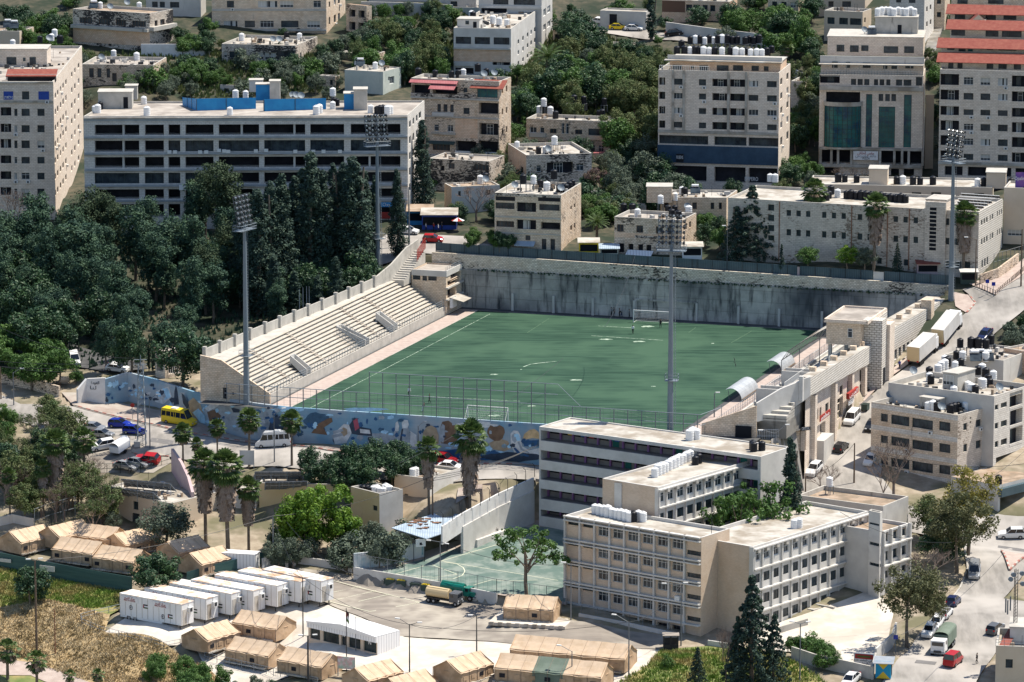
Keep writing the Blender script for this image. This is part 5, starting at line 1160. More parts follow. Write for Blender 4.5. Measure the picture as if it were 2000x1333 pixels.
F2_,z2g=sub_box(gb,'penthouse',1616,1803,72,108,14,'stone_cream','roof_pale',win=[(1634,1649,88,101,'d'),(1660,1677,89,102,'d'),(1682,1696,89,100,'d'),(1726,1754,91,104,'v'),(1766,1785,91,104,'d')],z=z1g)
F3_,z3g=sub_box(gb,'lift_room',1709,1792,34,67,5,'concrete','roof_grey',z=z2g,win=[(1753,1761,49,68,'door')])
mb=MB();u0,zb_=f.uz(1667,294);u1,za=f.uz(1715,312);f.slab(mb,u0,u1,za,zb_,1.0,1.1);mb.build('banner',['sign_white'],gb['root'],gb['org'])
face_text(f,gb['root'],'\uFEF2\uFED3\uFE8E\uFEE0\uFEA8\uFEDF\uFE8D \uFEF2\uFEE4\uFED0\uFEE3','ink_red',1691,298,32,.9,1.13);face_text(f,gb['root'],'\uFEB1\uFEAE\uFEA9\uFE8E\uFEE3 \uFED0\uFEDF\uFE8E\uFE91','ink_grey',1691,303.5,40,.8,1.13);face_text(f,gb['root'],'PIZZA','ink',1692,308.5,14,.7,1.13)
r21=[(152,167),(183,196),(215,226),(243,256),(272,285),(302,314)]
rb=bld('rapt','apartment_building','building','sandy apartment block with tiers of red tiled terraces','at the top right corner',(2040,141,352),(1836,136),(2055,130),'stone_cream','roof_pale',
   [('L','q',[(1882,1901),(1915,1934),(1949,1968),(2010,2025)],r21,1925),('L','b',[(1836.5,1873),(1976,2003)],[(a-6,b+4)for a,b in r21],1900,1.3),('L','a',[(1845,1880),(1890,1930),(1940,1975),(1983,2030)],[(327,345)],1925,1.2)],par=.9,dR=16,
   bands=[('L','cornice',1925,318,323,.5,'roof_pale')])
def tier(z,x0,x1,yt,yb,dep,wins,ry,back):
 F,zt=sub_box(rb,'terrace_storey',x0,x1,yt,yb,dep,'stone_cream','roof_pale',z=z,win=wins)
 mb=MB();a=[F.pt(-.8,zt-.3,2.6),F.pt(F.L,zt-.3,2.6),F.pt(F.L,zt+1.4,-1.2),F.pt(-.8,zt+1.4,-1.2)];k=Vector((0,0,-.12));mb.poly(a);mb.poly([a[0]+k,a[1]+k,a[1],a[0]]);mb.poly([p+k for p in reversed(a)]);mb.build('tiled_roof',['tile_red'],rb['root'],rb['org']);return F,zt
Fa,za_=tier(rb['zr'],1838,2038,116,139,13,[(1852,1862,121,134,'d'),(1870,1880,121,134,'d'),(1927,1940,123,135,'d'),(1950,1966,123,135,'d'),(1980,1994,124,136,'d')],0,0)
Fb,zb2=tier(za_+.2,1838,2038,88,110,11,[(1850,1864,87,98,'t'),(1872,1886,88,101,'d'),(1890,1900,88,101,'t'),(1927,1940,89,98,'d'),(1950,1985,89,99,'v')],0,0)
Fc,zc_=tier(zb2+.2,1856,2038,52,74,9,[(1858,1885,56,70,'v'),(1925,1950,60,72,'v'),(1957,1995,60,73,'v')],0,0)
Fd,zd_=sub_box(rb,'gable_dormer',1900,1922,42,72,4,'plaster_sand','roof_pale',z=zb2+.2)
mb=MB();g=[Fd.pt(-.5,zd_,.4),Fd.pt(Fd.L/2,zd_+1.5,.4),Fd.pt(Fd.L+.5,zd_,.4)];k=Vector((0,4.5,0));mb.poly([g[0],g[1],g[1]+k,g[0]+k]);mb.poly([g[1],g[2],g[2]+k,g[1]+k]);mb.poly([g[0],g[2],g[1]],1);mb.build('gable_roof',['tile_red','plaster_sand'],rb['root'],rb['org'])
Fe,ze_=tier(zc_+.2,1856,2038,22,42,8,[(1865,1885,27,38,'v'),(1925,1945,28,39,'v'),(1960,1985,28,39,'v')],0,0)
Ff,zf_=sub_box(rb,'top_storey',1858,2038,-20,8,8,'stone_tan','roof_grey',z=ze_+.2,win=[(1870,1890,0,8,'v'),(1930,1960,0,8,'v')])
B_('b22','hill_house','house','plain sandy house with three dark windows','on the hill left of the glass tower penthouse',(1685,24,72),(1610,21),(1702,14),'plaster_sand','roof_grey',[('L','d',[(1616,1630),(1639,1656),(1660,1682)],[(35,48)],1640),('R','d',[(1688,1691)],[(35,45)],1689)])
B_('b22b','hill_house','house','tan house partly hidden above the three windowed house','at the top edge of the photo',(1690,-30,18),(1600,-30),(1705,-36),'plaster_sand','roof_grey',[('L','d',[(1618,1628),(1645,1662)],[(3,14)],1640)])
tw=B_('b23','hill_block','building','pale apartment block with bare stairs beside it','behind the glass tower lift room',(1806,-20,90),(1738,-22),(1825,-32),'stone_white','roof_pale',[('L','d',[(1750,1760),(1775,1788)],[(-6,6)],1770),('R','n',[(1809,1812),(1816,1819)],[(13,23),(42,52)],1811)],wallR='stone_white')
B_('b24','brown_house','house','brown stone house with red balcony wall','at the top edge right of the stepped stairs',(1846,-30,60),(1826,-30),(1856,-36),'stone_tan','roof_brown',[('L','n',[(1830,1838)],[(0,8),(24,34)],1835)])
ls_y=[(410.5,422),(448,460.5),(493,505)]
ls_x=[(1536,1545),(1555,1564),(1574,1582.5),(1605.5,1614),(1624.5,1633),(1643.5,1652),(1675,1684),(1694,1703),(1713,1722),(1745,1754),(1764,1773),(1784,1793)]
ls=bld('lsch','stone_school','building','long two storey stone school with small barred windows','behind the stadium wall on the right',(1912,415,545),(1422,387),(1959,385),'stone_pit','roof_pale',
   [('L','k',ls_x,ls_y[:2],1540),('L','k',[(1745,1753),(1765,1774),(1713,1722)],[ls_y[2]],1540),('L','k',[(1432,1441),(1452,1461),(1472,1481)],ls_y[:2],1540),('L','k',[(1500,1512)],[(400,412),(420,432),(440,452),(460,470)],1506),('L','k',[(1845,1854),(1864,1876)],[(427,440),(465,478)],1850),('L','k',[(1848,1854),(1865,1878),(1882,1895)],[(511,526)],1870),
 ('R','k',[(1916,1919),(1921,1924),(1926,1929),(1933,1935),(1937,1940),(1947,1949),(1951,1953),(1955,1957)],[(429,440),(466,478)],1918),('R','k',[(1917,1920),(1922,1925),(1927,1930)],[(508,524)],1918)],par=.5,wallR='stone_band')
F_,z_t=sub_box(ls,'stair_tower',1808,1848,390,411,6,'stone_cream','roof_pale',z=ls['zr'])
f=ls['F']['L'];mb=MB();u0,u1=f.ux(1808,20),f.ux(1848,20);f.slab(mb,u0,u1,ls['z0'],z_t,-.01,.5,0);mb.build('tower_front',['stone_pit'],ls['root'],ls['org'])
for k in range(11):
 mb=MB();u0,u1=f.ux(1817,20),f.ux(1830,20);z=f.zy(1823,405+k*7.8);f.slab(mb,u0,u1,z-.55,z,.49,.53);mb.build('louvre',['void'],ls['root'],ls['org'])
pilasters(ls,'L',[1663,1733,1775.5,1522],.14,402,520,1663,.15,'rust','downpipe')
b25=bld('b25','municipal_annex','building','low sand coloured building with flat roofs and two square towers','behind the long stone school',(1938,367,425),(1580,360),(1950,358),'plaster_sand','roof_pale',[('L','d',[(1781,1799)],[(376,387)],1790),('L','d',[(1819,1838),(1903,1922)],[(376,382)],1830)],par=.3,dR=12)
sub_box(b25,'square_tower',1697,1733,331,362,5,'plaster_sand');sub_box(b25,'square_tower',1926,1964,338,368,6,'plaster_sand')
B_('b26','tan_building','building','plain tan rendered building','behind the purple billboard at the right edge',(2050,370,480),(1961,367),(2060,360),'plaster_sand','roof_pale',[('L','s',[(1968,1998)],[(449,461)],1980)],par=.3)
B_('b27','upper_house','building','dark red brown house with pale stone wing','at the top edge right of the tall cypress',(1424,4,42),(1293,0),(1440,-4),'stone_pink','roof_grey',[('L','s',[(1301,1316)],[(6,15)],1310),('L','v',[(1340,1352),(1354,1367),(1372,1382),(1387,1397)],[(10,22)],1370)],par=.3,
 bands=[('L','red_wall',1310,2,24,.02,'ink_red' if 0 else 'brown_trim',1293,1338)])
B_('b28','corner_shop','house','small rendered garage building','by the parked cars on the hill street',(1262,24,60),(1172,21),(1275,16),'plaster_grey','roof_pale',[('L','a',[(1190,1205)],[(28,48)],1197,.3)],par=.3)
B_('b29','flat_house','house','low flat roofed house in deep shade','at the top edge left of the tall grey block',(930,-6,30),(720,-8),(945,-14),'plaster_grey','roof_grey',[('L','d',[(880,893)],[(3,14)],885)],par=.3)
B_('b30','blue_house','house','narrow bluish plaster house','left of the tall grey block roof',(945,16,50),(875,14),(957,8),'plaster_green','roof_pale',[],par=.3)
B_('b31','grey_house','house','long grey house behind the stone villa','at the top edge',(392,-6,34),(285,-8),(402,-14),'plaster_grey','roof_grey',[('L','d',[(297,308),(312,322),(332,350)],[(4,15)],320)],par=.3)
B_('b32','left_house','house','small roofed house behind the tall left apartment block','near the top left corner',(38,62,110),(-30,60),(66,46),'plaster_sand','roof_brown',[],par=.5)
B_('n1','ruined_house','house','broken stone annex with shaded gaps','right of the wide windowed apartment block',(716,12,72),(676,8),(726,2),'stone_old','roof_brown',[('L','a',[(682,694),(700,712)],[(20,34),(44,60)],697,1)],par=.1)
B_('n2','red_shed','shed','small shed with red sheet roof','beside the arched stone house',(1186,301,318),(1156,300),(1196,293),'stone_pink','sheet_red',[],par=.02)
B_('n3','awning_shop','shop','small shop with red awning','right of the tall grey glazed block',(1108,62,84),(1080,60),(1116,56),'plaster_sand','sheet_red',[('L','a',[(1083,1105)],[(68,82)],1094,.6)],par=.02)
B_('n4','stone_house','house','old two storey stone house','in the trees below the balustraded house',(868,342,372),(838,340),(876,336),'stone_tan','roof_pale',[('L','n',[(843,849),(856,862)],[(349,359)],852)],par=.2)
B_('n5','hill_house','house','tan house with flat roof','at the top edge right of the dark house',(1560,-8,40),(1500,-10),(1572,-16),'stone_tan','roof_pale',[('L','q',[(1508,1518),(1526,1536),(1544,1554)],[(4,14),(22,31)],1530)],par=.3)
B_('n6','hill_house','house','pale house with flat roof and small windows','in the wood behind the hillside trees',(1230,88,118),(1185,86),(1242,80),'stone_cream','roof_pale',[('L','q',[(1192,1200),(1208,1216)],[(95,104)],1204)],par=.3)
B_('n7','garden_house','house','low pale garden house','in the garden strip behind the blue screens',(470,168,184),(430,166),(480,160),'plaster_grey','roof_pale',[('L','d',[(438,446)],[(173,180)],442)],par=.2)
B_('n8','garden_house','house','low tan garden house','right of the glazed old house',(655,150,176),(622,148),(664,142),'stone_old','roof_brown',[('L','d',[(630,636),(644,650)],[(156,166)],640)],par=.2)
# ---------------- school in front ----------------
W4x=[(1472.5,1484),(1491,1503),(1510,1521),(1529,1540),(1547,1559),(1566,1577),(1585,1596),(1603.5,1615),(1621,1633),(1640,1651.5),(1658,1670),(1676,1688)]
s4=bld('s4','school_block','building','four storey white and sand school block with green framed windows','facing the paved yard',(1471,1069,1246),(1370,1052),(1696,999),'school_brick','roof_pale',
   [('R','w',W4x,[(1068,1084)],1515,.1),('R','d',W4x,[(1110,1127.5),(1151.5,1170),(1194,1211)],1515,.1),('R','d',[(1547,1559),(1566,1577)],[(1208,1222)],1553,.3)],par=.55,prim='R',dL=12.2,trim='plaster_white',wallR='plaster_white')
def school_bits(s,fk,xs,yrows,xr,ytop,ybot,led,out=.24):
 pilasters(s,fk,xs,.32,ytop,ybot,xr,out,'plaster_white')
 f=s['F'][fk]
 for(ya,yb_)in led:
  mb=MB();za,zb_=f.zy(xr,yb_),f.zy(xr,ya);f.slab(mb,.02,f.L-.02,za,zb_,-.01,out+.25);mb.build('ledge',['plaster_white'],s['root'],s['org'])
school_bits(s4,'R',[1471.5,1487.5,1507,1526,1544.5,1563,1581.5,1600,1619,1637,1655.5,1674,1694],0,1515,1060,1222,[(1059,1061.5),(1098,1100.5),(1139.5,1142),(1181.5,1184)])
f=s4['F']['R']
for x in[1480,1497,1517,1535,1553,1572,1590,1609,1627,1646,1664,1682]:
 mb=MB();u=f.ux(x,0);f.slab(mb,u-.35,u+.35,s4['z1']-1.1,s4['z1']-.45,0,.45);mb.build('scupper',['concrete'],s4['root'],s4['org'])
pilasters(s4,'L',[1395.5],.75,1056,1243,1395,.25,'plaster_white');pilasters(s4,'L',[1468],.8,1069,1243,1468,.2,'plaster_white')
mb=MB();f=s4['F']['L'];u=f.ux(1374,-5);f.slab(mb,.1,2.6,s4['z0'],s4['z1']-1.2,-.01,.01);
cbl=[f.pt(f.ux(x,z),z,.08)for x,z in((1392,2),(1390,-4),(1386,-9),(1378,-12.5),(1374,-14),(1373,-19))]
mb=MB();mb.chain(cbl,.05);mb.build('cable',['dark_metal'],s4['root'],s4['org'])
W3x=[(1168,1190),(1197,1219),(1226,1248),(1255,1277),(1284,1307),(1313,1336)]
s3=bld('s3','school_block','building','four storey sand brick school block with white grid of fins','facing the tents',(1370,1051,1244),(1104,1007),(1425,1030),'school_brick','roof_pale',
   [('L','w',W3x,[(1030,1048)],1179,.15),('L','w',W3x,[(1074,1091),(1115,1133),(1157,1175)],1179,.15),('L','a',W3x,[(1196,1208)],1179,.5),('L','d',[(1109,1131),(1138,1160)],[(1020,1026),(1060,1066),(1102,1107),(1144,1149)],1119,.3),
 ('L','d',[(1342,1369)],[(1076,1085),(1120,1129),(1162,1171),(1205,1214)],1355,.25)],par=.5,trim='plaster_white')
school_bits(s3,'L',[1105,1134,1162.5,1192,1220.5,1250,1279,1308,1338],0,1179,1018,1212,[(1018,1020.5),(1028-2.5,1028),(1062,1065),(1069,1071.5),(1104,1107),(1110,1112.5),(1146,1149),(1152,1154.5),(1187,1190)],.4)
f=s3['F']['L']
for(x0,x1)in[(1108,1132),(1137,1161)]+W3x:
 for(ya,yb_)in[(1050,1062),(1092,1104),(1135,1146),(1176,1187)]:pass
mb=MB();u,z=f.uz(1326,1172);f.slab(mb,u-.45,u+.45,z,z+.7,.1,.6);mb.build('air_conditioner',['frame_white'],s3['root'],s3['org'])
W2x=[(1286.5,1297),(1304,1315),(1322.5,1335.5),(1341,1354),(1359,1371),(1377.5,1390.5),(1396,1409),(1414.5,1427),(1433,1445),(1450,1463),(1468,1481)]
s2=bld('s2','school_block','building','middle white school block with row of white tanks on its roof','between the other school blocks',(1285,953,1075),(1192,940),(1486,895),'school_brick','roof_pale',
   [('R','w',W2x,[(963,981)],1291,.1),('R','d',W2x,[(1003,1021),(1043,1060)],1291,.1)],par=.3,prim='R',dL=11,trim='plaster_white',wallR='plaster_white',zt=.9,gz=-15)
school_bits(s2,'R',[1286,1300.5,1319,1338.5,1356.5,1374.5,1393,1412,1430,1447.5,1466,1484],0,1291,957,1070,[(955,957.5),(990,992.5),(1031,1033.5)])
f=s2['F']['R']
for x in[1301,1319,1338,1357,1375,1392,1411,1429,1447,1466,1482]:
 mb=MB();u=f.ux(x,4);f.slab(mb,u-.35,u+.35,s2['z1']-1.0,s2['z1']-.35,0,.6);mb.build('scupper',['concrete'],s2['root'],s2['org'])
pilasters(s2,'L',[1283],.6,955,1060,1283,.2,'plaster_white');pilasters(s2,'L',[1208],1.4,944,1060,1208,.2,'plaster_white')
gal=[(842,862),(881,900),(918.5,938.5),(956,976),(997,1010)]
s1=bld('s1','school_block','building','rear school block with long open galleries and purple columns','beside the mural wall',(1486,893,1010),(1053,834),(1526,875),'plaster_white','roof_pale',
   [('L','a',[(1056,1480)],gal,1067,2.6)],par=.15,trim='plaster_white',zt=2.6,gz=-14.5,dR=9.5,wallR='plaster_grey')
f=s1['F']['L']
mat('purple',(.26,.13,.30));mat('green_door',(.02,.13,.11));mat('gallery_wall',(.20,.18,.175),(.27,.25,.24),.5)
for k,(ya,yb_)in enumerate(gal):
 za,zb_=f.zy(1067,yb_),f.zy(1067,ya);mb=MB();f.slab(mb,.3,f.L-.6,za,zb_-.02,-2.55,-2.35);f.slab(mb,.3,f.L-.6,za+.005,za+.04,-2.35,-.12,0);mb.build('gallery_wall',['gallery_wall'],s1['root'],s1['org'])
 mb=MB();n=17;L_=f.L-1
 for i in range(n):u=.3+L_*i/n;f.slab(mb,u,u+.32,za,zb_-.02,-2.35,-2.0)
 mb.build('purple_column',['purple'],s1['root'],s1['org'])['kind']='stuff'
 mb=MB()
 for i in range(n):
  u=.3+L_*i/n
  if(i*7+k*3)%5==0 and i>3:f.slab(mb,u+.5,u+1.7,za,zb_-.5,-2.35,-2.28,1)
  else:f.slab(mb,u+.4,u+L_/n-.1,zb_-.85,zb_-.35,-2.35,-2.28,0)
 mb.build('vent_windows',['void','green_door'],s1['root'],s1['org'])['kind']='stuff'
for x0,c in((1095,(.75,.50,.05)),(1120,(.05,.16,.42)),(1136,(.5,.07,.06)),(1174,(.03,.25,.30)),(1186,(.05,.12,.42))):
 mb=MB();u,z=f.uz(x0,848+(x0-1067)*.139);f.slab(mb,u,u+1.0,z-.2,z+.35,-2.27,-2.22);mb.build('painted_panel',[mat('paint%d'%x0,c)],s1['root'],s1['org'])
s5=bld('s5','school_wing','building','short white school wing with three window bays','behind the palm at the right end of the school',(1722,1040,1165),(1700,1035),(1776,1023),'plaster_grey','roof_brown',
   [('R','d',[(1722.5,1735),(1740,1753),(1757,1770)],[(1041,1059),(1078,1096),(1116,1130)],1728,.3)],par=.5,prim='R',dL=9,trim='plaster_white',wallR='plaster_white')
school_bits(s5,'R',[1723,1737.5,1755,1774],0,1728,1036,1150,[(1064,1066.5),(1103,1105.5)],.5)
s6=bld('s6','stair_block','building','tall grey louvred stair block','linking the yard school block and its short wing',(1719,1003,1170),(1697,998),(1724,1000),'plaster_grey','roof_pale',[('L','d',[(1698,1717)],[(1022,1026),(1060,1066),(1100,1106)],1707,.2)],par=.2,dR=1.2)
s7=bld('s7','school_annex','building','low school annex with rusty brown roof behind a parapet','behind the yard school block roof',(1725,990,1090),(1558,968),(1760,985),'plaster_grey','roof_brown',[],par=.7,dR=9,trim='concrete')
# entrance steps
t=empty('entrance_steps',gp(1585,1222));reg(t,'stairs','short concrete steps up to the green doors of the yard school block');O=t.location
f=s4['F']['R'];u0,u1=f.ux(1556,-17),f.ux(1590,-17)
for k in range(5):mb=MB();f.slab(mb,u0+2.5,u1,O.z-.3,O.z+1.0-k*.18,.3,1.6+k*.5);mb.build('step',['concrete'],t,O)
mb=MB();f.slab(mb,u1,u1+.4,O.z-.3,O.z+1.3,.3,3.8);mb.build('side_wall',['concrete'],t,O)
# ---------------- apartment house on the right ----------------
ay=[(812.5,832),(855,874),(897,916)]
ab=bld('ab','apartment_building','building','three storey tan and white apartment house crowded with rooftop tanks','beside the sloping right hand street',(1871,812,948),(1702,786),(1941,786),'stone_tan','roof_pale',
   [('L','d',[(1720,1734)],[(a-4,b-8)for a,b in ay],1727),('L','v',[(1740,1776),(1781,1822)],[(a,b-1)for a,b in ay],1758,.3),('L','v',[(1834,1856)],[(a-1,b-3)for a,b in ay],1762),('L','a',[(1712,1760),(1770,1815),(1822,1862)],[(943,962)],1790,1.0),
 ('R','d',[(1881.5,1889),(1906,1916),(1927,1937)],[(827,841),(868,883)],1885),('R','d',[(1894,1897)],[(815,819),(823,828)],1895),('R','d',[(1927,1931),(1934,1938)],[(911,925)],1885)],par=.8,wallR='stone_pit',trim='roof_pale',
   bands=[('L','pale_course',1790,y,y+9,.02,'stone_white')for y in(801,843,885,925)]+[('L','balcony_band',1790,850,855,.4,'stone_tan')if 0 else('L','ledge',1790,937,941,.5,'concrete')])
ab2=bld('ab2','apartment_wing','building','rear wing of the tank covered apartment house with balconies','at the right edge',(1942,775,912),(1735,748),(2015,738),'plaster_grey','roof_pale',
   [('R','d',[(1943,1950),(1955,1967)],[(791,801),(826,838),(862,874)],1947),('R','b',[(1972,1997)],[(768,800),(803,836),(838,872)],1975,1.3),('R','a',[(1945,2010)],[(893,925)],1950,1.5)],par=.9,wallR='stone_white',trim='concrete')
sub_box(ab,'roof_shed',1796,1832,776,797,3.5,'concrete','roof_grey');sub_box(ab2,'roof_room',1841,1870,728,762,6,'concrete','roof_grey',win=[(1842,1862,733,752,'s')])
ab3=bld('ab3','low_house','house','low house whose roof holds tall black tanks','behind the tank covered apartment house',(1960,705,760),(1846,693),(2020,690),'plaster_grey','roof_grey',[],par=.4)
ab4=bld('ab4','brick_house','house','house with dark red parapet','at the right edge behind the rooftop tanks',(2030,692,740),(1961,680),(2040,680),'stone_pink','roof_brown',[],par=.3,dR=10)
sh=bld('sh','shop_row','building','row of dark shops under a rusty brown flat roof','at the right edge by the yellow flowered tree',(1950,948,1000),(1940,946),(2040,925),'plaster_grey','roof_brown',[('R','a',[(1953,2030)],[(972,1000)],1955,3)],par=.1,prim='R',dL=10,
   bands=[('R','shop_fascia',1960,952,968,.8,'sheet_fence')])
kb=bld('kb','corner_house','house','stained sand plaster house with tiled roof terrace','in the bottom right corner',(1945,1262,1345),(1941,1256),(2060,1266),'plaster_sand','roof_pale',[('R','d',[(1964,1978)],[(1288,1305)],1970)],prim='R',dL=11,par=.9,zb=-24)
sub_box(kb,'roof_room',1972,2050,1226,1258,6,'plaster_white','roof_pale',ang='R')
# ---------------- low houses between avenue and tents ----------------
h1=bld('h1','solar_house','house','low sand coloured house with solar racks on its flat roof','behind the first tents',(335,984,1048),(187,956),(352,958),'plaster_sand','roof_pale',[('L','d',[(260,270)],[(980,996)],265),('L','d',[(258,273)],[(1003,1042)],265)],par=.3,gz=-15.8,dR=13)
h2=bld('h2','yellow_house','house','yellow rendered house with pale courtyard roof','behind the bright green tree',(662,947,1010),(506,944),(684,934),'plaster_yellow','roof_pale',[('L','d',[(662-20,662-12)],[(965,985)],650)],par=.6,gz=-13.5,dR=9)
h3=bld('h3','yellow_house','house','yellow and white rendered house with tanks behind its parapet','left of the leaning dead palm skirt',(741,965,1040),(685,951),(787,946),'plaster_yellow','roof_pale',[('L','d',[(728,737)],[(988,998)],733)],par=1.5,gz=-13.8,wallR='plaster_white')
h4=bld('h4','white_house','house','whitewashed house with graffiti on its side wall','between the two tall skirted palms',(838,936,1008),(770,927),(899,917),'plaster_sand','roof_pale',[('L','d',[(790,797)],[(965,975)],793)],par=.4,gz=-12.6,wallR='whitewash')
h5=bld('h5','pale_house','house','low pale house with stepped white roofs','behind the three middle palms',(500,962,1012),(372,950),(512,944),'plaster_white','roof_pale',[],par=.3,gz=-14,dR=12)
t=empty('pink_wall',P(378,1010,-14));reg(t,'wall','tall thin pink and tan wall stepping away behind the solar racks');mb=MB()
pw=[P(380,1012,-14).xy,P(372,975,-12).xy,P(358,945,-10).xy,P(340,925,-9).xy];wall_run(mb,pw,-16,lambda i:(-9.5,-8.2,-6.2,-4.6)[i],.5);mb.build('wall_panel',['plaster_pink'],t,t.location)
# ---------------- vegetation ----------------
def leaf_mesh(name,clumps,per,size,m,seed,upb=.35,rand=.8,shell=.55,flat=1.0):
 rg=np.random.default_rng(seed);C=np.array([c for c,r in clumps]);Rr=np.array([r for c,r in clumps]);n=len(clumps)*per
 idx=np.repeat(np.arange(len(clumps)),per);d=rg.normal(size=(n,3));d/=np.linalg.norm(d,axis=1)[:,None]
 rad=(shell+(1-shell)*rg.random(n))*1.0;pos=C[idx]+d*(Rr[idx]*rad)[:,None]*np.array([1,1,flat])
 nr=d*.9+rg.normal(size=(n,3))*rand*.6+np.array([0,0,upb]);nr/=np.linalg.norm(nr,axis=1)[:,None]
 a=np.cross(nr,rg.normal(size=(n,3)));a/=np.linalg.norm(a,axis=1)[:,None];b=np.cross(nr,a)
 s=size*(.6+.8*rg.random(n));a*=s[:,None];b*=(s*.62)[:,None]
 V=np.stack([pos-a,pos-b*.9+a*.1,pos+a,pos+b],1).reshape(-1,3)
 me=bpy.data.meshes.new(name);me.vertices.add(4*n);me.vertices.foreach_set('co',V.ravel());me.loops.add(4*n);me.loops.foreach_set('vertex_index',np.arange(4*n))
 me.polygons.add(n);me.polygons.foreach_set('loop_start',np.arange(n)*4);me.update(calc_edges=True);me.materials.append(MATS[m]);return me
def trunk_mb(hgt,r0,r1,limbs,seed,lean=.05):
 rg=random.Random(seed);mb=MB();p=Vector((0,0,-.6));n=5;d=Vector((rg.uniform(-lean,lean),rg.uniform(-lean,lean),1))
 for i in range(n):
  q=p+d*((hgt+.6)/n)+Vector((rg.uniform(-.1,.1),rg.uniform(-.1,.1),0));mb.tube(p,q,r0+(r1-r0)*i/n,r0+(r1-r0)*(i+1)/n,7,0,i==0);p=q
 for(end,f)in limbs:
  s=Vector((0,0,hgt*f));e=Vector(end);m_=s.lerp(e,.5)+Vector((0,0,.25));mb.tube(s,m_,r1*.75,r1*.45,5);mb.tube(m_,e,r1*.45,r1*.14,5)
 return mb
def blob_clumps(rg,R_,z0,z1,n,rc,squash=1.0,top=.0):
 cl=[]
 while len(cl)<n:
  v=Vector((rg.gauss(0,1),rg.gauss(0,1),rg.gauss(0,1))).normalized();k=rg.random()**.45
  x,y,z=v.x*R_*k,v.y*R_*k,(z0+z1)/2+v.z*(z1-z0)/2*k
  if z<z0+(z1-z0)*.08:continue
  cl.append(((x,y,z),rc*rg.uniform(.65,1.25)))
 return cl
def make_tree(nm,hgt,R_,cbase,leaf,seed,n=46,rc=1.0,per=130,size=.19,bark='bark',kind='blob',shell=.55):
 def f():
  rg=random.Random(seed);root=empty(nm)
  if kind=='blob':cl=blob_clumps(rg,R_-rc*.6,cbase,hgt-rc*.4,n,rc)
  elif kind=='cone':
   cl=[]
   for i in range(n):
    t=(i+.5)/n;z=cbase+(hgt-cbase)*t;w_=R_*(1-t)**.55*min(1,(t+.08)*4)
    a=rg.uniform(0,6.28);rr=w_*rg.uniform(.25,.85);cl.append(((math.cos(a)*rr,math.sin(a)*rr,z+rg.uniform(-.4,.4)),rc*rg.uniform(.7,1.2)*(1-.62*t)))
  elif kind=='tier':
   cl=[]
   for i in range(n):
    t=(i//6+.3)/(n/6);z=cbase+(hgt-cbase)*t;w_=R_*(1-t)**.85;a=i*2.4+rg.uniform(-.3,.3)
    for q in(.35,.7,1.0):cl.append(((math.cos(a)*w_*q,math.sin(a)*w_*q,z+q*.5-q*q*.9),rc*(1.15-.55*q)*(1-.6*t)))
  elif kind=='open':
   cl=[]
   for i in range(n):
    a=rg.uniform(0,6.28);el=rg.uniform(-.2,1.2);k=rg.uniform(.55,1);cl.append(((math.cos(a)*math.cos(el)*R_*k,math.sin(a)*math.cos(el)*R_*k,cbase+(hgt-cbase)*(.35+.6*math.sin(max(el,0))*k)+rg.uniform(-.5,.5)),rc*rg.uniform(.5,1.1)))
  me=leaf_mesh('crown',cl,per,size,leaf,seed,shell=shell);c=bpy.data.objects.new('crown',me);sc.collection.objects.link(c);c.parent=root
  limbs=[(cl[i][0],rg.uniform(.55,.95))for i in range(0,len(cl),max(1,len(cl)//(9 if kind=='open' else 6)))]if kind in('blob','open')else[]
  trunk_mb(hgt*.93 if kind in('cone','tier')else cbase+(hgt-cbase)*.45,.035*hgt/2+.08,.1 if kind !='open' else .14,limbs,seed).build('trunk',[bark],root,uv=False)
  return root
 return f
def branchy(p,d,L,r,lvl,mb,rg):
 q=p+d*L;mb.tube(p,q,r,r*.62,4 if lvl<3 else 3,0,False)
 if lvl==0:return
 for _ in range(3 if lvl>1 else 4):
  dd=(d+Vector((rg.uniform(-.8,.8),rg.uniform(-.8,.8),rg.uniform(-.25,.5)))).normalized();branchy(q,dd,L*rg.uniform(.62,.85),r*.6,lvl-1,mb,rg)
def make_bare(seed,m='twig',leaf=None,per=26,size=.12):
 def f():
  rg=random.Random(seed);root=empty('bare_tree');mb=MB();mb.tube((0,0,-.5),(0,0,1.8),.22,.17,7,0,False)
  for i in range(4):
   a=i*1.6+rg.uniform(-.3,.3);branchy(Vector((0,0,1.7)),Vector((math.cos(a)*.55,math.sin(a)*.55,1)).normalized(),1.9,.11,4,mb,rg)
  mb.build('branches',[m],root,uv=False)
  if leaf:
   pts=[Vector(v)for v in mb.v if v[2]>4];cl=[((p.x,p.y,p.z),.5)for p in rg.sample(pts,min(90,len(pts)))]
   c=bpy.data.objects.new('crown',leaf_mesh('crown',cl,per,size,leaf,seed));sc.collection.objects.link(c);c.parent=root
  return root
 return f
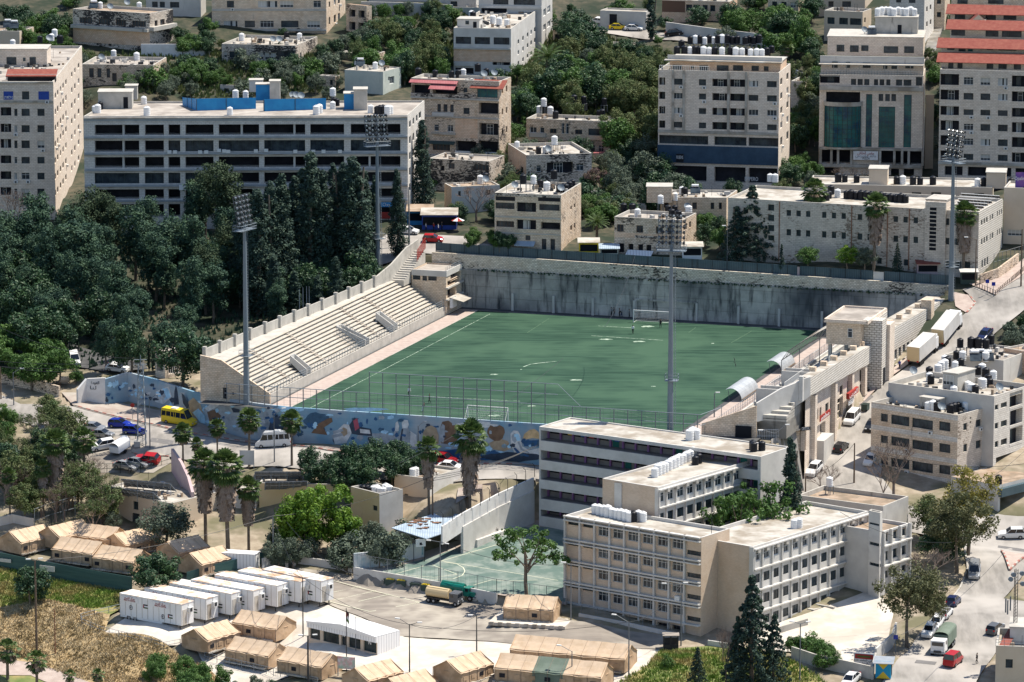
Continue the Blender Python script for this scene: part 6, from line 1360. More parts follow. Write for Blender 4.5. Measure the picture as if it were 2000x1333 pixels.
def make_palm(hgt,skirt,seed,cr=2.0,nl=58,tr=.22):
 def f():
  rg=random.Random(seed);root=empty('palm_tree');mb=MB();lx=rg.uniform(-.03,.03)
  for i in range(6):mb.tube((lx*hgt*i/6,0,-.5+(hgt+.5)*i/6),(lx*hgt*(i+1)/6,0,-.5+(hgt+.5)*(i+1)/6),tr*(1.25-.08*i),tr*(1.25-.08*(i+1)),8,0,False)
  mb.build('trunk',['bark'],root,uv=False);top=Vector((lx*hgt,0,hgt))
  if skirt>0:
   mb=MB()
   for i in range(int(300*skirt/4)):
    t=rg.random();z=hgt-.3-t*skirt;w_=(1.15-.5*t)*(.8+.4*rg.random())*cr*.55;a=rg.uniform(0,6.28);c,s_=math.cos(a),math.sin(a)
    p0=Vector((lx*z+c*w_*.45,s_*w_*.45,z+.5));p1=Vector((lx*z+c*w_,s_*w_,z-.9));n=Vector((-s_,c,0))*rg.uniform(.16,.32);mb.poly([p0-n*.4,p1-n,p1+n,p0+n*.4])
   mb.build('dead_leaf_skirt',['skirt'],root,uv=False)
  mb=MB()
  for i in range(nl):
   a=i*2.4+rg.uniform(-.2,.2);el=1.5-2.5*(i/nl)+rg.uniform(-.15,.15);L=cr*rg.uniform(.5,.75);d=Vector((math.cos(a)*math.cos(el),math.sin(a)*math.cos(el),math.sin(el)));b0=top+d*.1;b1=top+d*L
   mb.tube(b0,b1,.03,.02,3,0,False);side=d.cross(Vector((0,0,1)));side=side.normalized()if side.length>.01 else Vector((1,0,0));up=side.cross(d)
   nf=9;fr=cr*rg.uniform(.46,.6)
   for k in range(nf):
    t=(k-(nf-1)/2)/((nf-1)/2)*1.25;dd=(d*math.cos(t)+side*math.sin(t)).normalized();tip=b1+dd*fr+Vector((0,0,-.18*fr-abs(t)*.08));wv=(d*-math.sin(t)+side*math.cos(t))*fr*.15
    mid=b1+dd*fr*.55+up*.04;mb.poly([b1,mid-wv,tip,mid+wv])
  mb.build('crown',['palm_leaf'],root,uv=False);return root
 return f
def make_date(hgt,seed,L=3.4,n=44):
 def f():
  rg=random.Random(seed);root=empty('date_palm');mb=MB();mb.tube((0,0,-.5),(0,0,hgt),.38,.3,8,0,False);mb.build('trunk',['bark'],root,uv=False);mb=MB()
  for i in range(n):
   a=i*2.4;el=1.3-1.5*(i/n);pts=[];p=Vector((0,0,hgt));d=Vector((math.cos(a)*math.cos(el),math.sin(a)*math.cos(el),math.sin(el)))
   for k in range(7):pts.append(p.copy());p=p+d*L/6;d=(d+Vector((0,0,-.17))).normalized()
   for k in range(6):
    a_,b_=pts[k],pts[k+1];dd=(b_-a_).normalized();s_=dd.cross(Vector((0,0,1))).normalized()
    for sg in(-1,1):
     for q in range(3):
      o=a_.lerp(b_,q/3);t_=o+(s_*sg*.8+dd*.6).normalized()*.75*(1-.5*abs(k-2.5)/3)-Vector((0,0,.18));mb.poly([o-dd*.05,t_,o+dd*.09])
  mb.build('crown',['palm_leaf'],root,uv=False);return root
 return f
TK={}
def tk(k,n,mk):TK[k]=[('%s%d'%(k,i),mk(i))for i in range(n)]
tk('forest',3,lambda i:make_tree('forest_tree',15,3.9,3,'leaf_forest',11+i,n=62,rc=1.25,per=115,size=.21))
tk('pine',2,lambda i:make_tree('pine_tree',15,3.6,4,'leaf_pine',31+i,n=60,rc=1.1,per=110,size=.19))
tk('cypress',3,lambda i:make_tree('cypress_tree',20,2.8,.8,'leaf_cypress',41+i,n=190,rc=1.25,per=75,size=.18,kind='cone'))
tk('thin',2,lambda i:make_tree('cypress_tree',16,1.4,1,'leaf_cypress',51+i,n=80,rc=.8,per=70,size=.17,kind='cone'))
tk('conifer',2,lambda i:make_tree('conifer_tree',14,3.6,.8,'leaf_cypress',61+i,n=72,rc=.8,per=46,size=.17,kind='tier'))
tk('broad',3,lambda i:make_tree('leafy_tree',7,3.4,1.6,'leaf_broad',71+i,n=44,rc=.95,per=120,size=.17))
tk('dark',3,lambda i:make_tree('dark_tree',7,3.4,1.2,'leaf_dark',81+i,n=46,rc=.95,per=130,size=.17))
tk('bright',2,lambda i:make_tree('bright_tree',9,4.2,2.2,'leaf_bright',91+i,n=50,rc=.88,per=100,size=.18))
tk('olive',3,lambda i:make_tree('olive_tree',6,3.0,1.2,'leaf_olive',101+i,n=48,rc=.8,per=120,size=.13))
tk('mix',3,lambda i:make_tree('wood_tree',9,4.0,2.0,'leaf_mix',111+i,n=60,rc=1.0,per=110,size=.17))
tk('euc',2,lambda i:make_tree('eucalyptus_tree',12,5.6,4.0,'leaf_euc',121+i,n=90,rc=.95,per=95,size=.17,kind='blob',bark='bark'))
tk('yellow',1,lambda i:make_tree('flowering_tree',13,4.6,3.5,'leaf_yellow',131+i,n=74,rc=.95,per=85,size=.16))
tk('sparse',2,lambda i:make_tree('sparse_tree',10,4.6,3.0,'leaf_broad',141+i,n=54,rc=.75,per=55,size=.18,kind='open'))
tk('shrub',3,lambda i:make_tree('shrub',2.4,1.6,.2,'leaf_broad',151+i,n=22,rc=.55,per=90,size=.11))
tk('dshrub',2,lambda i:make_tree('shrub',2.6,1.6,.2,'leaf_dark',161+i,n=22,rc=.55,per=90,size=.11))
tk('oshrub',2,lambda i:make_tree('shrub',2.4,1.6,.2,'leaf_olive',171+i,n=22,rc=.5,per=90,size=.10))
tk('bare',2,lambda i:make_bare(181+i));tk('blossom',1,lambda i:make_bare(191+i,'twig','blossom',60,.12));tk('halfbare',2,lambda i:make_bare(195+i,'twig','leaf_mix',26,.12))
tk('palm',3,lambda i:make_palm(11,5.5,201+i,2.2));tk('palmc',2,lambda i:make_palm(9,1.6,211+i,2.3,60));tk('spalm',1,lambda i:make_palm(4,.6,221+i,1.7,26,.2));tk('date',1,lambda i:make_date(5,231))
HT=dict(forest=15,pine=15,cypress=20,thin=16,conifer=14,broad=7,dark=7,bright=9,olive=6,mix=9,euc=12,yellow=13,sparse=10,shrub=2.4,dshrub=2.6,oshrub=2.4,bare=8.2,blossom=8.2,halfbare=8.2,palm=12.3,palmc=10.4,spalm=5,date=7)
CAT=dict(palm='palm',palmc='palm',spalm='palm',date='palm',shrub='shrub',dshrub='shrub',oshrub='shrub')
tcount=[0]
def tree(k,x,ytop,ht,desc,place_,w=1.0,group=None,base=None,rz=None,pos=None):
 """tree whose top shows at (x, ytop); base pixel row if its foot is in view"""
 if pos is not None:g=Vector((pos[0],pos[1],h(*pos)));ht=PY(x,ytop,g.y).z-g.z
 elif base is not None:
  g=gp(x,base);ht=(PY(x,ytop,g.y).z-g.z)
 else:g=gp(x,ytop,ht)
 s=ht/HT[k];tcount[0]+=1;kk,mk=TK[k][tcount[0]%len(TK[k])]
 o=globals()['place'](kk,mk,g,rz if rz is not None else tcount[0]*1.7,(s*w,s*w,s));reg(o,CAT.get(k,'tree'),desc,place_,group);return o
def fill(kinds,poly,n,hr,desc,place_,group,seed,w=(.85,1.2),dmin=14):
 rg=random.Random(seed);xs=[p[0]for p in poly];ys=[p[1]for p in poly];got=[];tries=0
 while len(got)<n and tries<6000:
  tries+=1;x,y=rg.uniform(min(xs),max(xs)),rg.uniform(min(ys),max(ys))
  if not inpoly(np.array([x]),np.array([y]),poly)[0]:continue
  if any(abs(x-a)+2*abs(y-b)<dmin for a,b in got):continue
  got.append((x,y));tree(rg.choice(kinds),x,y,rg.uniform(*hr),desc,place_,rg.uniform(*w),group)
# dark wood on the left
fill(['forest','forest','pine'],[(-20,345),(150,330),(235,350),(330,395),(460,385),(470,440),(430,470),(300,450),(-20,430)],22,(13,17),'tall dark tree in the rear row of the dense wood','left of the stadium','trees of the dark wood',1,dmin=34)
fill(['forest'],[(-20,430),(450,450),(460,500),(420,520),(-20,500)],12,(12,15),'dark shaded tree in the middle of the dense wood','left of the stadium','trees of the dark wood',2,dmin=44)
fill(['dark','forest','dark'],[(-20,445),(60,480),(140,540),(200,560),(250,528),(330,545),(380,590),(415,645),(360,650),(-20,600)],20,(9,12),'dark round topped tree in the front row of the dense wood','left of the stadium','trees of the dark wood',3,dmin=36)
tree('pine',430,308,19,'tall grey green pine','in front of the office block',1.1);tree('pine',400,318,16,'second grey green pine','beside the taller pine');tree('forest',385,345,14,'dark round tree','under the grey green pines')
tree('bright',405,470,9,'fresh green tree','half hidden in the dark wood',.8);tree('bare',30,350,13,'bare pale tree','at the left edge of the dark wood',.7)
for x,yt,ht,w_,k in[(503,372,24,1.15,'cypress'),(548,347,25,1.15,'cypress'),(575,345,22,1.0,'cypress'),(607,300,28,1.1,'cypress'),(651,322,22,1.2,'thin'),(690,308,27,1.2,'cypress'),(730,345,17,.9,'thin'),(775,335,17,.95,'cypress'),(825,236,19,1.05,'cypress'),(470,395,20,1.1,'cypress'),(528,362,24,1.1,'cypress'),(590,330,23,1.0,'cypress'),(630,335,24,1.0,'cypress'),(670,325,24,1.0,'cypress'),(710,335,20,1.0,'cypress'),(485,380,22,1.1,'cypress'),(620,540,9,1.6,'cypress'),(575,530,10,1.5,'cypress'),(535,500,13,1.3,'cypress'),(655,505,12,1.4,'cypress')]:
 tree(k,x,yt,ht,'tall dark cypress','behind the terrace wall',w_*1.08,'cypresses behind the terrace')
for x,yt in[(20,628),(60,640),(95,655),(30,680),(90,685),(-5,650),(60,690),(115,680)]:tree('broad',x,yt,7,'mid green leafy tree','above the left end of the avenue',1.1)
tree('broad',148,720,3,'small round bush by the whitewashed wall','beside old steps',1.0)
tree('thin',290,672,5,'slim young cypress','by the stadium gate',.8);tree('thin',298,684,4,'slim young cypress','by the stadium gate',.8);tree('shrub',310,723,2,'low bush','by the stadium gate')
# hillside wood
fill(['dark','olive','broad','mix'],[(-20,60),(60,95),(150,60),(160,85),(240,108),(160,110),(162,200),(240,175),(240,200),(165,215),(160,160),(-20,110)],16,(3,5),'dark garden tree','around the low stone house','garden trees at the left',40,dmin=14)
fill(['dark','broad','olive'],[(390,35),(412,5),(412,75),(560,80),(690,60),(720,0),(880,-5),(880,30),(720,40),(690,100),(400,80)],24,(3,6),'dark shrubby tree','behind the office block hillside','dark trees on the far slope',41,dmin=18)
fill(['dark','mix'],[(1100,60),(1290,78),(1350,90),(1290,110),(1100,95)],14,(4,7),'dark tree','just below the hill street','trees below the hill street',42,dmin=16)
fill(['dark','broad','mix'],[(1540,60),(1600,60),(1604,180),(1545,150)],12,(4,7),'dark tree','behind the small potted roof house','dark trees by the hill house',43,dmin=14)
fill(['dark','mix','olive'],[(860,300),(1000,180),(1025,230),(990,290),(985,350),(1150,330),(1200,400),(1140,400),(1290,380),(1420,350),(1600,330),(1600,345),(1290,370)],26,(3,6),'small dark tree','among the old stone houses','trees among the old houses',44,dmin=20)
LOWA=[l for l in LOW]
FOOT=[[tuple(i['a']),tuple(i['b']),tuple(i['c']),tuple(i['d'])]for i in BL.values()]
rg=random.Random(77);cnt=0
for _ in range(4200):
 if cnt>=280:break
 x,y=(rg.uniform(-20,2010),rg.uniform(8,395))if _%3 else(rg.uniform(840,1290),rg.uniform(280,440))
 if x>1230 and y>345 or x>160 and x<840 and y>175:continue
 g_=gp(x,y);X_,Y_=np.array([g_.x]),np.array([g_.y])
 if any(inpoly(X_,Y_,p_)[0]for p_ in LOWA):continue
 bad=False
 for f_ in FOOT:
  cx_=sum(q_[0]for q_ in f_)/4;cy_=sum(q_[1]for q_ in f_)/4;big=[(cx_+(q_[0]-cx_)*1.25,cy_+(q_[1]-cy_)*1.25)for q_ in f_]
  if inpoly(X_,Y_,big)[0]:bad=True;break
 if bad:continue
 k=rg.choice(['dark','mix','olive','broad','dark','dshrub','oshrub']);ht=rg.uniform(2.2,5.0);s=ht/HT[k];tcount[0]+=1;kk,mk=TK[k][tcount[0]%len(TK[k])]
 if proj((g_.x,g_.y,g_.z+ht))[1]>400:continue
 cnt+=1;o=place(kk,mk,g_,cnt*1.3,(s*1.25,s*1.25,s));reg(o,CAT.get(k,'tree'),'scattered hillside '+('shrub' if 'shrub' in k else 'tree')+' in '+{'dark':'dark green','mix':'rusty green','olive':'grey green','broad':'mid green','dshrub':'dark green','oshrub':'grey green'}[k],'between the houses','scattered hillside greenery')
fill(['forest','forest','dark'],[(380,440),(500,470),(730,480),(740,520),(560,540),(440,560)],14,(8,11),'dark filler tree','between the cypresses and the dense wood','trees between wood and cypresses',45,dmin=34)
fill(['mix','mix','mix','dark','broad'],[(1035,120),(1110,95),(1200,85),(1290,100),(1310,95),(1285,150),(1280,230),(1240,240),(1210,230),(1190,215),(1100,195),(1060,160)],34,(7,10),'mixed green and rust tree of the hillside wood','above the tank topped stone house','trees of the hillside wood',4,dmin=20)
fill(['mix','dark','olive'],[(1215,230),(1280,235),(1283,270),(1230,275)],6,(6,8),'tree at the lower edge of the hillside wood','left of the cream loggia block','trees of the hillside wood',5)
fill(['dark','olive'],[(1180,295),(1240,280),(1290,300),(1340,330),(1345,350),(1290,345),(1200,340)],10,(7,9),'dark bluish tree','below the cream loggia block','trees below the loggia block',6)
fill(['broad','dark','mix'],[(680,60),(760,20),(860,30),(880,60),(880,110),(760,110),(690,100)],18,(6,8),'green tree in the clump','left of the white and brown stepped house','trees on the upper slope',7,dmin=22)
fill(['mix'],[(800,35),(870,40),(880,90),(800,95)],4,(8,9),'large olive brown tree','left of the white and brown stepped house','trees on the upper slope',8)
fill(['olive','broad','oshrub','shrub'],[(225,120),(340,115),(430,130),(640,110),(665,140),(640,170),(560,165),(480,160),(330,160),(240,155)],34,(3,5),'garden tree or shrub of the green strip','behind the office block roof','garden greenery behind the office block',9,dmin=16)
fill(['broad','dark'],[(10,10),(60,5),(140,15),(140,50),(60,70),(10,50)],12,(5,7),'leafy tree','near the top left corner','trees at the top left',10,dmin=22)
fill(['dark','broad'],[(345,40),(400,40),(405,75),(350,80)],5,(4,5),'garden tree','right of the old villa','garden trees by the villa',11)
fill(['broad'],[(330,115),(400,105),(430,130),(400,150),(340,140)],6,(4,6),'bright garden tree','between the low stone house and the glazed house',None,12)
tree('date',1070,93,8,'feathery date palm','beside the white and brown stepped house',1.25);tree('olive',1000,195,5,'grey olive tree','right of the balustraded house',1.3);tree('olive',990,235,4,'pale olive bush','right of the balustraded house')
fill(['dark','broad'],[(1030,130),(1060,150),(1050,190),(1005,180)],5,(5,7),'green tree','below the feathery date palm',None,13)
tree('thin',1272,-20,12,'tall dark cypress','by the hill street',1.5);fill(['dark'],[(1105,5),(1165,10),(1170,50),(1110,60)],6,(7,9),'dark tree','right of the grey glazed block',None,14,dmin=16)
fill(['dark','broad'],[(1430,0),(1590,-10),(1590,60),(1500,70),(1430,30)],14,(6,9),'dark tree','above the cream loggia block','trees at the top centre right',15,dmin=22)
fill(['shrub','broad'],[(1180,-5),(1240,-5),(1240,15),(1180,15)],4,(3,4),'shrub','above the rendered garage',None,16)
tree('palmc',1536,84,8,'fan palm','beside the three windowed hill house',1.0);tree('mix',1578,105,5,'autumn tinted tree','behind the small potted roof house',.9)
fill(['broad','dark','mix'],[(1550,190),(1608,188),(1608,240),(1550,245)],8,(5,7),'green tree','between the cream loggia block and the glass tower','trees beside the glass tower',17,dmin=14)
fill(['dark','broad'],[(1480,295),(1540,288),(1610,300),(1615,320),(1490,320)],8,(5,6),'rounded street tree','below the cream loggia block corner','street trees by the glass tower',18,dmin=18)
for x,y in[(1640,322),(1665,322),(1690,324)]:tree('bare',x,y,4,'leafless street tree','in front of the glass tower',.9)
fill(['shrub','mix'],[(1812,75),(1832,95),(1833,140),(1815,140)],5,(3,4),'shrub on the bank','beside the stepped path',None,19)
tree('blossom',1172,322,7,'pink blossoming tree','right of the soot black house',1.2);tree('bare',930,348,9,'bare branching tree','in front of the patched roof house',1.1)
tree('broad',1160,400,5,'bright round tree','right of the three storey stone house',1.0);tree('date',1166,422,5,'low date palm','between the two centre stone houses',1.15)
for x,y in[(1222,345),(1250,350),(1330,345)]:tree('olive',x,y,5.5,'grey green olive','behind the low pale stone house',1.1)
fill(['dark','broad'],[(905,440),(1000,440),(1005,470),(910,475)],7,(3,4.5),'dense shrub','below the bare branching tree',None,20,dmin=16)
fill(['broad','dark'],[(1370,400),(1415,410),(1415,450),(1370,450)],6,(4,6),'green tree','left of the long stone school',None,21,dmin=12)
tree('conifer',1470,358,15,'large dark conifer','covering the left end of the long stone school',1.35);tree('conifer',1440,400,11,'dark conifer','beside the larger one',1.3);tree('conifer',1496,400,11,'dark conifer','right of the larger one',1.1)
for x,yt in[(1590,360),(1708,402),(1884,404)]:tree('palm',x,yt,14,'tall fan palm with dead leaf skirt','in front of the long stone school',1.0,'palms before the stone school')
tree('broad',1578,480,4.5,'round shrub','under the leftmost palm of the stone school',1.2);tree('bright',1655,477,5,'bright green tree','below the stone school',1.3);tree('olive',1690,487,4.5,'grey green tree','right of the bright tree',1.2);tree('conifer',1753,473,6,'small pointed conifer','below the stone school',.8);tree('thin',1527,478,5,'small feathery cypress','below the stone school',1.4)
fill(['dark','oshrub'],[(1930,650),(1960,630),(2010,600),(2010,650),(1960,665)],8,(2.5,4),'dark bush','beside the street above the rooftop tanks',None,22,dmin=12)
# avenue and lower town
tree('palmc',487,806,9,'fan palm on a slim trunk','beside the white van',1.0,base=912)
for x,yt,b_,w_ in[(570,810,910,1.15),(425,824,905,1.1),(358,834,925,1.1),(165,845,960,1.1),(385,860,925,1.0)]:tree('palmc',x,yt,9,'fan palm with short skirt','along the avenue',w_*.88,'fan palms along the avenue',base=b_)
for x,yt,b_,w_ in[(838,862,1005,1.0),(916,835,985,1.0),(402,890,1065,1.15),(446,893,1085,1.2),(486,940,1075,1.15),(112,850,1000,1.2),(85,905,1010,1.0),(20,920,1010,1.1)]:tree('palm',x,yt,12,'tall fan palm with thick dead leaf skirt','among the low houses',w_*.88,'skirted palms among the low houses',base=b_)
for x,yt,b_ in[(15,1256,1328),(72,1278,1345),(137,1313,1350),(192,1310,1350)]:tree('spalm',x,yt,5,'young fan palm','beside the park path',1.0,'young palms by the park path',base=b_)
tree('palmc',1720,1064,8,'fan palm','at the right end of the school',1.0,base=1150)
fill(['dark'],[(590,870),(650,862),(700,848),(760,850),(810,872),(815,890),(760,900),(600,905)],13,(5,7),'dense dark green tree','between the avenue and the yellow houses','dense trees by the avenue',23,dmin=20)
for x,yt,b_ in[(600,936,1085),(650,945,1080),(575,965,1085),(665,990,1085)]:tree('bright',x,yt,8,'bright fresh green tree','in front of the yellow house',1.0,'bright trees before the yellow house',base=b_)
fill(['olive','oshrub'],[(520,1010),(560,1000),(700,1040),(740,1010),(830,1010),(825,1040),(700,1070),(530,1060)],15,(4,6),'grey green shrubby tree','behind the playground wall','shrubby trees behind the playground wall',24,dmin=22)
tree('olive',325,982,7,'silvery olive tree','beside the sand coloured solar house',1.3,base=1075);tree('olive',218,998,4,'small olive tree','against the solar house wall',.9)
tree('dark',308,1078,7,'dark rounded tree','at the end of the green metal fence',1.35,base=1165);tree('dark',60,1105,6,'dark rounded tree','alone on the grass slope',1.15,base=1180)
fill(['mix','dark','mix','halfbare'],[(-10,790),(90,765),(150,790),(155,850),(100,880),(-10,870)],18,(6,8.5),'tangled tree','left of the parked cars','trees left of the car park',25,dmin=22)
fill(['halfbare','bare','halfbare','mix'],[(-10,860),(180,880),(235,920),(190,960),(-10,940)],22,(6,8.5),'thin leafless tree','left of the solar house','bare trees left of the solar house',26,dmin=24)
fill(['bright','broad'],[(-10,770),(25,780),(20,830),(-10,840)],3,(4,5),'light green tree','at the left edge by the avenue',None,27,dmin=14)
fill(['broad'],[(290,1275),(340,1265),(420,1280),(440,1300),(420,1320),(300,1310)],8,(4,5.5),'leafy green tree','at the bottom edge below the tents','leafy trees at the bottom edge',28,dmin=20)
fill(['dshrub','oshrub'],[(430,1310),(560,1320),(560,1335),(430,1335)],5,(2,3),'bush','at the bottom edge below the tents',None,29,dmin=18)
tree('sparse',1030,1022,10,'tall sparse leafy tree','behind the single tent by the court',1.15,base=1170)
tree('dark',1062,1152,4,'dark small tree','against the school front',.9,base=1205)if 0 else tree('dark',1253,1152,4,'dark small tree','against the sand brick school front',.95,base=1200)
tree('cypress',1541,862,13,'dark irregular conifer','behind the yard school block',1.0,pos=(45.3,-118.8));tree('sparse',1490,930,7,'leafy tree','between the school blocks',1.0,pos=(40.2,-122.5));tree('sparse',1446,955,6,'leafy tree','left of the leafy tree between the school blocks',.9,pos=(36.5,-126.5));tree('sparse',1520,965,6,'leafy tree','beside the dark irregular conifer',1.0,pos=(43.5,-120.5))
for x,yt,b_,w_ in[(1467,1118,1345,1.0),(1512,1195,1345,.9),(1440,1200,1345,.8)]:tree('conifer',x,yt,18,'large dark conifer','in front of the school corner',w_,'conifers before the school corner',base=b_)
tree('conifer',1362,1262,6,'small dark conifer','at the bottom edge',1.0,base=1345)
tree('shrub',1305,1280,2,'low bush','on the weedy bank');tree('bare',1418,1205,8,'leafless sapling','on the weedy bank',.45,base=1345)
fill(['shrub','broad'],[(1545,1238),(1580,1232),(1625,1250),(1650,1268),(1640,1278),(1560,1262)],8,(2.5,3.5),'spreading green bush','behind the yard boundary wall','bushes behind the yard wall',30,dmin=14)
tree('euc',1772,1098,13,'big spreading eucalyptus','over the parked cars',1.05,base=1265);tree('euc',1870,960,13,'dark eucalyptus','right of the school',1.05,base=1120);tree('yellow',1890,905,14,'yellow flowering tree','in front of the shop row',1.05,base=1085)
tree('mix',1820,965,9,'green rounded tree','left of the yellow flowering tree',1.2,base=1060);tree('dark',1840,1010,8,'dark tree','under the dark eucalyptus',1.2);tree('bare',1812,1060,8,'leafless pinkish tree','between palm and eucalyptus',1.2);tree('bare',1610,900,8,'leafless tree','beside the sloping street',1.05,base=985);tree('bare',1745,840,9,'leafless creeper like tree','against the tan apartment house',.95,base=975);tree('bare',1725,895,7,'leafless tree','at the foot of the tan apartment house',1.0,base=980)
tree('euc',1825,1150,7,'low eucalyptus bough','beside the parked cars',.8)
# ---------------- rooftop tanks ----------------
def tank_(col,r,hh):
 def f():
  n='water_tank';root=empty(n);mb=MB();mb.tube((0,0,.0),(0,0,hh),r,r,14)
  for k in range(3):mb.tube((0,0,hh*(.2+.28*k)),(0,0,hh*(.2+.28*k)+.07),r+.03,r+.03,14)
  mb.tube((0,0,hh),(0,0,hh+.16),r,r*.55,14);mb.build('tank_body',[col],root,uv=False);mb=MB();mb.tube((0,0,hh+.1),(0,0,hh+.26),r*.38,r*.34,10);mb.build('lid',[col],root,uv=False);return root
 return f
def stand_(col):
 def f():
  root=tank_(col,.6,1.5)();
  for c in root.children:c.location.z+=1.5
  mb=MB()
  for a in((-.5,-.5),(.5,-.5),(.5,.5),(-.5,.5)):mb.box(a[0]-.05,a[1]-.05,0,a[0]+.05,a[1]+.05,1.48)
  mb.box(-.6,-.6,1.42,.6,.6,1.49);mb.build('stand',['pole_grey'],root,uv=False);return root
 return f
def dish_():
 root=empty('satellite_dish');mb=MB();mb.tube((0,0,0),(0,0,1.0),.05,n=6);mb.build('post',['pole_grey'],root,uv=False);mb=MB();n=14
 for j in range(3):
  for i in range(n):
   q=lambda a,b:Vector((math.cos(2*math.pi*a/n)*.25*b,math.sin(2*math.pi*a/n)*.25*b,.03*b*b));mb.poly([q(i,j),q(i+1,j),q(i+1,j+1),q(i,j+1)])
 o=mb.build('dish',['galv'],root,uv=False);o.location=(0,0,1.05);o.rotation_euler=(R(55),0,R(20));mb=MB();mb.tube((0,-.1,1.1),(.15,-.75,1.5),.03,n=4);mb.build('feed_arm',['pole_grey'],root,uv=False);return root
def solar_():
 root=empty('solar_heater');mb=MB();T=Matrix.Rotation(R(40),4,'X');mb.box(-1,-.9,.0,1,.9,.1,0,Matrix.Translation((0,0,.8))@ T);mb.build('panel',['glass'],root,uv=False)
 mb=MB();mb.tube((-.7,.7,1.7),(.7,.7,1.7),.28,n=10);mb.build('cylinder',['tank_white'],root,uv=False);mb=MB()
 for x in(-.8,.8):mb.box(x-.03,.55,0,x+.03,.6,1.5);mb.box(x-.03,-.7,0,x+.03,-.65,.3)
 mb.build('frame',['pole_grey'],root,uv=False);return root
TD={'b':('black plastic water tank',tank_('tank_black',.62,1.45),'water tank'),'w':('white plastic water tank',tank_('tank_white',.62,1.5),'water tank'),'B':('black water tank on a steel stand',stand_('tank_black'),'water tank'),'W':('white water tank on a steel stand',stand_('tank_white'),'water tank'),'d':('grey satellite dish',dish_,'satellite dish'),'s':('solar water heater',solar_,'solar heater')}
def roof_items(bi,where,s,z=None):
 z=bi['zr']if z is None else z
 for it in s.split():
  k,x,y=it.split(',')[:3];p=P(float(x),float(y),z+.02);de,mk,ct=TD[k]
  o=place('roof_'+k,mk,p,rnd.uniform(0,6)if k in 'bwBW' else 0,rnd.uniform(.9,1.12)if k in 'bwBW' else 1.0);reg(o,ct,de,where,'tanks and heaters '+where if ct !='satellite dish' else None)
roof_items(cb,'on the flat office roof','w,185,221 w,191,221 b,196,214 w,287,226 w,449,225 w,281,204 w,618,224 w,624,221 b,652,207 b,658,207 w,650,213 w,724,221 b,736,222 b,742,223 b,748,222 w,757,224 w,762,223 w,650,188 d,571,196 d,578,196 d,588,197 w,460,192 w,480,192')
roof_items(lb,'on the tall left apartment roof','w,107,72 b,78,84 b,117,85 w,25,92 w,101,80 d,96,84 s,15,55 s,28,57',)
B=BL
roof_items(B['villa'],'on the old villa roof','w,196,17 w,272,18 s,183,18 d,215,22 d,248,14')
roof_items(B['lowh'],'on the low stone house','w,222,112 w,267,118 d,198,121')
roof_items(B['b5'],'on the glazed old house','b,560,76 w,585,78 b,583,68 d,533,86 d,545,86 w,472,80')
roof_items(B['b6'],'on the stone shed','b,683,100');roof_items(B['b7'],'on the greenish house','w,697,127 s,704,131 w,733,135 d,745,133')
roof_items(w8,'on the white stepped house','w,921,36 b,924,38 b,937,52 w,975,50 w,990,51 w,963,46')
roof_items(B['b9'],'on the grey block terrace','b,1005,34 b,1010,36',z=None)if 0 else None
roof_items(orn,'on the balustraded house','b,817,149 b,850,151 b,882,152 b,895,152 b,933,140 b,950,148 d,965,152 d,945,154 w,905,149')
roof_items(B['b10b'],'on the blackened low house','w,906,331 b,920,332')if 0 else None
roof_items(B['b12'],'on the arched stone house','W,1062,222 w,1053,221 w,1075,224 b,1085,232 w,1109,217 B,1121,217 B,1140,216 B,1180,218 b,1170,229 b,1176,229')
roof_items(B['b13'],'on the soot black house','b,1052,301 w,1065,300 W,1083,298 d,1070,301 w,1010,290')
roof_items(B['b14'],'on the patched roof house','w,938,359 b,948,355 d,948,360')
roof_items(b15,'on the three storey stone house','B,1022,375 W,1042,373 b,1055,367 w,1068,373 B,1082,366 b,1092,376 b,1100,374 b,1105,376 b,1112,370 b,1118,366 d,1005,372 d,1095,378')
roof_items(b16,'on the two storey stone house','b,1218,414 b,1235,415 W,1290,412 b,1305,417 b,1318,416 W,1318,405 b,1312,425 b,1325,428 d,1342,414 w,1345,420 w,1245,424')
roof_items(b17,'on the low pale stone house','b,1337,383 w,1332,380 s,1358,380')
roof_items(a18,'on the cream loggia block',' '.join('%s,%d,%d'%(c,x,y)for c,x,y in[('b',1322,106),('b',1337,106),('w',1347,106),('b',1357,106),('b',1365,106),('w',1374,107),('w',1385,107),('b',1396,107),('w',1410,108),('b',1427,107),('w',1437,109),('w',1449,109),('b',1457,107),('w',1466,110),('w',1478,110),('w',1488,110),('b',1497,108),('b',1507,104),('b',1331,95),('B',1348,99),('W',1358,99),('B',1366,99),('W',1376,99),('B',1385,98),('W',1393,98),('B',1402,99),('W',1410,99),('B',1420,99),('B',1430,99),('B',1440,99),('B',1455,100),('B',1463,98),('B',1472,99),('B',1482,99)]),z=zt18)
roof_items(B['b19'],'on the small potted roof house','w,1553,152 b,1565,155 b,1571,156')
roof_items(gb,'on the glass tower lift room',' '.join('w,%d,%d'%(x,y)for x,y in[(1714,31),(1722,30),(1730,29),(1738,30),(1746,31),(1754,29),(1762,30),(1770,31),(1778,30),(1786,31)]),z=z3g+.16);roof_items(gb,'on the glass tower penthouse','d,1688,68 s,1703,69',z=z2g)
roof_items(ls,'on the long stone school roof',' '.join('b,%d,%.1f'%(1653+i*9.7,388+i*.7)for i in range(13))+' b,1619,388 b,1614,392 b,1623,380 w,1636,386 w,1504,355 w,1514,356')
roof_items(b25,'on the sand coloured annex','b,1637,356 b,1650,356 b,1673,357 b,1751,360 w,1763,360 b,1783,361 b,1797,361 b,1822,361 w,1909,364 b,1922,364 b,1975,365')
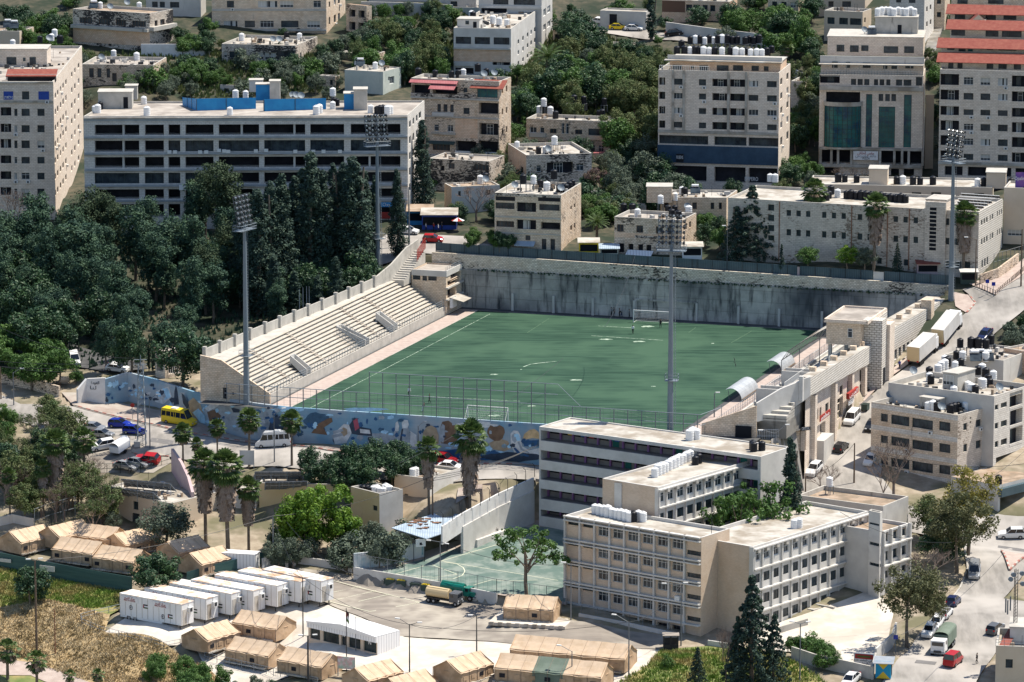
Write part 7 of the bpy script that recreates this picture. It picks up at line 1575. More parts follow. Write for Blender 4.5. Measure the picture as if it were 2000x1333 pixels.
roof_items(s2,'on the middle school roof',' '.join('w,%d,%d'%(1279+i*6.9,932-i*3.3)for i in range(12))+' b,1358,908 b,1364,905')
roof_items(s3,'on the sand brick school roof',' '.join('w,%d,%d'%(1162+i*8.6,1003+i*2)for i in range(9))+' b,1236,1019 w,1247,1016 w,1256,1019')
roof_items(s1,'on the rear school roof','w,1347,860 w,1353,856 w,1360,858 b,1472,882 b,1488,880 b,1470,878')
roof_items(s4,'on the yard school block roof','w,1551,1032 w,1560,1031');roof_items(s7,'on the school annex','W,1620,966')
roof_items(ab,'on the tan apartment house',' '.join('%s,%d,%d'%t_ for t_ in[('w',1812,802),('w',1822,803),('b',1830,804),('b',1856,808),('b',1863,805),('b',1871,803),('w',1886,803),('b',1893,799),('b',1900,796),('B',1846,796),('W',1862,792),('b',1870,786),('w',1882,783),('B',1896,788),('b',1914,786),('b',1905,776),('w',1888,798),('b',1890,772),('B',1848,780)]+[('d',1737,784),('d',1838,806),('d',1905,797)]))
roof_items(ab2,'on the rear balcony wing',' '.join('%s,%d,%d'%t_ for t_ in[('b',1815,735),('w',1832,731),('w',1838,724),('w',1845,722),('w',1815,745),('b',1818,750),('W',1865,738),('B',1876,736),('b',1884,734),('w',1890,762),('w',1897,768),('b',1905,770),('w',1916,755),('w',1920,758),('b',1930,750),('w',1940,742),('b',1925,738),('w',1918,730),('b',1910,732),('b',1850,716),('w',1845,712),('w',1860,704)if 0 else('b',1933,756)]+[('d',1783,736),('d',1951,768)]))
roof_items(ab3,'on the low house behind the apartment wing','B,1875,694 B,1896,696 B,1910,697 B,1925,697 B,1935,689 b,1868,702 w,1900,700 w,1880,704 w,1925,706 s,1915,704 s,1930,706 s,1905,707')
roof_items(h3,'behind the parapet of the yellow and white house','b,709,966 b,717,966 b,723,968 w,730,968 w,736,965 w,742,969 w,748,970 w,754,966 w,760,968')
roof_items(h4,'on the whitewashed house','w,806,932 w,812,930');roof_items(sh,'on the shop row roof','b,1950,946')
roof_items(kb,'on the bottom right corner house','b,1995,1250')
# photovoltaic racks on the solar house and others
def rack(p0,p1,tilt,parts,desc,place_,dep=2.6,m='glass'):
 a=P(*p0);b=P(*p1);L=(b-a).length;ang=math.atan2(b.y-a.y,b.x-a.x);t=empty('solar_rack',a,ang);reg(t,'solar panel',desc,place_)
 T=Matrix.Translation((0,0,.5))@ Matrix.Rotation(R(tilt),4,'X');n=max(2,round(L/1.05));mb=MB()
 for i in range(n):
  for j in range(2):mb.box(L*i/n+.03,j*dep/2+.03,0,L*(i+1)/n-.03,(j+1)*dep/2-.03,.05,0,T)
 mb.build('panels',['metal_grey' if m !='glass' else 'glass'],t,uv=False);mb=MB()
 for j in(.1,dep/2,dep-.1):mb.box(0,j-.04,-.1,L,j+.04,-.02,0,T)
 for i in range(5):
  x=L*i/4;mb.box(x-.04,0,-.12,x+.04,dep,-.02,0,T);q=T @ Vector((x,dep,0));mb.tube((x,q.y,0),(x,q.y,q.z),.04,n=4);mb.tube((x,.1,0),(x,.1,.6),.04,n=4)
 mb.build('frame',['galv'],t,uv=False);return t
zr1=h1['zr']
mat('panel_back',(.10,.10,.11),(.3,.3,.3),3)
rack((208,968,zr1),(305,980,zr1),-52,2,'long rack of solar panels tilted to the sun','nearest the camera on the solar house roof',2.8,'x')if 0 else None
def rack2(x0,y0,x1,y1,z,hh,desc,place_):
 a=P(x0,y0,z);b=P(x1,y1,z);L=(b-a).length;ang=math.atan2(b.y-a.y,b.x-a.x);t=empty('solar_rack',a,ang);reg(t,'solar panel',desc,place_);n=max(3,round(L/1.05))
 T=Matrix.Translation((0,0,hh))@ Matrix.Rotation(R(-38),4,'X');mb=MB()
 for i in range(n):
  for j in range(2):mb.box(L*i/n+.04,j*1.4-.0,0,L*(i+1)/n-.04,j*1.4+1.34,.05,0,T)
 mb.build('panels',['panel_back'],t,uv=False);mb=MB()
 for j in(.1,.7,1.4,2.1,2.7):mb.box(0,j-.04,-.1,L,j+.04,-.02,0,T)
 for i in range(n+1):mb.box(L*i/n-.03,0,-.13,L*i/n+.03,2.74,-.03,0,T)
 for i in range(4):
  x=L*i/3;q=T @ Vector((x,2.7,0));mb.tube((x,0,0),(x,0,hh),.06,n=4);mb.tube((x,q.y,0),(x,q.y,max(.05,q.z)),.05,n=4);mb.tube((x,0,hh),(x,q.y,0),.04,n=4)
 mb.build('frame',['galv'],t,uv=False)
rack2(206,972,300,985,zr1,2.0,'long steel rack of solar panels seen from behind','nearest the camera on the solar house');rack2(237,958,333,967,zr1,2.0,'long steel rack of solar panels seen from behind','farther back on the solar house')
rack2(498,944,592,944,h2['zr'],2.0,'rack of solar panels seen from behind','on the yellow house roof');rack2(518,958,600,956,h2['zr'],1.4,'low rack of solar panels','in front of the taller rack on the yellow house')
for r_ in range(6):
 a,b=P(1862+r_*3,409-r_*5.2,ls['zr']),P(1912+r_*8,413-r_*5.0,ls['zr']);t=empty('solar_array',a);reg(t,'solar panel','row of dark solar panels','on the right end of the long stone school','solar rows on the stone school');mb=MB();d=(b-a).normalized()
 n_=9
 for i in range(n_):q=a+(b-a)*(i/n_);T=Matrix.Translation(q+Vector((0,0,.5)))@ Matrix.Rotation(math.atan2(d.y,d.x),4,'Z')@ Matrix.Rotation(R(-35),4,'X');mb.box(0,0,0,(b-a).length/n_*.93,1.4,.05,0,T)
 mb.build('panels',['panel_back'],t,t.location);q=MB();q.tube(a,b,.06,n=4);q.tube(a+Vector((0,0,.5)),b+Vector((0,0,.5)),.08,n=4);q.build('frame',['frame_white'],t,t.location)
# ---------------- vehicles ----------------
mat('paint_white',(.72,.72,.71),rough=.25);mat('paint_silver',(.36,.37,.38),rough=.25,metal=.5);mat('paint_black',(.02,.021,.025),rough=.2);mat('paint_blue',(.015,.035,.30),rough=.2);mat('paint_red',(.40,.015,.02),rough=.2);mat('paint_yellow',(.78,.56,.03),rough=.3);mat('paint_grey',(.10,.105,.115),rough=.25);mat('paint_green',(.01,.17,.13),rough=.3);mat('paint_cream',(.62,.48,.28),rough=.4);mat('paint_navy',(.02,.03,.09),rough=.2)
PROF={  # L, W, list of (x, ztop) lower body; greenhouse (x0 bottom, x1 top, x2 top, x3 bottom, height), wheel x
 'car':(4.4,1.76,[(-2.2,.62),(-2.12,.92),(-1.6,1.0),(.9,.98),(1.75,.82),(2.15,.68),(2.2,.5)],(-1.75,-1.15,.25,1.05,1.46),1.35),
 'hatch':(4.1,1.76,[(-2.05,.62),(-2.0,1.0),(-1.5,1.05),(.85,1.0),(1.6,.86),(2.0,.7),(2.05,.5)],(-1.98,-1.7,.15,.95,1.52),1.28),
 'suv':(4.6,1.88,[(-2.3,.7),(-2.25,1.1),(-1.6,1.15),(.9,1.1),(1.8,.98),(2.25,.8),(2.3,.55)],(-2.2,-1.8,.15,.95,1.72),1.4),
 'van':(4.9,1.95,[(-2.45,.7),(-2.42,1.15),(-1.6,1.18),(1.3,1.12),(2.1,.98),(2.4,.8),(2.45,.55)],(-2.4,-2.25,.75,1.5,1.98),1.5),
 'bus':(6.4,2.1,[(-3.2,.7),(-3.18,1.5),(-1.6,1.5),(1.9,1.4),(2.8,1.15),(3.15,.9),(3.2,.55)],(-3.15,-3.1,1.5,2.2,2.75),2.1)}
def make_car(kd,col,roofcol=None):
 L,Wd,lo,gh,wx=PROF[kd]
 def f():
  root=empty({'van':'van','bus':'minibus'}.get(kd,'parked_car'));mb=MB();hw=Wd/2;secs=[]
  for i,(x,z)in enumerate(lo):
   k=1-.10*(abs(x)/(L/2))**4;secs.append([(x,-hw*k*.94,.24),(x,-hw*k,.55),(x,-hw*k*.97,z-.06),(x,-hw*k*.82,z),(x,hw*k*.82,z),(x,hw*k*.97,z-.06),(x,hw*k,.55),(x,hw*k*.94,.24)])
  for a,b in zip(secs,secs[1:]):
   for i in range(8):j=(i+1)%8;mb.poly([a[i],b[i],b[j],a[j]][::-1])
  mb.poly(secs[0][::-1][::-1]);mb.poly(secs[-1][::-1])
  x0,x1,x2,x3,zt=gh;zb=1.0 if kd not in('bus','van','suv')else(1.1 if kd !='bus' else 1.42);w0,w1=hw*.9,hw*.74
  mb.box(x1+.02,-w1,zt-.06,x2-.02,w1,zt);
  for s_ in(-1,1):
   for(xa,xb)in((x0,x1),(x3,x2)):mb.tube((xa,s_*w0,zb-.03),(xb,s_*w1,zt-.03),.05,n=4)
   mb.tube(((x0+x3)/2,s_*w0*1.0,zb-.03),((x1+x2)/2,s_*w1,zt-.03),.05,n=4)
   if kd=='bus':
    for xx in(-2.2,-1.2,-.2,.8):mb.tube((xx,s_*w0,zb-.03),(xx,s_*w1,zt-.03),.06,n=4)
    mb.poly([(x1,s_*(w1+.0),zt-.02),(x2,s_*w1,zt-.02),(x2,s_*(w1+.06),zt-.45),(x1,s_*(w1+.06),zt-.45)])
  mb.build('body',[col],root,uv=False);g=MB();A=[(x0,-w0,zb-.04),(x3,-w0,zb-.04),(x3,w0,zb-.04),(x0,w0,zb-.04)];T_=[(x1,-w1,zt-.03),(x2,-w1,zt-.03),(x2,w1,zt-.03),(x1,w1,zt-.03)]
  for i in range(4):j=(i+1)%4;g.poly([A[i],A[j],T_[j],T_[i]])
  g.build('windows',['car_glass'],root,uv=False)
  for sx in(-wx,wx):
   for sy in(-1,1):
    q=MB();q.tube((sx,sy*(hw-.2),.33),(sx,sy*(hw+.01),.33),.33,.33,12);wl_=q.build('wheel',['tyre'],root,uv=False);q=MB();q.tube((sx,sy*(hw+.005),.33),(sx,sy*(hw+.03),.33),.19,.17,8);q.build('rim',['rim'],wl_,uv=False)
  for sy in(-1,1):
   q=MB();q.box(L/2-.12,sy*hw*.55-.18,.58,L/2+.015,sy*hw*.55+.18,.74);q.build('headlight',['light_clear'],root,uv=False)
   q=MB();q.box(-L/2-.015,sy*hw*.72-.12,.72,-L/2+.1,sy*hw*.72+.12,.98);q.build('tail_light',['light_red'],root,uv=False)
  if kd=='bus':q=MB();q.box(-1.4,-.5,zt,-.2,.5,zt+.16);q.build('roof_vent',['frame_white'],root,uv=False)
  return root
 return f
def on_ground(o,x,y,deg,z=None):
 g=gp(x,y)if z is None else P(x,y,z);a=R(deg);fx,fy=math.cos(a),math.sin(a);e=1.3
 if z is None:
  sf=(h(g.x+fx*e,g.y+fy*e)-h(g.x-fx*e,g.y-fy*e))/(2*e);sl_=(h(g.x-fy*e,g.y+fx*e)-h(g.x+fy*e,g.y-fx*e))/(2*e)
  if abs(sf)>.35:sf=0
  if abs(sl_)>.35:sl_=0
 else:sf=sl_=0
 X=Vector((fx,fy,sf)).normalized();Yv=Vector((-fy,fx,sl_)).normalized();Z=X.cross(Yv).normalized();Yv=Z.cross(X)
 M3=Matrix((X,Yv,Z)).transposed();o.rotation_euler=M3.to_euler();o.location=g+Vector((0,0,.09));return o
def car(kd,col,x,y,deg,desc,place_=''):
 o=place('car_'+kd+col,make_car(kd,'paint_'+col),(0,0,0));on_ground(o,x,y,deg);reg(o,{'bus':'minibus','van':'van'}.get(kd,'car'),desc,place_);return o
for a in[('hatch','blue',235,835,-22,'dark blue hatchback driving on the avenue','behind the other blue car'),('hatch','blue',263,848,-22,'blue car with white roof glare','beside the lattice mast'),('car','silver',185,842,-25,'silver saloon','farthest back in the car park'),('car','silver',200,855,-25,'pale green grey saloon','in front of the silver saloon'),
 ('suv','white',201,878,200,'white suv facing left','in the car park beside the stock trailer'),('suv','red',288,904,160,'dark red car','at the front fence of the car park'),('car','silver',268,912,-25,'silver car','left of the dark red car'),('car','silver',245,918,-25,'light saloon','leftmost at the front fence'),
 ('bus','yellow',350,829,-28,'bright yellow minibus','parked beside the mural wall'),('bus','white',536,873,168,'long white van','on the avenue below the mural wall'),('van','white',146,711,-80,'white van','parked on the shaded upper road'),('car','white',230,725,-20,'pale car','at the top of the whitewashed wall'),
 ('suv','red',870,905,-30,'dark red car','half hidden behind the skirted palm'),('car','white',880,918,-20,'white car','below the dark red car'),('hatch','red',846,473,-8,'red hatchback','on the street behind the press booth'),('car','white',797,457,-15,'white car','parked by the street stalls'),
 ('car','white',1238,60,-12,'white saloon','on the hill street'),('car','yellow',1208,58,-12,'yellow taxi','on the hill street'),('car','white',1173,47,-30,'white car','partly hidden at the left end of the hill street'),('car','black',1318,70,-15,'dark car','in the shade of the hill street'),
 ('van','white',1664,825,248,'white minivan seen from behind','on the sloping street'),('hatch','black',1643,880,66,'dark grey suv','driving up the sloping street'),('suv','white',1590,925,245,'silver suv with dark rear','low on the sloping street'),('car','navy',1924,660,240,'dark blue car','driving down at the top of the sloping street'),('car','white',1700,905,250,'white car','beside the tan apartment house'),('car','black',1702,838,250,'dark car','behind the corner of the tan apartment house'),
 ('suv','white',1976,1051,176,'white suv seen from the side','at the junction at the right edge'),('van','silver',1903,1124,262,'silver van facing the camera','parked at the kerb'),('hatch','grey',1944,1235,60,'dark grey hatchback','driving up the right hand road'),('van','red',1861,1298,66,'bright red van seen from behind','on the right hand road'),
 ('hatch','navy',1862,1182,70,'dark blue car','parked under the eucalyptus'),('hatch','white',1846,1205,70,'white hatchback seen from behind','parked at the kerb'),('hatch','white',1829,1224,250,'white car','second from the camera in the parked row'),('hatch','white',1815,1240,250,'white car facing the camera','at the near end of the parked row'),('car','white',1662,1336,240,'white car cut by the bottom edge','below the yard wall'),('car','red',1900,700,60,'small dark red car','behind the low house')]:
 if a[6].startswith('small dark red'):continue
 car(*a)
def box_truck():
 root=empty('articulated_truck');mb=MB();mb.box(-7,-1.28,1.15,6.6,1.28,4.0);mb.build('trailer_box',['plaster_white'],root,uv=False);mb=MB();mb.box(-6.98,-1.2,1.1,-7.05,1.2,3.95);mb.build('rear_doors',['paint_cream'],root,uv=False)
 mb=MB();mb.box(-6.8,-.9,.8,6.2,.9,1.14);mb.box(6.2,-.6,.6,9.2,.6,.9);mb.build('chassis',['dark_metal'],root,uv=False);mb=MB();mb.box(7.1,-1.2,.7,9.2,1.2,2.9);mb.box(7.1,-1.1,2.9,8.7,1.1,3.5);mb.build('cab',['paint_white'],root,uv=False)
 mb=MB();mb.box(9.17,-1.05,1.7,9.24,1.05,2.7);mb.build('windscreen',['car_glass'],root,uv=False)
 for x in(-5.6,-4.4,-3.2,6.9,8.6):
  for s_ in(-1,1):q=MB();q.tube((x,s_*.8,.5),(x,s_*1.22,.5),.5,.5,12);q.build('wheel',['tyre'],root,uv=False)
 for s_ in(-1,1):q=MB();q.box(-7.08,s_*.9-.2,1.0,-6.98,s_*.9+.2,1.3);q.build('tail_light',['light_red'],root,uv=False)
 return root
for(x,y,s_,d_)in[(1800,703,.78,'nearest the camera on the sloping street'),(1848,662,.72,'farther up the sloping street')]:o=place('truck',box_truck,(0,0,0),0,(.62,.98,.95));on_ground(o,x,y,64);reg(o,'truck','long white box trailer truck parked beside the stadium',d_)
def tanker(cab,tank,nose):
 def f():
  root=empty('tanker_truck');mb=MB();mb.tube((-3.6,0,2.0),(1.2,0,2.0),.95,.95,16);mb.box(-3.6,-.3,2.9,1.0,.3,3.0);mb.build('tank',[tank],root,uv=False);mb=MB();mb.box(-3.8,-.6,.75,3.6,.6,1.05);mb.box(-3.9,-1.0,.95,1.2,1.0,1.1);mb.build('chassis',['dark_metal'],root,uv=False)
  mb=MB()
  if nose:mb.box(1.5,-1.05,.9,2.7,1.05,2.5);mb.box(2.7,-.85,.9,3.9,.85,1.75)
  else:mb.box(1.6,-1.1,.8,3.4,1.1,2.6)
  mb.build('cab',[cab],root,uv=False);mb=MB();xx=2.72 if nose else 3.42;mb.box(xx-.03,-.9,1.8,xx+.01,.9,2.4);mb.box(1.9,-1.12,1.8,2.5,1.12,2.35);mb.build('windows',['car_glass'],root,uv=False)
  for x in(-2.9,-1.8,2.9):
   for s_ in(-1,1):q=MB();q.tube((x,s_*.7,.5),(x,s_*1.1,.5),.5,.5,12);wl_=q.build('wheel',['tyre'],root,uv=False);q=MB();q.tube((x,s_*1.1,.5),(x,s_*1.13,.5),.25,.2,8);q.build('rim',['rim'],wl_,uv=False)
  for s_ in(-1,1):q=MB();xe=3.92 if nose else 3.42;q.box(xe-.02,s_*.7-.15,1.0,xe+.03,s_*.7+.15,1.25);q.build('headlight',['light_clear'],root,uv=False)
  mb=MB();mb.box(xx+(.9 if nose else-.02),-1.1,.6,xx+(1.2 if nose else .1),1.1,.85);mb.build('bumper',['metal_grey'],root,uv=False);return root
 return f
o=place('tankA',tanker('paint_green','paint_green',True),(0,0,0));o.scale=(.85,.85,.85);on_ground(o,896,1168,-28);reg(o,'tanker truck','green tanker truck with bonnet','parked along the low white court wall')
o=place('tankB',tanker('paint_grey','paint_cream',False),(0,0,0));o.scale=(.85,.85,.85);on_ground(o,868,1180,-28);reg(o,'tanker truck','cream tanker truck with dark cab','parked in front of the green tanker')
o=place('lorry',tanker('paint_white','leaf_olive',False),(0,0,0));on_ground(o,1842,1272,250);bpy.data.objects.remove([c for c in o.children if c.name.startswith('tank')][0]);mb=MB();mb.box(-3.9,-1.15,1.1,1.3,1.15,2.9);n_=7
for i in range(n_):
 a0,a1=math.pi*i/n_,math.pi*(i+1)/n_;mb.poly([(-3.9,math.cos(a0)*1.15,2.9+math.sin(a0)*.5),(1.3,math.cos(a0)*1.15,2.9+math.sin(a0)*.5),(1.3,math.cos(a1)*1.15,2.9+math.sin(a1)*.5),(-3.9,math.cos(a1)*1.15,2.9+math.sin(a1)*.5)])
mb.build('canvas_cover',['canvas_green'],o,uv=False);o.name='covered_lorry';reg(o,'truck','white lorry with grey green canvas cover','between the parked row and the red van')
# livestock trailer in the car park
o=empty('stock_trailer');mb=MB();mb.box(-1.9,-.95,.6,1.9,.95,1.7,0);mb.box(-1.9,-1,.55,1.9,1,.62,1);mb.build('slatted_box',['sheet_white','dark_metal'],o,uv=False);mb=MB();n_=8
for i in range(n_):a0,a1=math.pi*i/n_,math.pi*(i+1)/n_;mb.poly([(-1.9,math.cos(a0)*.98,1.7+math.sin(a0)*.75),(1.9,math.cos(a0)*.98,1.7+math.sin(a0)*.75),(1.9,math.cos(a1)*.98,1.7+math.sin(a1)*.75),(-1.9,math.cos(a1)*.98,1.7+math.sin(a1)*.75)])
mb.build('arched_cover',['metal_white'],o,uv=False)
for s_ in(-1,1):q=MB();q.tube((0,s_*.95,.35),(0,s_*1.15,.35),.35,.35,10);q.build('wheel',['tyre'],o,uv=False)
on_ground(o,235,885,62);reg(o,'trailer','white slatted livestock trailer with arched cover','in the car park')
# ---------------- camp: tents, trailers, office ----------------
def make_tent(L,W=5.9,wall=2.25,ridge=3.8,green=False,seed=0):
 def f():
  rg=random.Random(seed+int(L*10));root=empty('canvas_tent');n=14;sg=lambda t:.06*math.sin(t*math.pi*4)
  mb=MB();hw=W/2;e=.18
  def sp(i,side,lo):
   x=-L/2+L*i/n;return(x,side*(hw+(.12*abs(math.sin(i*1.7))if lo else .0)),0 if lo else wall-.05*abs(math.sin(math.pi*i/n*4)))
  gi=lambda i:1 if green and n*.33<=i<n*.62 else 0
  for s_ in(-1,1):
   for i in range(n):
    mi=gi(i);a,b,c,d=sp(i,s_,1),sp(i+1,s_,1),sp(i+1,s_,0),sp(i,s_,0);mb.poly([a,b,c,d],mi*2)
  for i_,sx in((0,-1),(n,1)):
   x=sx*L/2;mb.poly([(x,-hw,0),(x+sx*.15,0,0),(x,hw,0),(x,hw,wall),(x,0,ridge),(x,-hw,wall)],0)
  o=mb.build('canvas_wall',['canvas','canvas_roof','canvas_green'],root)
  mb=MB()
  for s_ in(-1,1):
   for i in range(n):
    x0,x1=-L/2-e+(L+2*e)*i/n,-L/2-e+(L+2*e)*(i+1)/n;q=lambda x,k,i__:(x,s_*(hw+e)*(1-k),wall-.12+(ridge-wall+.14)*k-.16*math.sin(math.pi*k)-.13*abs(math.sin(i__*math.pi*4/n+seed))*(1.2-k)-.04*math.sin(i__*2.3+seed*2));mi=gi(i)
    for k in range(3):mb.poly([q(x0,k/3,i),q(x1,k/3,i+1),q(x1,(k+1)/3,i+1),q(x0,(k+1)/3,i)],mi)
  mb.build('canvas_roof',['canvas_roof','canvas_green'],root);mb=MB()
  for i in range(5 if L<14 else 9):
   x=-L/2+L*i/(4 if L<14 else 8)
   for s_ in(-1,1):mb.tube((x,s_*(hw+.14),0),(x,s_*(hw+.06),wall),.045,n=4)
   if 0<i<(4 if L<14 else 8):
    for s_ in(-1,1):mb.tube((x,s_*(hw+.2),wall-.08),(x,0,ridge+.03),.025,n=4)
  mb.build('seams',['skirt'],root,uv=False)['kind']='stuff'
  for i in range(4 if L<14 else 7):
   x=-L/2+L*(i+.5)/(4 if L<14 else 7)
   for s_ in(-1,1):
    mb=MB();mb.box(x-.45,s_*(hw+.09)-.03,.75,x+.45,s_*(hw+.09)+.03,1.4);mb.build('window',['interior' if(i+s_+seed)%3==0 else 'canvas'],root,uv=False)
  for sx in(-1,1):mb=MB();mb.box(sx*(L/2+.02)-.03,-.55,0,sx*(L/2+.02)+.03,.55,1.95);mb.tube((sx*(L/2+.06),-.6,2.0),(sx*(L/2+.06),.6,2.0),.06,n=4);mb.build('door_flap',['canvas'],root,uv=False)
  mb=MB()
  for i in range(int(L*2.4)):
   for s_ in(-1,1):
    x=-L/2+i/2.4;r_=rg.uniform(.12,.24);mb.box(x-r_,s_*(hw+.35)-r_,0,x+r_,s_*(hw+.35)+r_,r_*1.1)
  mb.build('weight_stones',['roof_pale'],root,uv=False)['kind']='stuff'
  return root
 return f
def tent(x,y,deg,L,desc,place_,green=False,seed=0,s=1.0):
 o=place('tent%s%s%d'%(L,green,seed),make_tent(L,green=green,seed=seed),(0,0,0));g=gp(x,y);o.location=g+Vector((0,0,.02));o.rotation_euler=(0,0,R(deg));o.scale=(s,s,s);reg(o,'tent',desc,place_,'tan canvas tents')
UP='in the upper camp behind the green fence'
for a in[(52,1072,48,8.6,'ridge tent with end gable facing left',UP+' nearest the edge'),(128,1062,50,9,'ridge tent pointing away',UP+' highest of all'),(192,1066,-27,9.6,'ridge tent lying sideways',UP+' in the middle row'),(258,1076,46,9,'ridge tent with clean pale roof',UP),(160,1094,-30,9.6,'ridge tent with window flaps','just behind the green fence'),(238,1110,-28,9.6,'ridge tent partly hidden by the round tree','behind the green fence'),
    (358,1092,46,8,'ridge tent in tree shade','left of the white container'),(403,1114,48,8.6,'orange shaded ridge tent','beside the white container'),
    (412,1262,52,9,'ridge tent with open seams','right below the first trailer'),(516,1240,-32,10,'sagging ridge tent with end door','between trailers and office cabin'),(503,1293,-34,10,'ridge tent','left of the noticeboard and lower than its neighbour'),(606,1314,-34,10,'ridge tent','directly left of the noticeboard'),
    (728,1340,48,9,'ridge tent','right of the noticeboard at the bottom edge'),(795,1360,46,9,'ridge tent cut by the bottom edge','right of its twin'),(905,1325,50,9,'ridge tent with dark window flaps','alone at the bottom centre'),(1040,1206,-14,9.5,'ridge tent on a pale slab','beside the sparse leafy tree')]:
 tent(a[0],a[1],a[2],a[3]*.9,'tan '+a[4],a[5],seed=int(a[0])%3,s=.94)
tent(1120,1296,-20,18.5,'long double tan tent','behind the tent with the green middle',seed=3);tent(1082,1332,-20,17,'long tan tent with dark green middle section','at the bottom edge',True,4)
mb=MB();
for(x0,x1,yy)in((0,0,0),):pass
g=gp(1040,1210);T=Matrix.Translation(g)@ Matrix.Rotation(R(-14),4,'Z');mb.box(-6.2,-3.9,-.4,6.2,3.9,.12,0,T);struct(mb.build('tent_slab',['slab_pale'],None,g));mb=MB()
for i in range(9):
 for s_ in(-1,1):mb.box(-6+i*1.4,s_*4.0-.15,-.3,-5.3+i*1.4,s_*4.0+.15,.25,0,T)
struct(mb.build('kerb_blocks',['roof_pale'],None,g))
def make_trailer(L):
 def f():
  root=empty('white_trailer');mb=MB();mb.box(-L/2,-1.35,.75,L/2,1.35,3.7);mb.box(-L/2,-1.3,.45,L*.18,1.3,.75);mb.build('body',['metal_white'],root);mb=MB();mb.box(-L/2-.05,-1.42,3.7,L/2+.05,1.42,3.78);mb.build('roof',['rust_white'],root)
  mb=MB();
  for i in range(12):mb.box(-L/2+L*i/11-.03,-1.375,.8,-L/2+L*i/11+.03,-1.35,3.65)
  mb.box(L/2,-1.1,.75,L/2+.04,-.2,2.9);mb.box(L/2,.15,.75,L/2+.04,.2,3.6);mb.build('door_seam',['roof_pale'],root,uv=False)
  mb=MB();mb.box(-L*.47,-1.42,2.75,-L*.2,-1.36,3.5);mb.build('sign_panel',['sign_white'],root,uv=False);mb=MB();mb.box(L*.03,-1.42,2.75,L*.3,-1.36,3.5);sb=mb.build('sign_panel',['sign_white'],root,uv=False)
  for cx in(-L*.335,L*.165):
   t1=text_obj('lettering','\uFEA2\uFEC0\uFEDF\uFE8D \uFEB0\uFEDB\uFEAE\uFEE3','ink_red',.5,(cx,-1.44,3.28),0,sb);t1.location=(cx,-1.44,3.28);t2=text_obj('lettering','HEALTH CENTER','ink_red',.3,(cx,-1.44,2.95),0,sb);t2.location=(cx,-1.44,2.95)
  mb=MB();n=12
  for cx,cz_ in((-L*.32,2.0),(L*.2,1.55)):
   mb.tube((cx,-1.36,cz_),(cx,-1.39,cz_),.34,n=n,m=0);mb.tube((cx,-1.38,cz_),(cx,-1.40,cz_),.26,n=n,m=1);mb.box(cx-.05,-1.42,cz_-.25,cx+.05,-1.40,cz_+.25,0);mb.box(cx-.2,-1.42,cz_-.03,cx+.2,-1.4,cz_+.03,0)
  mb.build('round_emblem',['ink','sign_white'],root,uv=False);mb=MB()
  for cx,cz_ in((-L*.08,2.5),(L*.32,1.75)):mb.box(cx-.45,-1.39,cz_+.14,cx+.45,-1.36,cz_+.3,0);mb.box(cx-.45,-1.39,cz_-.06,cx+.45,-1.36,cz_+.12,3);mb.box(cx-.45,-1.39,cz_-.26,cx+.45,-1.36,cz_-.08,1);mb.poly([(cx-.45,-1.40,cz_-.26),(cx-.2,-1.40,cz_+.02),(cx-.45,-1.40,cz_+.3)],2)
  mb.build('flag_decal',['ink','leaf_dark','ink_red','sign_white'],root,uv=False);mb=MB();mb.box(L/2,-.0,2.4,L/2+.45,.9,3.1);mb.build('air_conditioner',['frame_white'],root,uv=False);mb=MB();mb.box(L/2+.45,.1,2.5,L/2+.47,.6,3.0);mb.build('vent_grille',['dark_metal'],root,uv=False)
  for x in(-L*.36,-L*.26):
   for s_ in(-1,1):q=MB();q.tube((x,s_*.9,.45),(x,s_*1.3,.45),.45,.45,12);wl_=q.build('wheel',['tyre'],root,uv=False);q=MB();q.tube((x,s_*1.3,.45),(x,s_*1.33,.45),.22,.2,8);q.build('rim',['rim'],wl_,uv=False)
  for x in(L*.25,L*.45):
   mb=MB()
   for s_ in(-1,1):mb.box(x-.06,s_*1.0-.06,0,x+.06,s_*1.0+.06,.75)
   mb.build('jack',['dark_metal'],root,uv=False)
  return root
 return f
for k,(x,y)in enumerate([(372,1233),(420,1222),(469,1212),(512,1206),(558,1196),(604,1188),(646,1187)]):
 L=12.2;g=gp(x,y);a=R(-36 if k<6 else-40);o=place('trailer',make_trailer(L),(0,0,0),0,(1.06,1.1,1.17));o.location=g-Vector((math.cos(a)*L/2-math.sin(a)*-1.35*-1,math.sin(a)*L/2+math.cos(a)*-1.35*-1*-1,-.05));o.rotation_euler=(0,0,a)
 reg(o,'trailer','white mobile clinic trailer with rust stained roof','in the staggered row by the tents','white trailers in the staggered row')
of=bld('of','office_cabin','cabin','low white metal roofed office cabin with barred windows','in the middle of the tents',(737,1244,1281),(602,1213),(781,1231),'plaster_sand','metal_white',
  [('L','k',[(606,625),(631,662),(681,704),(710,735)],[(1237,1257)],650),('L','d',[(666,676)],[(1239,1264)],671,.3)],par=0.02,wallR='sheet_white',trim='metal_white',bands=[('L','fascia',650,1223.5,1235.5,.35,'sheet_white')])
mb=MB();a,b,c,d=[Vector((q.x,q.y,of['z1']))for q in(of['a'],of['b'],of['c'],of['d'])];m0,m1=(a+b)/2+Vector((0,0,.8)),(c+d)/2+Vector((0,0,.5));e_=Vector((0,0,.06));nn=of['F']['L'].n*.45
mb.poly([a+nn+e_,m0+nn,m1,d+e_]);mb.poly([m0+nn,b+nn+e_,c+e_,m1]);mb.poly([a+nn+e_,b+nn+e_,m0+nn]);mb.poly([a+nn-e_*3,b+nn-e_*3,b+nn+e_,a+nn+e_]);mb.build('pitched_roof',['metal_white'],of['root'],of['org'])
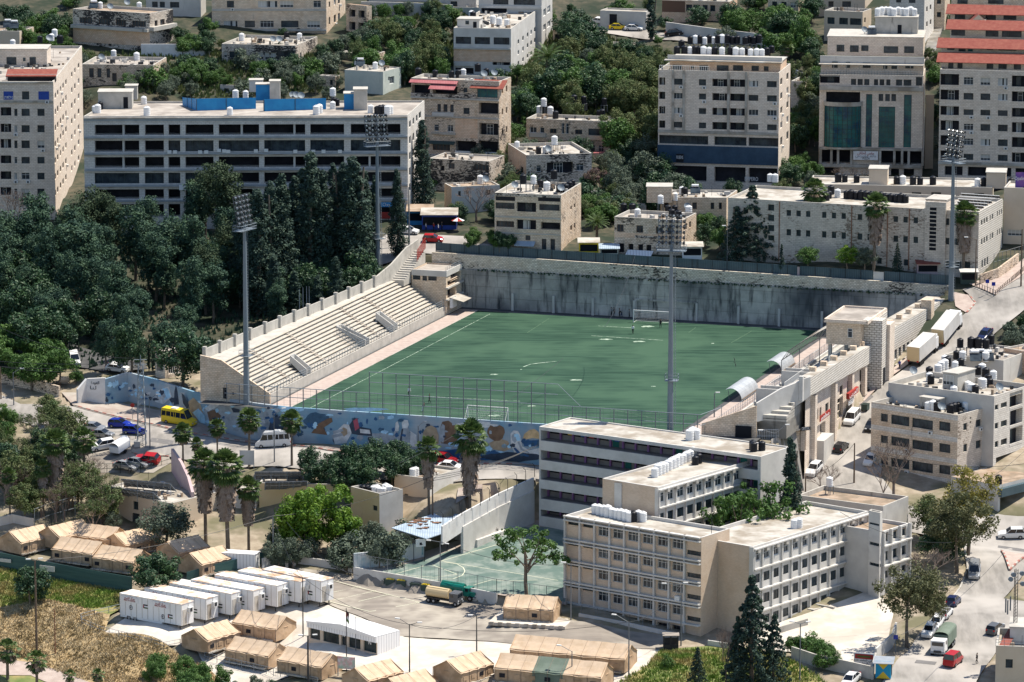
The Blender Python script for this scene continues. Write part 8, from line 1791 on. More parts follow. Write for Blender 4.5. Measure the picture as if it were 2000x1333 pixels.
face_text(of['F']['L'],of['root'],'N','sign_white',671,1241,5,.8,.05);face_text(of['F']['L'],of['root'],'N','sign_white',724,1256,5,.8,.2)
# noticeboard, container
def signb(name,desc,place_,x0,x1,ytop,ybase,m,ang=0,legs=True,lift=1.2,th=.08):
 p=gp((x0+x1)/2,ybase);w_=(P(x1,ybase,p.z)-P(x0,ybase,p.z)).length/max(.3,math.cos(R(ang)));zt=PY((x0+x1)/2,ytop,p.y).z-p.z;t=empty(name,p,R(ang));reg(t,'sign',desc,place_)
 mb=MB();mb.box(-w_/2,-th,lift,w_/2,0,zt);o=mb.build('board',[m],t);mb=MB()
 for s_ in(-1,1):mb=MB();mb.box(s_*w_/2-.06,-.06,0,s_*w_/2+.06,.06,zt);mb.build('post',['galv'],t,uv=False)
 return t,w_,zt
mat('board_mix',(.75,.74,.72),(.70,.35,.32),1.5,c3=(.45,.62,.50),scale3=.8)
t,w_,zt=signb('noticeboard','large white noticeboard with red and green printing','in front of the office cabin',660,693,1283,1322,'board_mix',-20)
t,w_,zt=signb('billboard','tall purple advertising billboard','at the right edge above the bus stop',1981,2012,337,470,mat('billboard_purple',(.10,.06,.28),(.40,.14,.34),.12,lo=.4,hi=.6),0,lift=7)
for(txt,zz,s_)in(('Opaline',zt-1.2,1.0),):o=text_obj('lettering',txt,'sign_white',s_,(0,0,0),0,t,sx=.75);o.location=(-.6,-.12,zz)
mb=MB();mb.box(-.1,-.12,zt-4.2,1.4,-.1,zt-2.8);o=mb.build('picture',['ink'],t,uv=False)
signb('street_billboard','blank back of a grey billboard','beside the avenue left of the slim palm',469,496,880,917,'plaster_grey',0,lift=.8)
t,w_,zt=signb('school_sign','white school sign with red and green stripes','over the yard boundary wall',1669,1706,1276,1306,'sign_white',-18,lift=.3)
mb=MB();mb.box(-w_/2+.1,-.12,zt-.9,w_/2-.1,-.09,zt-.15,0);mb.box(-w_/2+.5,-.14,zt-.65,w_/2-.5,-.125,zt-.4,1);mb.build('printed_band',['ink_red','leaf_broad'],t,uv=False)
for(txt,zz)in(('\uFEB4\uFEAE\uFEAA\uFEE3 \uFEB4\uFEE4\uFEB7 \uFEF2\uFEEB\uFEAE\uFEB7',1.35),('\uFEAE\uFEB8\uFEE8\uFE92\uFEDF\uFE8D',.8)):o=text_obj('lettering',txt,'ink',.55,(0,0,0),0,t);o.location=(0,-.13,zz)
o=empty('container',gp(470,1108),R(-14));reg(o,'container','white storage container','between the upper tents and the trailers');mb=MB();mb.box(-2.9,-1.25,0,2.9,1.25,2.5);mb.build('body',['sheet_white'],o);mb=MB();mb.box(-3,-1.3,2.5,3,1.3,2.58);mb.build('roof',['metal_white'],o)
# painted kiosk
o=empty('painted_kiosk',gp(1726,1322),R(-10));reg(o,'kiosk','small blue and yellow painted kiosk with metal roof','at the corner of the yard wall');mb=MB();mb.box(-1.15,-1.15,0,1.15,1.15,2.7);mb.build('wall',[mat('kiosk_blue',(.02,.28,.48))],o,uv=False)
mb=MB();mb.poly([(-1.05,-1.17,.0),(1.05,-1.17,0),(0,-1.17,1.1)]);mb.poly([(1.05,-1.17,2.6),(-1.05,-1.17,2.6),(0,-1.17,1.4)]);mb.build('painted_triangles',[mat('kiosk_yellow',(.62,.44,.04))],o,uv=False);mb=MB();mb.box(-1.5,-1.7,2.72,1.6,1.3,2.82,0,Matrix.Rotation(R(8),4,'X'));mb.build('roof',['metal_grey'],o,uv=False);mb=MB();mb.box(1.16,-.6,.3,1.2,.6,2.2);mb.build('shutter',['ink'],o,uv=False)
# ---------------- walls and fences of the lower town ----------------
def wallthing(name,cat,desc,place_,pxs,hgt,m,th=.3,zs=None,group=None,drop=.6,ztop=None):
 pts=[gp(*p)if zs is None else PC(p[0],p[1])if zs=='c' else P(p[0],p[1],zs[i])for i,p in enumerate(pxs)];t=empty(name,pts[0]);reg(t,cat,desc,place_,group);mb=MB()
 hh=hgt if isinstance(hgt,(list,tuple))else[hgt]*len(pts)
 wall_run(mb,[p.xy for p in pts],lambda i:pts[i].z-drop,lambda i:pts[i].z+hh[i],th);mb.build('wall_panel',[m],t,t.location);return t,pts
wallthing('boundary_wall','wall','low whitewashed wall','between the gravel yard and the playground',[(690,1112),(857,1141),(970,1163.5)],.35,'plaster_white',.25,zs='c',drop=2)
wallthing('boundary_wall','wall','low whitewashed wall','from the gate piers to the playground corner',[(582,1102),(640,1110),(688,1119)],1.3,'plaster_white');wallthing('boundary_wall','wall','low pale kerb wall','at the foot of the sand brick school front',[(1130,1205),(1220,1222),(1316,1243)],.55,'plaster_white')
wallthing('boundary_wall','wall','low whitewashed wall','right of the guard hut',[(1382,1262),(1450,1272)],.9,'plaster_white')
for(x,y,d_)in((560,1108,'left'),(575,1104,'right')):p=gp(x,y);mb=MB();mb.box(p.x-.25,p.y-.25,p.z-.3,p.x+.25,p.y+.25,p.z+2.5);o=mb.build('gate_pier',['plaster_white'],None,p);reg(o,'gate post','tall white gate pier','%s one of the open gateway'%d_)
mat('graffiti_wall',(.70,.70,.68),(.58,.62,.63),.7,c3=(.34,.46,.50),scale3=.3,stain=((.35,.36,.38),.3))
t,pts=wallthing('painted_wall','wall','white wall with blue and black painted script','along the near side of the playground',[(692,1112),(757,1105),(829,1088)],2.6,'graffiti_wall',zs='c')
FG=Face(pts[0],pts[2],-17,-12);face_text(FG,t,'\uFEEE\uFEE6\uFEE3 \uFE8E\uFEE8\uFEB4\uFEDC\uFEDF\uFE8D \uFEEA\uFEE4\uFEE0\uFECC\uFEDF\uFE8D','ink',760,1096,95,1.2,.15)
mb=MB();FG.slab(mb,FG.L*.62,FG.L*.98,pts[2].z+.4,pts[2].z+2.2,.05,.08);mb.build('painted_block',[mat('teal_paint',(.10,.30,.36),(.45,.55,.58),1.2)],t,t.location)
# shelter of the playground
zc=PC(875,1078).z;t=empty('playground_shelter',PC(875,1075));reg(t,'shelter','open shelter with patched blue sheet roof','beside the basketball hoop');O=t.location
a,b=P(829,1093,zc),P(917,1062,zc);d=(b-a);d.z=0;L_=d.length;d.normalize();n_=Vector((-d.y,d.x,0));dep=5.5
mb=MB();wall_run(mb,[(a+n_*dep).xy,(b+n_*dep).xy],zc-1,zc+3.9,.25);wall_run(mb,[b.xy,(b+n_*dep).xy],zc-1,zc+4.0,.25);mb.build('back_wall',['plaster_grey'],t,O);mb=MB()
q=[a-d*.6-n_*.8,b+d*1.6-n_*.8,b+d*1.6+n_*(dep+.6),a-d*.6+n_*(dep+.6)];zz=[zc+3.7,zc+3.7,zc+4.7,zc+4.7];q=[Vector((p.x,p.y,z))for p,z in zip(q,zz)];mb.poly(q);k=Vector((0,0,-.12));mb.poly([p+k for p in reversed(q)])
for i in range(4):j=(i+1)%4;mb.poly([q[i]+k,q[j]+k,q[j],q[i]])
mb.build('sheet_roof',['sheet_blue'],t,O);mb=MB()
for f_ in(0,.5,1):p=a+d*L_*f_;mb.tube((p.x,p.y,zc-1),(p.x,p.y,zc+3.7),.09,n=6)
mb.build('post',['dark_metal'],t,O);mb=MB();p=a+n_*1.0;wall_run(mb,[(a+n_*dep*.8).xy,(b+n_*dep*.8).xy],zc-1,zc+.5,.5);mb.build('bench',['concrete'],t,O);mb=MB()
for i in range(26):
 x,y=rnd.uniform(.2,.6),rnd.uniform(.45,.95);p=q[0].lerp(q[1],x).lerp(q[3].lerp(q[2],x),y)+Vector((0,0,.06));s_=rnd.uniform(.2,.6);mb.box(p.x-s_,p.y-s_*.5,p.z,p.x+s_,p.y+s_*.5,p.z+.08,rnd.randint(0,1),None)
mb.build('debris',['rust','wood'],t,O)['kind']='stuff'
# big white retaining walls behind the court
t,pts=wallthing('stepped_retaining_wall','wall','tall whitewashed retaining wall climbing to the avenue','behind the shelter and playground',[(905,1082),(975,1046),(1044,1022)],[4.6,4.9,5.6],'plaster_white',zs='c',th=.5)
t=empty('brick_parapet',pts[0]);reg(t,'wall','pale whitewashed block wall with wire posts on top','above the tall retaining wall');pp_=[pts[0]+(pts[0]-pts[1])*.55]+pts;pp_=[p+Vector((0,0,z))for p,z in zip(pp_,(4.0,4.5,4.8,5.5))]
mb=MB();wall_run(mb,[(p.x-.1,p.y+.2)for p in pp_],lambda i:pp_[i].z-.8,lambda i:pp_[i].z+2.3,.3);mb.build('wall_panel',['whitewash'],t,t.location);pts=[pp_[0],pp_[2],pp_[3]]
mb=MB()
for i in range(11):p=pts[0].lerp(pts[2],i/10);mb.tube((p.x,p.y,p.z+2.5),(p.x,p.y,p.z+4.4),.05,n=4);mb.tube((p.x,p.y,p.z+4.4),(p.x-.4,p.y-.2,p.z+4.9),.04,n=4)
mb.build('wire_post',['dark_metal'],t,t.location)
t,pts=wallthing('lettered_wall','wall','white wall with large black calligraphy','right of the shelter along the playground',[(925,1068),(975,1046),(1010,1030),(1040,1020)],[3.3,3.3,3.0,1.6],'plaster_white',zs='c',th=.4)
FL=Face(pts[0],pts[2],-15,-12);face_text(FL,t,'\uFEAE\uFED7\uFE8D \uFEAA\uFEB3\uFEAE\uFEDF\uFE8E\uFE91 \uFE92\uFEAA\uFEE3 \uFEE9\uFEEA\uFECA','ink',951,1042,44,2.2,.12)
mb=MB();FL.slab(mb,-.2,FL.L,pts[2].z-1.2,pts[2].z+.5,0,.9);mb.build('bench_step',['plaster_white'],t,t.location)
# basketball hoop
o=empty('basketball_hoop',PC(808,1098),R(20));reg(o,'basketball hoop','white basketball backboard on a post','at the left end of the playground');mb=MB();mb.tube((0,0,0),(0,0,3),.09,n=6);mb.tube((0,0,3),(1.0,-.3,3.3),.07,n=5);mb.build('post',['pole_grey'],o,uv=False);mb=MB();mb.box(.2,-.55,2.6,1.9,-.48,3.9);mb.build('backboard',['frame_white'],o,uv=False);mb=MB();n=10;[mb.tube((1.05+.23*math.cos(2*math.pi*i/n),-.8+.23*math.sin(2*math.pi*i/n),3.0),(1.05+.23*math.cos(2*math.pi*(i+1)/n),-.8+.23*math.sin(2*math.pi*(i+1)/n),3.0),.025,n=4)for i in range(n)];mb.box(.85,-.575,2.9,1.25,-.555,3.3);mb.build('rim',['ink'],o,uv=False)
# green metal fence of the upper camp
mat('fence_green',(.03,.085,.085),(.06,.13,.12),.6,rough=.5,uv=True,stretch=(.3,.3,4));t,pts=wallthing('metal_fence','fence','dark green horizontal metal sheet fence','below the upper camp tents',[(-25,1104),(60,1122),(150,1139),(258,1158)],2.6,'fence_green',th=.08)
FGf=Face(pts[0],pts[3],-25,-15)
for(x0,x1,y0,y1)in[(2,24,1090,1099),(80,109,1103,1117)]:mb=MB();u0,z1_=FGf.uz(x0,y0);u1,z0_=FGf.uz(x1,y1);FGf.slab(mb,u0,u1,z0_,z1_,.35,.42);mb.build('pale_panel',['plaster_grey'],t,t.location)
t,pts=wallthing('metal_fence','fence','dark slatted metal fence','from the round tree to the trailers',[(365,1140),(420,1125),(500,1105),(548,1090)],1.9,'fence_green',th=.08)
t,pts=wallthing('white_gate','gate','white corrugated metal gate','beside the tall pole at the playground gateway',[(512,1113),(530,1107)],1.9,'sheet_white',th=.06)
def meshfence(name,desc,place_,pxs,hgt,m='pole_grey',gap=2.5,rails=(1,.5),zs=None,r=.05):
 pts=[gp(*p)if zs is None else PC(*p)if zs=='c' else P(p[0],p[1],zs[i])for i,p in enumerate(pxs)];t=empty(name,pts[0]);reg(t,'fence',desc,place_);mb=MB();o=railing('frame',pts,hgt,gap,m,t,t.location,rails,r,.035);mb=MB()
 for a,b in zip(pts,pts[1:]):
  n=max(2,int((b-a).length/.8))
  for i in range(n):p=a.lerp(b,i/n);mb.tube(p,p+Vector((0,0,hgt)),.012,n=3,cap=False)
 mb.build('wire',[m],t,t.location,uv=False)['kind']='stuff';return t
meshfence('wire_fence','tall grey mesh fence','behind the upper camp tents',[(68,1040),(100,1028),(147,1015)],4.0,'galv')
meshfence('court_fence','thin post fence','along the low whitewashed court wall',[(690,1111),(857,1140),(970,1162),(1100,1180)],2.6,'pole_grey',3.2,(.98,),zs='c')
meshfence('curved_fence','low pale wire fence curving round the trailer slab','on the dry slope',[(240,1192),(185,1205),(158,1212),(160,1222),(195,1236),(250,1250),(320,1268),(352,1262)],1.1,'galv',2.2)
meshfence('school_fence','thin wire fence with leaning posts','below the sand brick school front',[(1135,1203),(1230,1222),(1330,1245)],1.8,'pole_grey',2.4,(.98,))
meshfence('garden_fence','wire mesh fence','above the gateway wall',[(590,1090),(640,1096),(700,1110)],2.2,'dark_metal',2.2)
meshfence('car_park_fence','green mesh fence','at the front of the car park',[(183,925),(235,925),(275,924),(335,905)],1.7,'frame_dark',2.0);meshfence('car_park_rail','thin dark fence','behind the car park',[(175,868),(215,860),(265,858)],1.4,'frame_dark',2.0)
meshfence('camp_fence','wire fence','at the bottom edge below the tents',[(400,1290),(520,1318),(620,1340)],1.3,'galv',2.4)
t,pts=wallthing('yard_wall','wall','stained concrete wall','round the school yard corner',[(1545,1288),(1590,1303),(1660,1318),(1705,1328),(1712,1300)],2.0,'concrete',.3)
wallthing('yard_side_wall','wall','pale wall with blue gate','under the spreading eucalyptus',[(1712,1292),(1745,1262),(1752,1240)],2.0,'plaster_grey',.3)
wallthing('ramp_wall','wall','concrete ramp wall','beside the yard entrance steps',[(1524,1238),(1578,1222)],1.1,'concrete',.25)
wallthing('garden_wall','wall','long grey garden wall','behind the red gable tent',[(0,1028),(25,1022),(65,1030)],1.5,'plaster_grey',.3);wallthing('rubble_wall','wall','low rubble retaining wall','below the green trees at the left end of the avenue',[(0,748),(60,762),(115,776)],2.0,'stone_old',.4);wallthing('hill_wall','wall','long grey retaining wall','above the hill street',[(1300,68),(1400,82),(1540,98)],3,'plaster_grey',.4)
wallthing('hill_wall','wall','long grey retaining wall','behind the upper slope trees',[(705,30),(800,32),(885,36)],3.2,'plaster_grey',.4);wallthing('villa_wall','wall','garden wall with turquoise panel','right of the old villa',[(276,112),(345,112),(412,108)],3.0,'whitewash',.3)
wallthing('back_wall','wall','long concrete wall','behind the office block roof',[(245,200),(400,200),(640,210),(800,212)],5.5,'concrete',.3)if 0 else None
wallthing('tall_stone_wall','wall','tall tan side wall','between the glass tower and the red roofed block',[(1806,330),(1822,330)],16,'plaster_sand',.4)
meshfence('iron_fence','tall dark iron railing','at the right end of the long stone school',[(1941,528),(1965,522),(1998,512)],3.2,'pole_grey',.9);meshfence('kerb_railing','low brown railing','along the curved kerb of the sloping street',[(1908,562),(1944,578),(1975,552),(2000,530)],1.0,'wood',.8,(1,.2),r=.07)
wallthing('ramp_parapet','wall','rubble parapet','left of the curved kerb',[(1915,557),(1950,545),(1990,515)],2.0,'stone_old',.35)
# gatehouse of the stadium
g=bld('gate','gatehouse','building','small open sided stone gatehouse','between wood and terrace end',(322,688,735),(303,688),(356,682),'stone_cream','roof_grey',[('L','a',[(306,319)],[(696,725)],312,1),('R','a',[(328,352)],[(695,730)],340,1.5)],prim='R',par=.2,gz=.2)
meshfence('gate_fence','white vertical bar fence','in front of the stadium gatehouse',[(329,732),(360,733),(397,722)],2.6,'frame_white',.35,(1,.1),zs=[.3,.3,.3],r=.05)
# ---------------- poles, lamps, wires ----------------
PT={}
def pole(key,x,yb,yt,desc,place_,m='pole_grey',r=.09,arms=(),cat='street lamp',name='street_lamp',z=None):
 p=gp(x,yb)if z is None else P(x,yb,z);hh=PY(x,yt,p.y).z-p.z;t=empty(name,p);reg(t,cat,desc,place_);mb=MB();mb.tube((0,0,-.3),(0,0,hh),r*1.3,r*.8,7);mb.build('pole',[m],t,uv=False)
 for(dx,dy,dz)in arms:
  mb=MB();mb.tube((0,0,hh-.1),(dx,dy,hh+dz),.045,n=5);mb.build('arm',[m],t,uv=False);mb=MB();T=Matrix.Translation((dx,dy,hh+dz))@ Matrix.Rotation(math.atan2(dy,dx),4,'Z');mb.box(-.1,-.16,-.08,.65,.16,.06,0,T);mb.build('lamp_head',['frame_white'],t,uv=False)
 PT[key]=p+Vector((0,0,hh));return t
pole('a',293,876,780,'grey street lamp','beside the lattice mast',arms=((1.2,.3,.8),));pole('b',27,792,728,'grey street lamp','at the left end of the avenue',arms=((1.3,.4,.7),));pole('c',536,903,808,'grey street lamp','beside the white van',arms=((1.4,.5,.8),));pole('d',817,895,832,'grey street lamp','in front of the mural arch',arms=((1.1,.6,.7),))
pole('e',592,1245,1128,'double armed lamp post','beside the office cabin',arms=((-1.6,.5,.5),(1.5,-.3,.2)),m='dark_metal');pole('f',800,1314,1220,'double armed lamp post','right of the office cabin',arms=((-1.6,.6,.8),(1.3,.1,.3)),m='dark_metal');pole('g',931,1275,1203,'lamp post with short arm','above the lone bottom tent',arms=((-.7,0,.1),),m='dark_metal')
pole('h',860,1150,1058,'tall court lamp post','beside the tanker trucks',arms=((-1.6,.4,.1),(.8,-.5,-.2)));pole('i',1115,1212,1103,'lamp post','at the left end of the sand brick school front',arms=((-.9,.2,.3),));pole('j',1330,1262,1142,'lamp post with junction boxes','in front of the school corner',arms=((-2.4,.3,.1),(.4,0,.3)));pole('k',1228,1322,1215,'curved lamp post','right of the long double tent',arms=((-2,.9,.9),));pole('l',1117,1345,1272,'lamp post','in front of the green middle tent',arms=((-1.7,.7,.7),))
pole('m',1562,1333,1218,'lamp post','in front of the yard wall',arms=((-1,.3,.2),(.9,.2,.2)));pole('n',1668,944,866,'brown wooden utility pole','beside the tan apartment house',m='wood',r=.13,cat='utility pole',name='utility_pole');pole('o',1573,970,930,'wooden utility pole','beside the leafless street tree',m='wood',r=.12,cat='utility pole',name='utility_pole')
pole('p',1514,880,846,'lamp with two bent arms','at the near end of the stand shops',arms=((1.8,.6,1.3),(-2.2,.4,.4)));pole('q',677,1312,1188,'tall flagpole','in front of the office cabin',m='dark_metal',r=.07,cat='flagpole',name='flagpole');pole('r',695,1272,1205,'thin pale pole','beside the cabin door',r=.05,cat='pole',name='thin_pole')
pole('s',602,1335,1242,'floodlight post with two lamps','left of the noticeboard',m='dark_metal',r=.14,arms=((-.8,0,.1),(.8,.2,.1)));pole('t',72,1278,1095,'tall dark double utility pole with floodlights','on the dry slope',m='wood',r=.16,arms=((-.8,0,.2),(.6,.1,.3)),cat='utility pole',name='utility_pole');pole('u',108,1278,1190,'thin dark post','right of the tall double pole',m='rust',r=.09,cat='pole',name='thin_pole')
pole('v',534,1112,1008,'tall galvanised pole','beside the white corrugated gate',r=.12,cat='utility pole',name='utility_pole');pole('w',845,1012,930,'wooden utility pole','beside the leaning dead palm skirt',m='wood',r=.12,cat='utility pole',name='utility_pole');pole('x',799,480,366,'rusty banded utility pole','on the street behind the press booth',m='pole_grey',r=.15,cat='utility pole',name='utility_pole');pole('y',1905,560,468,'utility pole','at the right end of the stone school',m='wood',r=.11,cat='utility pole',name='utility_pole',arms=((-1.6,.2,.4),))
pole('z',1994,560,448,'utility pole','at the right edge by the bus shelter',m='wood',r=.13,cat='utility pole',name='utility_pole');pole('aa',2,780,716,'wooden pole','at the left edge by the avenue',m='wood',r=.12,cat='utility pole',name='utility_pole');pole('bb',1420,520,444,'thin lamp post','at the left end of the stone school',r=.05,arms=((-.4,0,.3),));pole('cc',1395,815,768,'short lamp post with flat lamp','beside the nearest team shelter',arms=((.3,0,.1),),z=.05)
for x,yb,yt in[(585,612,565),(592,609,562),(599,606,560),(604,603,560)]:pole('fp%d'%x,x,yb,yt,'bare white flagpole','behind the pier wall',r=.06,m='galv',cat='flagpole',name='flagpole',z=ZW-1)
q=bpy.data.objects['flagpole'];mb=MB();zt=(PT['q']-q.location).z
for k,(m_,za,zb_)in enumerate(((0,.0,-.55),(1,-.55,-1.1),(2,-1.1,-1.65))):mb.poly([(0,0,zt+za-.3),(.45,.05,zt+za-.9),(.40,.02,zt+zb_-1.0),(0,0,zt+zb_-.3)][::1],m_)
mb.poly([(0,-.01,zt-.3),(.2,-.01,zt-1.2),(0,-.01,zt-1.95)],3);mb.build('flag',['ink','sign_white','leaf_broad','ink_red'],q,uv=False)
# lattice mast
p=gp(277,872);t=empty('lattice_mast',p);reg(t,'mast','slender grey lattice mast with crossarms','between the car park and the avenue');hh=PY(277,694,p.y).z-p.z;mb=MB();w0,w1=.75,.4
for sx,sy in((-1,-1),(1,-1),(1,1),(-1,1)):mb.tube((sx*w0,sy*w0,-.2),(sx*w1,sy*w1,hh*.9),.07,n=4)
for i in range(22):
 f0,f1=i/22,(i+1)/22;wa,wb=w0+(w1-w0)*f0,w0+(w1-w0)*f1;za,zb_=hh*.9*f0,hh*.9*f1;s_=1 if i%2 else-1
 for(ax,ay,bx,by)in((-s_,-1,s_,-1),(-s_,1,s_,1),(-1,-s_,-1,s_),(1,-s_,1,s_)):mb.tube((ax*wa,ay*wa,za),(bx*wb,by*wb,zb_),.04,n=3)
mb.tube((0,0,hh*.88),(0,0,hh),.08,n=5)
for z_ in(hh*.9,hh*.95):mb.tube((-1.1,0,z_),(1.1,0,z_),.06,n=4)
mb.build('lattice',['galv'],t,uv=False);mb=MB();mb.box(-1.3,-1.1,0,-.2,1.1,1.0);mb.build('base_block',['concrete'],t,uv=False)
PT['lm']=p+Vector((0,0,hh*.92))
def wire(a,b,sag=1.2,name='overhead_cable',desc='thin overhead cable',place_='',r=.035):
 mb=MB();n=12;pts=[a.lerp(b,i/n)-Vector((0,0,4*sag*(i/n)*(1-i/n)))for i in range(n+1)];mb.chain(pts,r,4);o=mb.build(name,['dark_metal'],None,a,uv=False);reg(o,'cable',desc,place_)
for a,b,d_ in[('e','f','from the cabin lamp to the double armed lamp'),('f','g','between the two lamps right of the office cabin'),('e','v','from the cabin lamp to the gateway pole'),('t','v','across the grass slope'),('aa','lm','across the avenue at the left'),('n','o','across the sloping street'),('j','k','from the school corner lamp to the bottom lamp'),('k','f','over the long double tent'),('w','v','over the yellow and white house'),('h','i','over the playground'),('x','y','over the stained stadium wall')]:
 if a=='x':continue
 wire(PT[a],PT[b],1.3,place_=d_)
for(x0,y0,z0,x1,y1,z1)in((1700,880,3,2010,905,4),(1850,965,3,2010,872,5),(1640,1000,0,1860,1060,-4),(1960,1080,-4,1760,1240,-6),(1100,700,6,780,905,0),(0,640,9,270,700,8),(560,1020,-5,700,1125,-6),(1180,640,12,1240,500,20)):
 wire(P(x0,y0,z0),P(x1,y1,z1),1.5,place_='near '+('the right hand road' if x0>1600 else 'the avenue' if x0<300 else 'the playground'))
for dy in(0,.8,1.6):wire(PT['w']+Vector((0,0,-dy*.5)),P(1050,870,-1-dy),.8,place_='from the leaning palm pole to the rear school block')
for dy in(0,.9):wire(PT['b']+Vector((-12,0,3-dy)),PT['lm']+Vector((0,0,-dy)),.8,place_='above the whitewashed wall')
# ---------------- small things ----------------
def dumpster():
 o=empty('waste_container');mb=MB();mb.prism([(-.8,-.55),(.8,-.55),(.8,.55),(-.8,.55)],.3,1.3);mb.box(-.88,-.6,1.2,.88,.6,1.3);mb.build('bin',['frame_dark'],o,uv=False)
 for a in((-.6,-.4),(.6,-.4),(.6,.4),(-.6,.4)):q=MB();q.tube((a[0]-.05,a[1],.13),(a[0]+.05,a[1],.13),.13,n=8);q.build('wheel',['tyre'],o,uv=False)
 return o
def lidcol(m,o,s=1):mb=MB();n=7;[mb.box(-.7+i*.2,-.45+.05*(i%3),1.28,-.5+i*.2,.4,1.42+.08*(i%2))for i in range(n)];mb.build('rubbish',[m],o,uv=False)
for x,y,m in[(764,1144,'paint_yellow'),(785,1146,'paint_yellow'),(812,1152,None),(833,1157,'paint_yellow')]:
 o=place('dumpster',dumpster,gp(x,y),R(-20));reg(o,'waste bin','dark green wheeled waste container'+(' with yellow rubbish' if m else ' standing empty'),'along the low court wall','waste containers along the court wall')
 if m:lidcol(m,o)
o=place('dumpster',dumpster,gp(755,1141),R(-20),(.5,.6,1));reg(o,'waste bin','narrow bin partly hidden behind the first waste container','at the court wall')
o=place('dumpster',dumpster,gp(1690,803),R(68),1.0);reg(o,'waste bin','dark blue waste container','behind the white minivan')
o=empty('guard_hut',gp(1310,1268));reg(o,'hut','dark open guard hut','beside the school corner lamp');mb=MB();[mb.box(a-.07,b-.07,0,a+.07,b+.07,2.3)for a in(-1.1,0,1.1)for b in(-.9,.9)];mb.box(-1.1,-.9,0,1.1,-.85,.9);mb.box(-1.1,.85,0,1.1,.9,1.6);mb.build('frame',['dark_metal'],o,uv=False);mb=MB();mb.box(-1.3,-1.1,2.3,1.3,1.1,2.4);mb.build('roof',['roof_grey'],o,uv=False)
def stall(x,y,desc,place_,wm,rm,w_=4,d_=3,hh=2.6,ang=0,z=None,open_=True,nm='market_stall'):
 o=empty(nm,gp(x,y)if z is None else P(x,y,z),R(ang));reg(o,'stall' if nm !='kiosk' else 'kiosk',desc,place_);mb=MB();mb.box(-w_/2,0,0,w_/2,d_,hh*.96);mb.build('wall',[wm],o);mb=MB();mb.box(-w_/2-.3,-1.0,hh,w_/2+.3,d_+.2,hh+.1,0,Matrix.Rotation(R(5),4,'X'));mb.build('roof',[rm],o);mb=MB();mb.box(-w_/2+.2,-.04,.9,w_/2-.2,0,hh*.8);mb.build('counter_opening',['void'],o,uv=False);return o
stall(1150,500,'small yellow kiosk with pale sheet roof','behind the corrugated fence','paint_yellow','roof_pale',3.8,3,2.8,0,nm='kiosk');stall(1190,504,'low stall with patched sheet roof','right of the yellow kiosk','plaster_green','sheet_blue',3.5,3,2);stall(1352,508,'white kiosk with faded blue lettering','behind the fence right of the central mast','metal_white','roof_pale',3.8,3,2.8,nm='kiosk');stall(858,449,'blue fronted market stall with rubbish covered roof','on the street behind the press booth','tarp_blue','roof_pale',7,5,3.2);stall(820,440,'dark blue lean to stall','under the street cypress','blue_sheet','roof_brown',5,5,3)
stall(1812,540,'small red roofed booth with white board','in front of the long stone school','plaster_pink','tile_red',4,3.5,2.6,nm='kiosk');stall(1892,556,'dark bus shelter with posters','on the street corner by the stadium wall','frame_dark','plaster_grey',3,1.5,2.6,nm='bus_shelter')
o=empty('market_umbrella',gp(894,452));reg(o,'umbrella','red and white striped market umbrella','beside the blue fronted stall');mb=MB();mb.tube((0,0,0),(0,0,2.6),.05,n=5);mb.build('pole',['pole_grey'],o,uv=False);mb=MB();n=8;[mb.poly([(0,0,2.8),(1.4*math.cos(2*math.pi*i/n),1.4*math.sin(2*math.pi*i/n),2.2),(1.4*math.cos(2*math.pi*(i+1)/n),1.4*math.sin(2*math.pi*(i+1)/n),2.2)],i%2)for i in range(n)];mb.build('canopy',['ink_red','sign_white'],o,uv=False)
def road_sign(x,y,m,desc,place_):
 o=empty('road_sign',gp(x,y));reg(o,'road sign',desc,place_);mb=MB();mb.tube((0,0,0),(0,0,2.6),.05,n=5);mb.build('post',['galv'],o,uv=False);mb=MB();mb.tube((0,-.06,2.6),(0,-.02,2.6),.38,n=12)if m=='ink_red' else mb.box(-.35,-.06,2.1,.35,-.02,2.8);mb.build('plate',[m],o,uv=False)
road_sign(259,820,'ink_red','round red road sign','on the brown pavement of the avenue');road_sign(1928,575,'paint_blue','blue square pedestrian sign','on the curved pavement island');road_sign(1940,580,'paint_blue','small blue road sign','right of the pedestrian sign');road_sign(279,868,'paint_blue','blue square sign','at the foot of the lattice mast');road_sign(1749,1275,'paint_blue','blue pedestrian sign','on the wall under the eucalyptus')
# telecom mast bottom right
g=P(1982,1250,kb['zr']);o=empty('antenna_mast',g);reg(o,'antenna','dark rooftop antenna mast with drum dishes','on the bottom right corner house');mb=MB();hh=11;[mb.tube((a,b,0),(a,b,hh),.06,n=4)for a,b in((-.25,-.2),(.25,-.2),(0,.25))];[mb.tube((-.25,-.2,i*.5),(.25,-.2,i*.5+.4),.03,n=3)for i in range(22)];mb.build('lattice',['dark_metal'],o,uv=False)
for(dx,dz)in((-.9,hh-1.5),(.8,hh-.6),(-.5,hh-.8),(.9,hh-2.2)):mb=MB();mb.tube((dx,-.2,dz),(dx+.1,-.55,dz),.36,.36,12);mb.tube((0,0,dz),(dx,-.2,dz),.05,n=4);mb.build('drum_dish',['galv'],o,uv=False)
for(dx,dz)in((-1.2,4),(-.8,4.6),(-1.5,4.3)):mb=MB();mb.box(dx-.1,-.3,dz,dx+.1,-.1,dz+2.2);mb.build('panel_antenna',['pole_grey'],o,uv=False)
railing('terrace_railing',[Vector((kb['F']['R'].pt(0,kb['z1']))),kb['F']['R'].pt(kb['LR'],kb['z1'])],1.0,1.2,'galv',kb['root'],kb['org'])
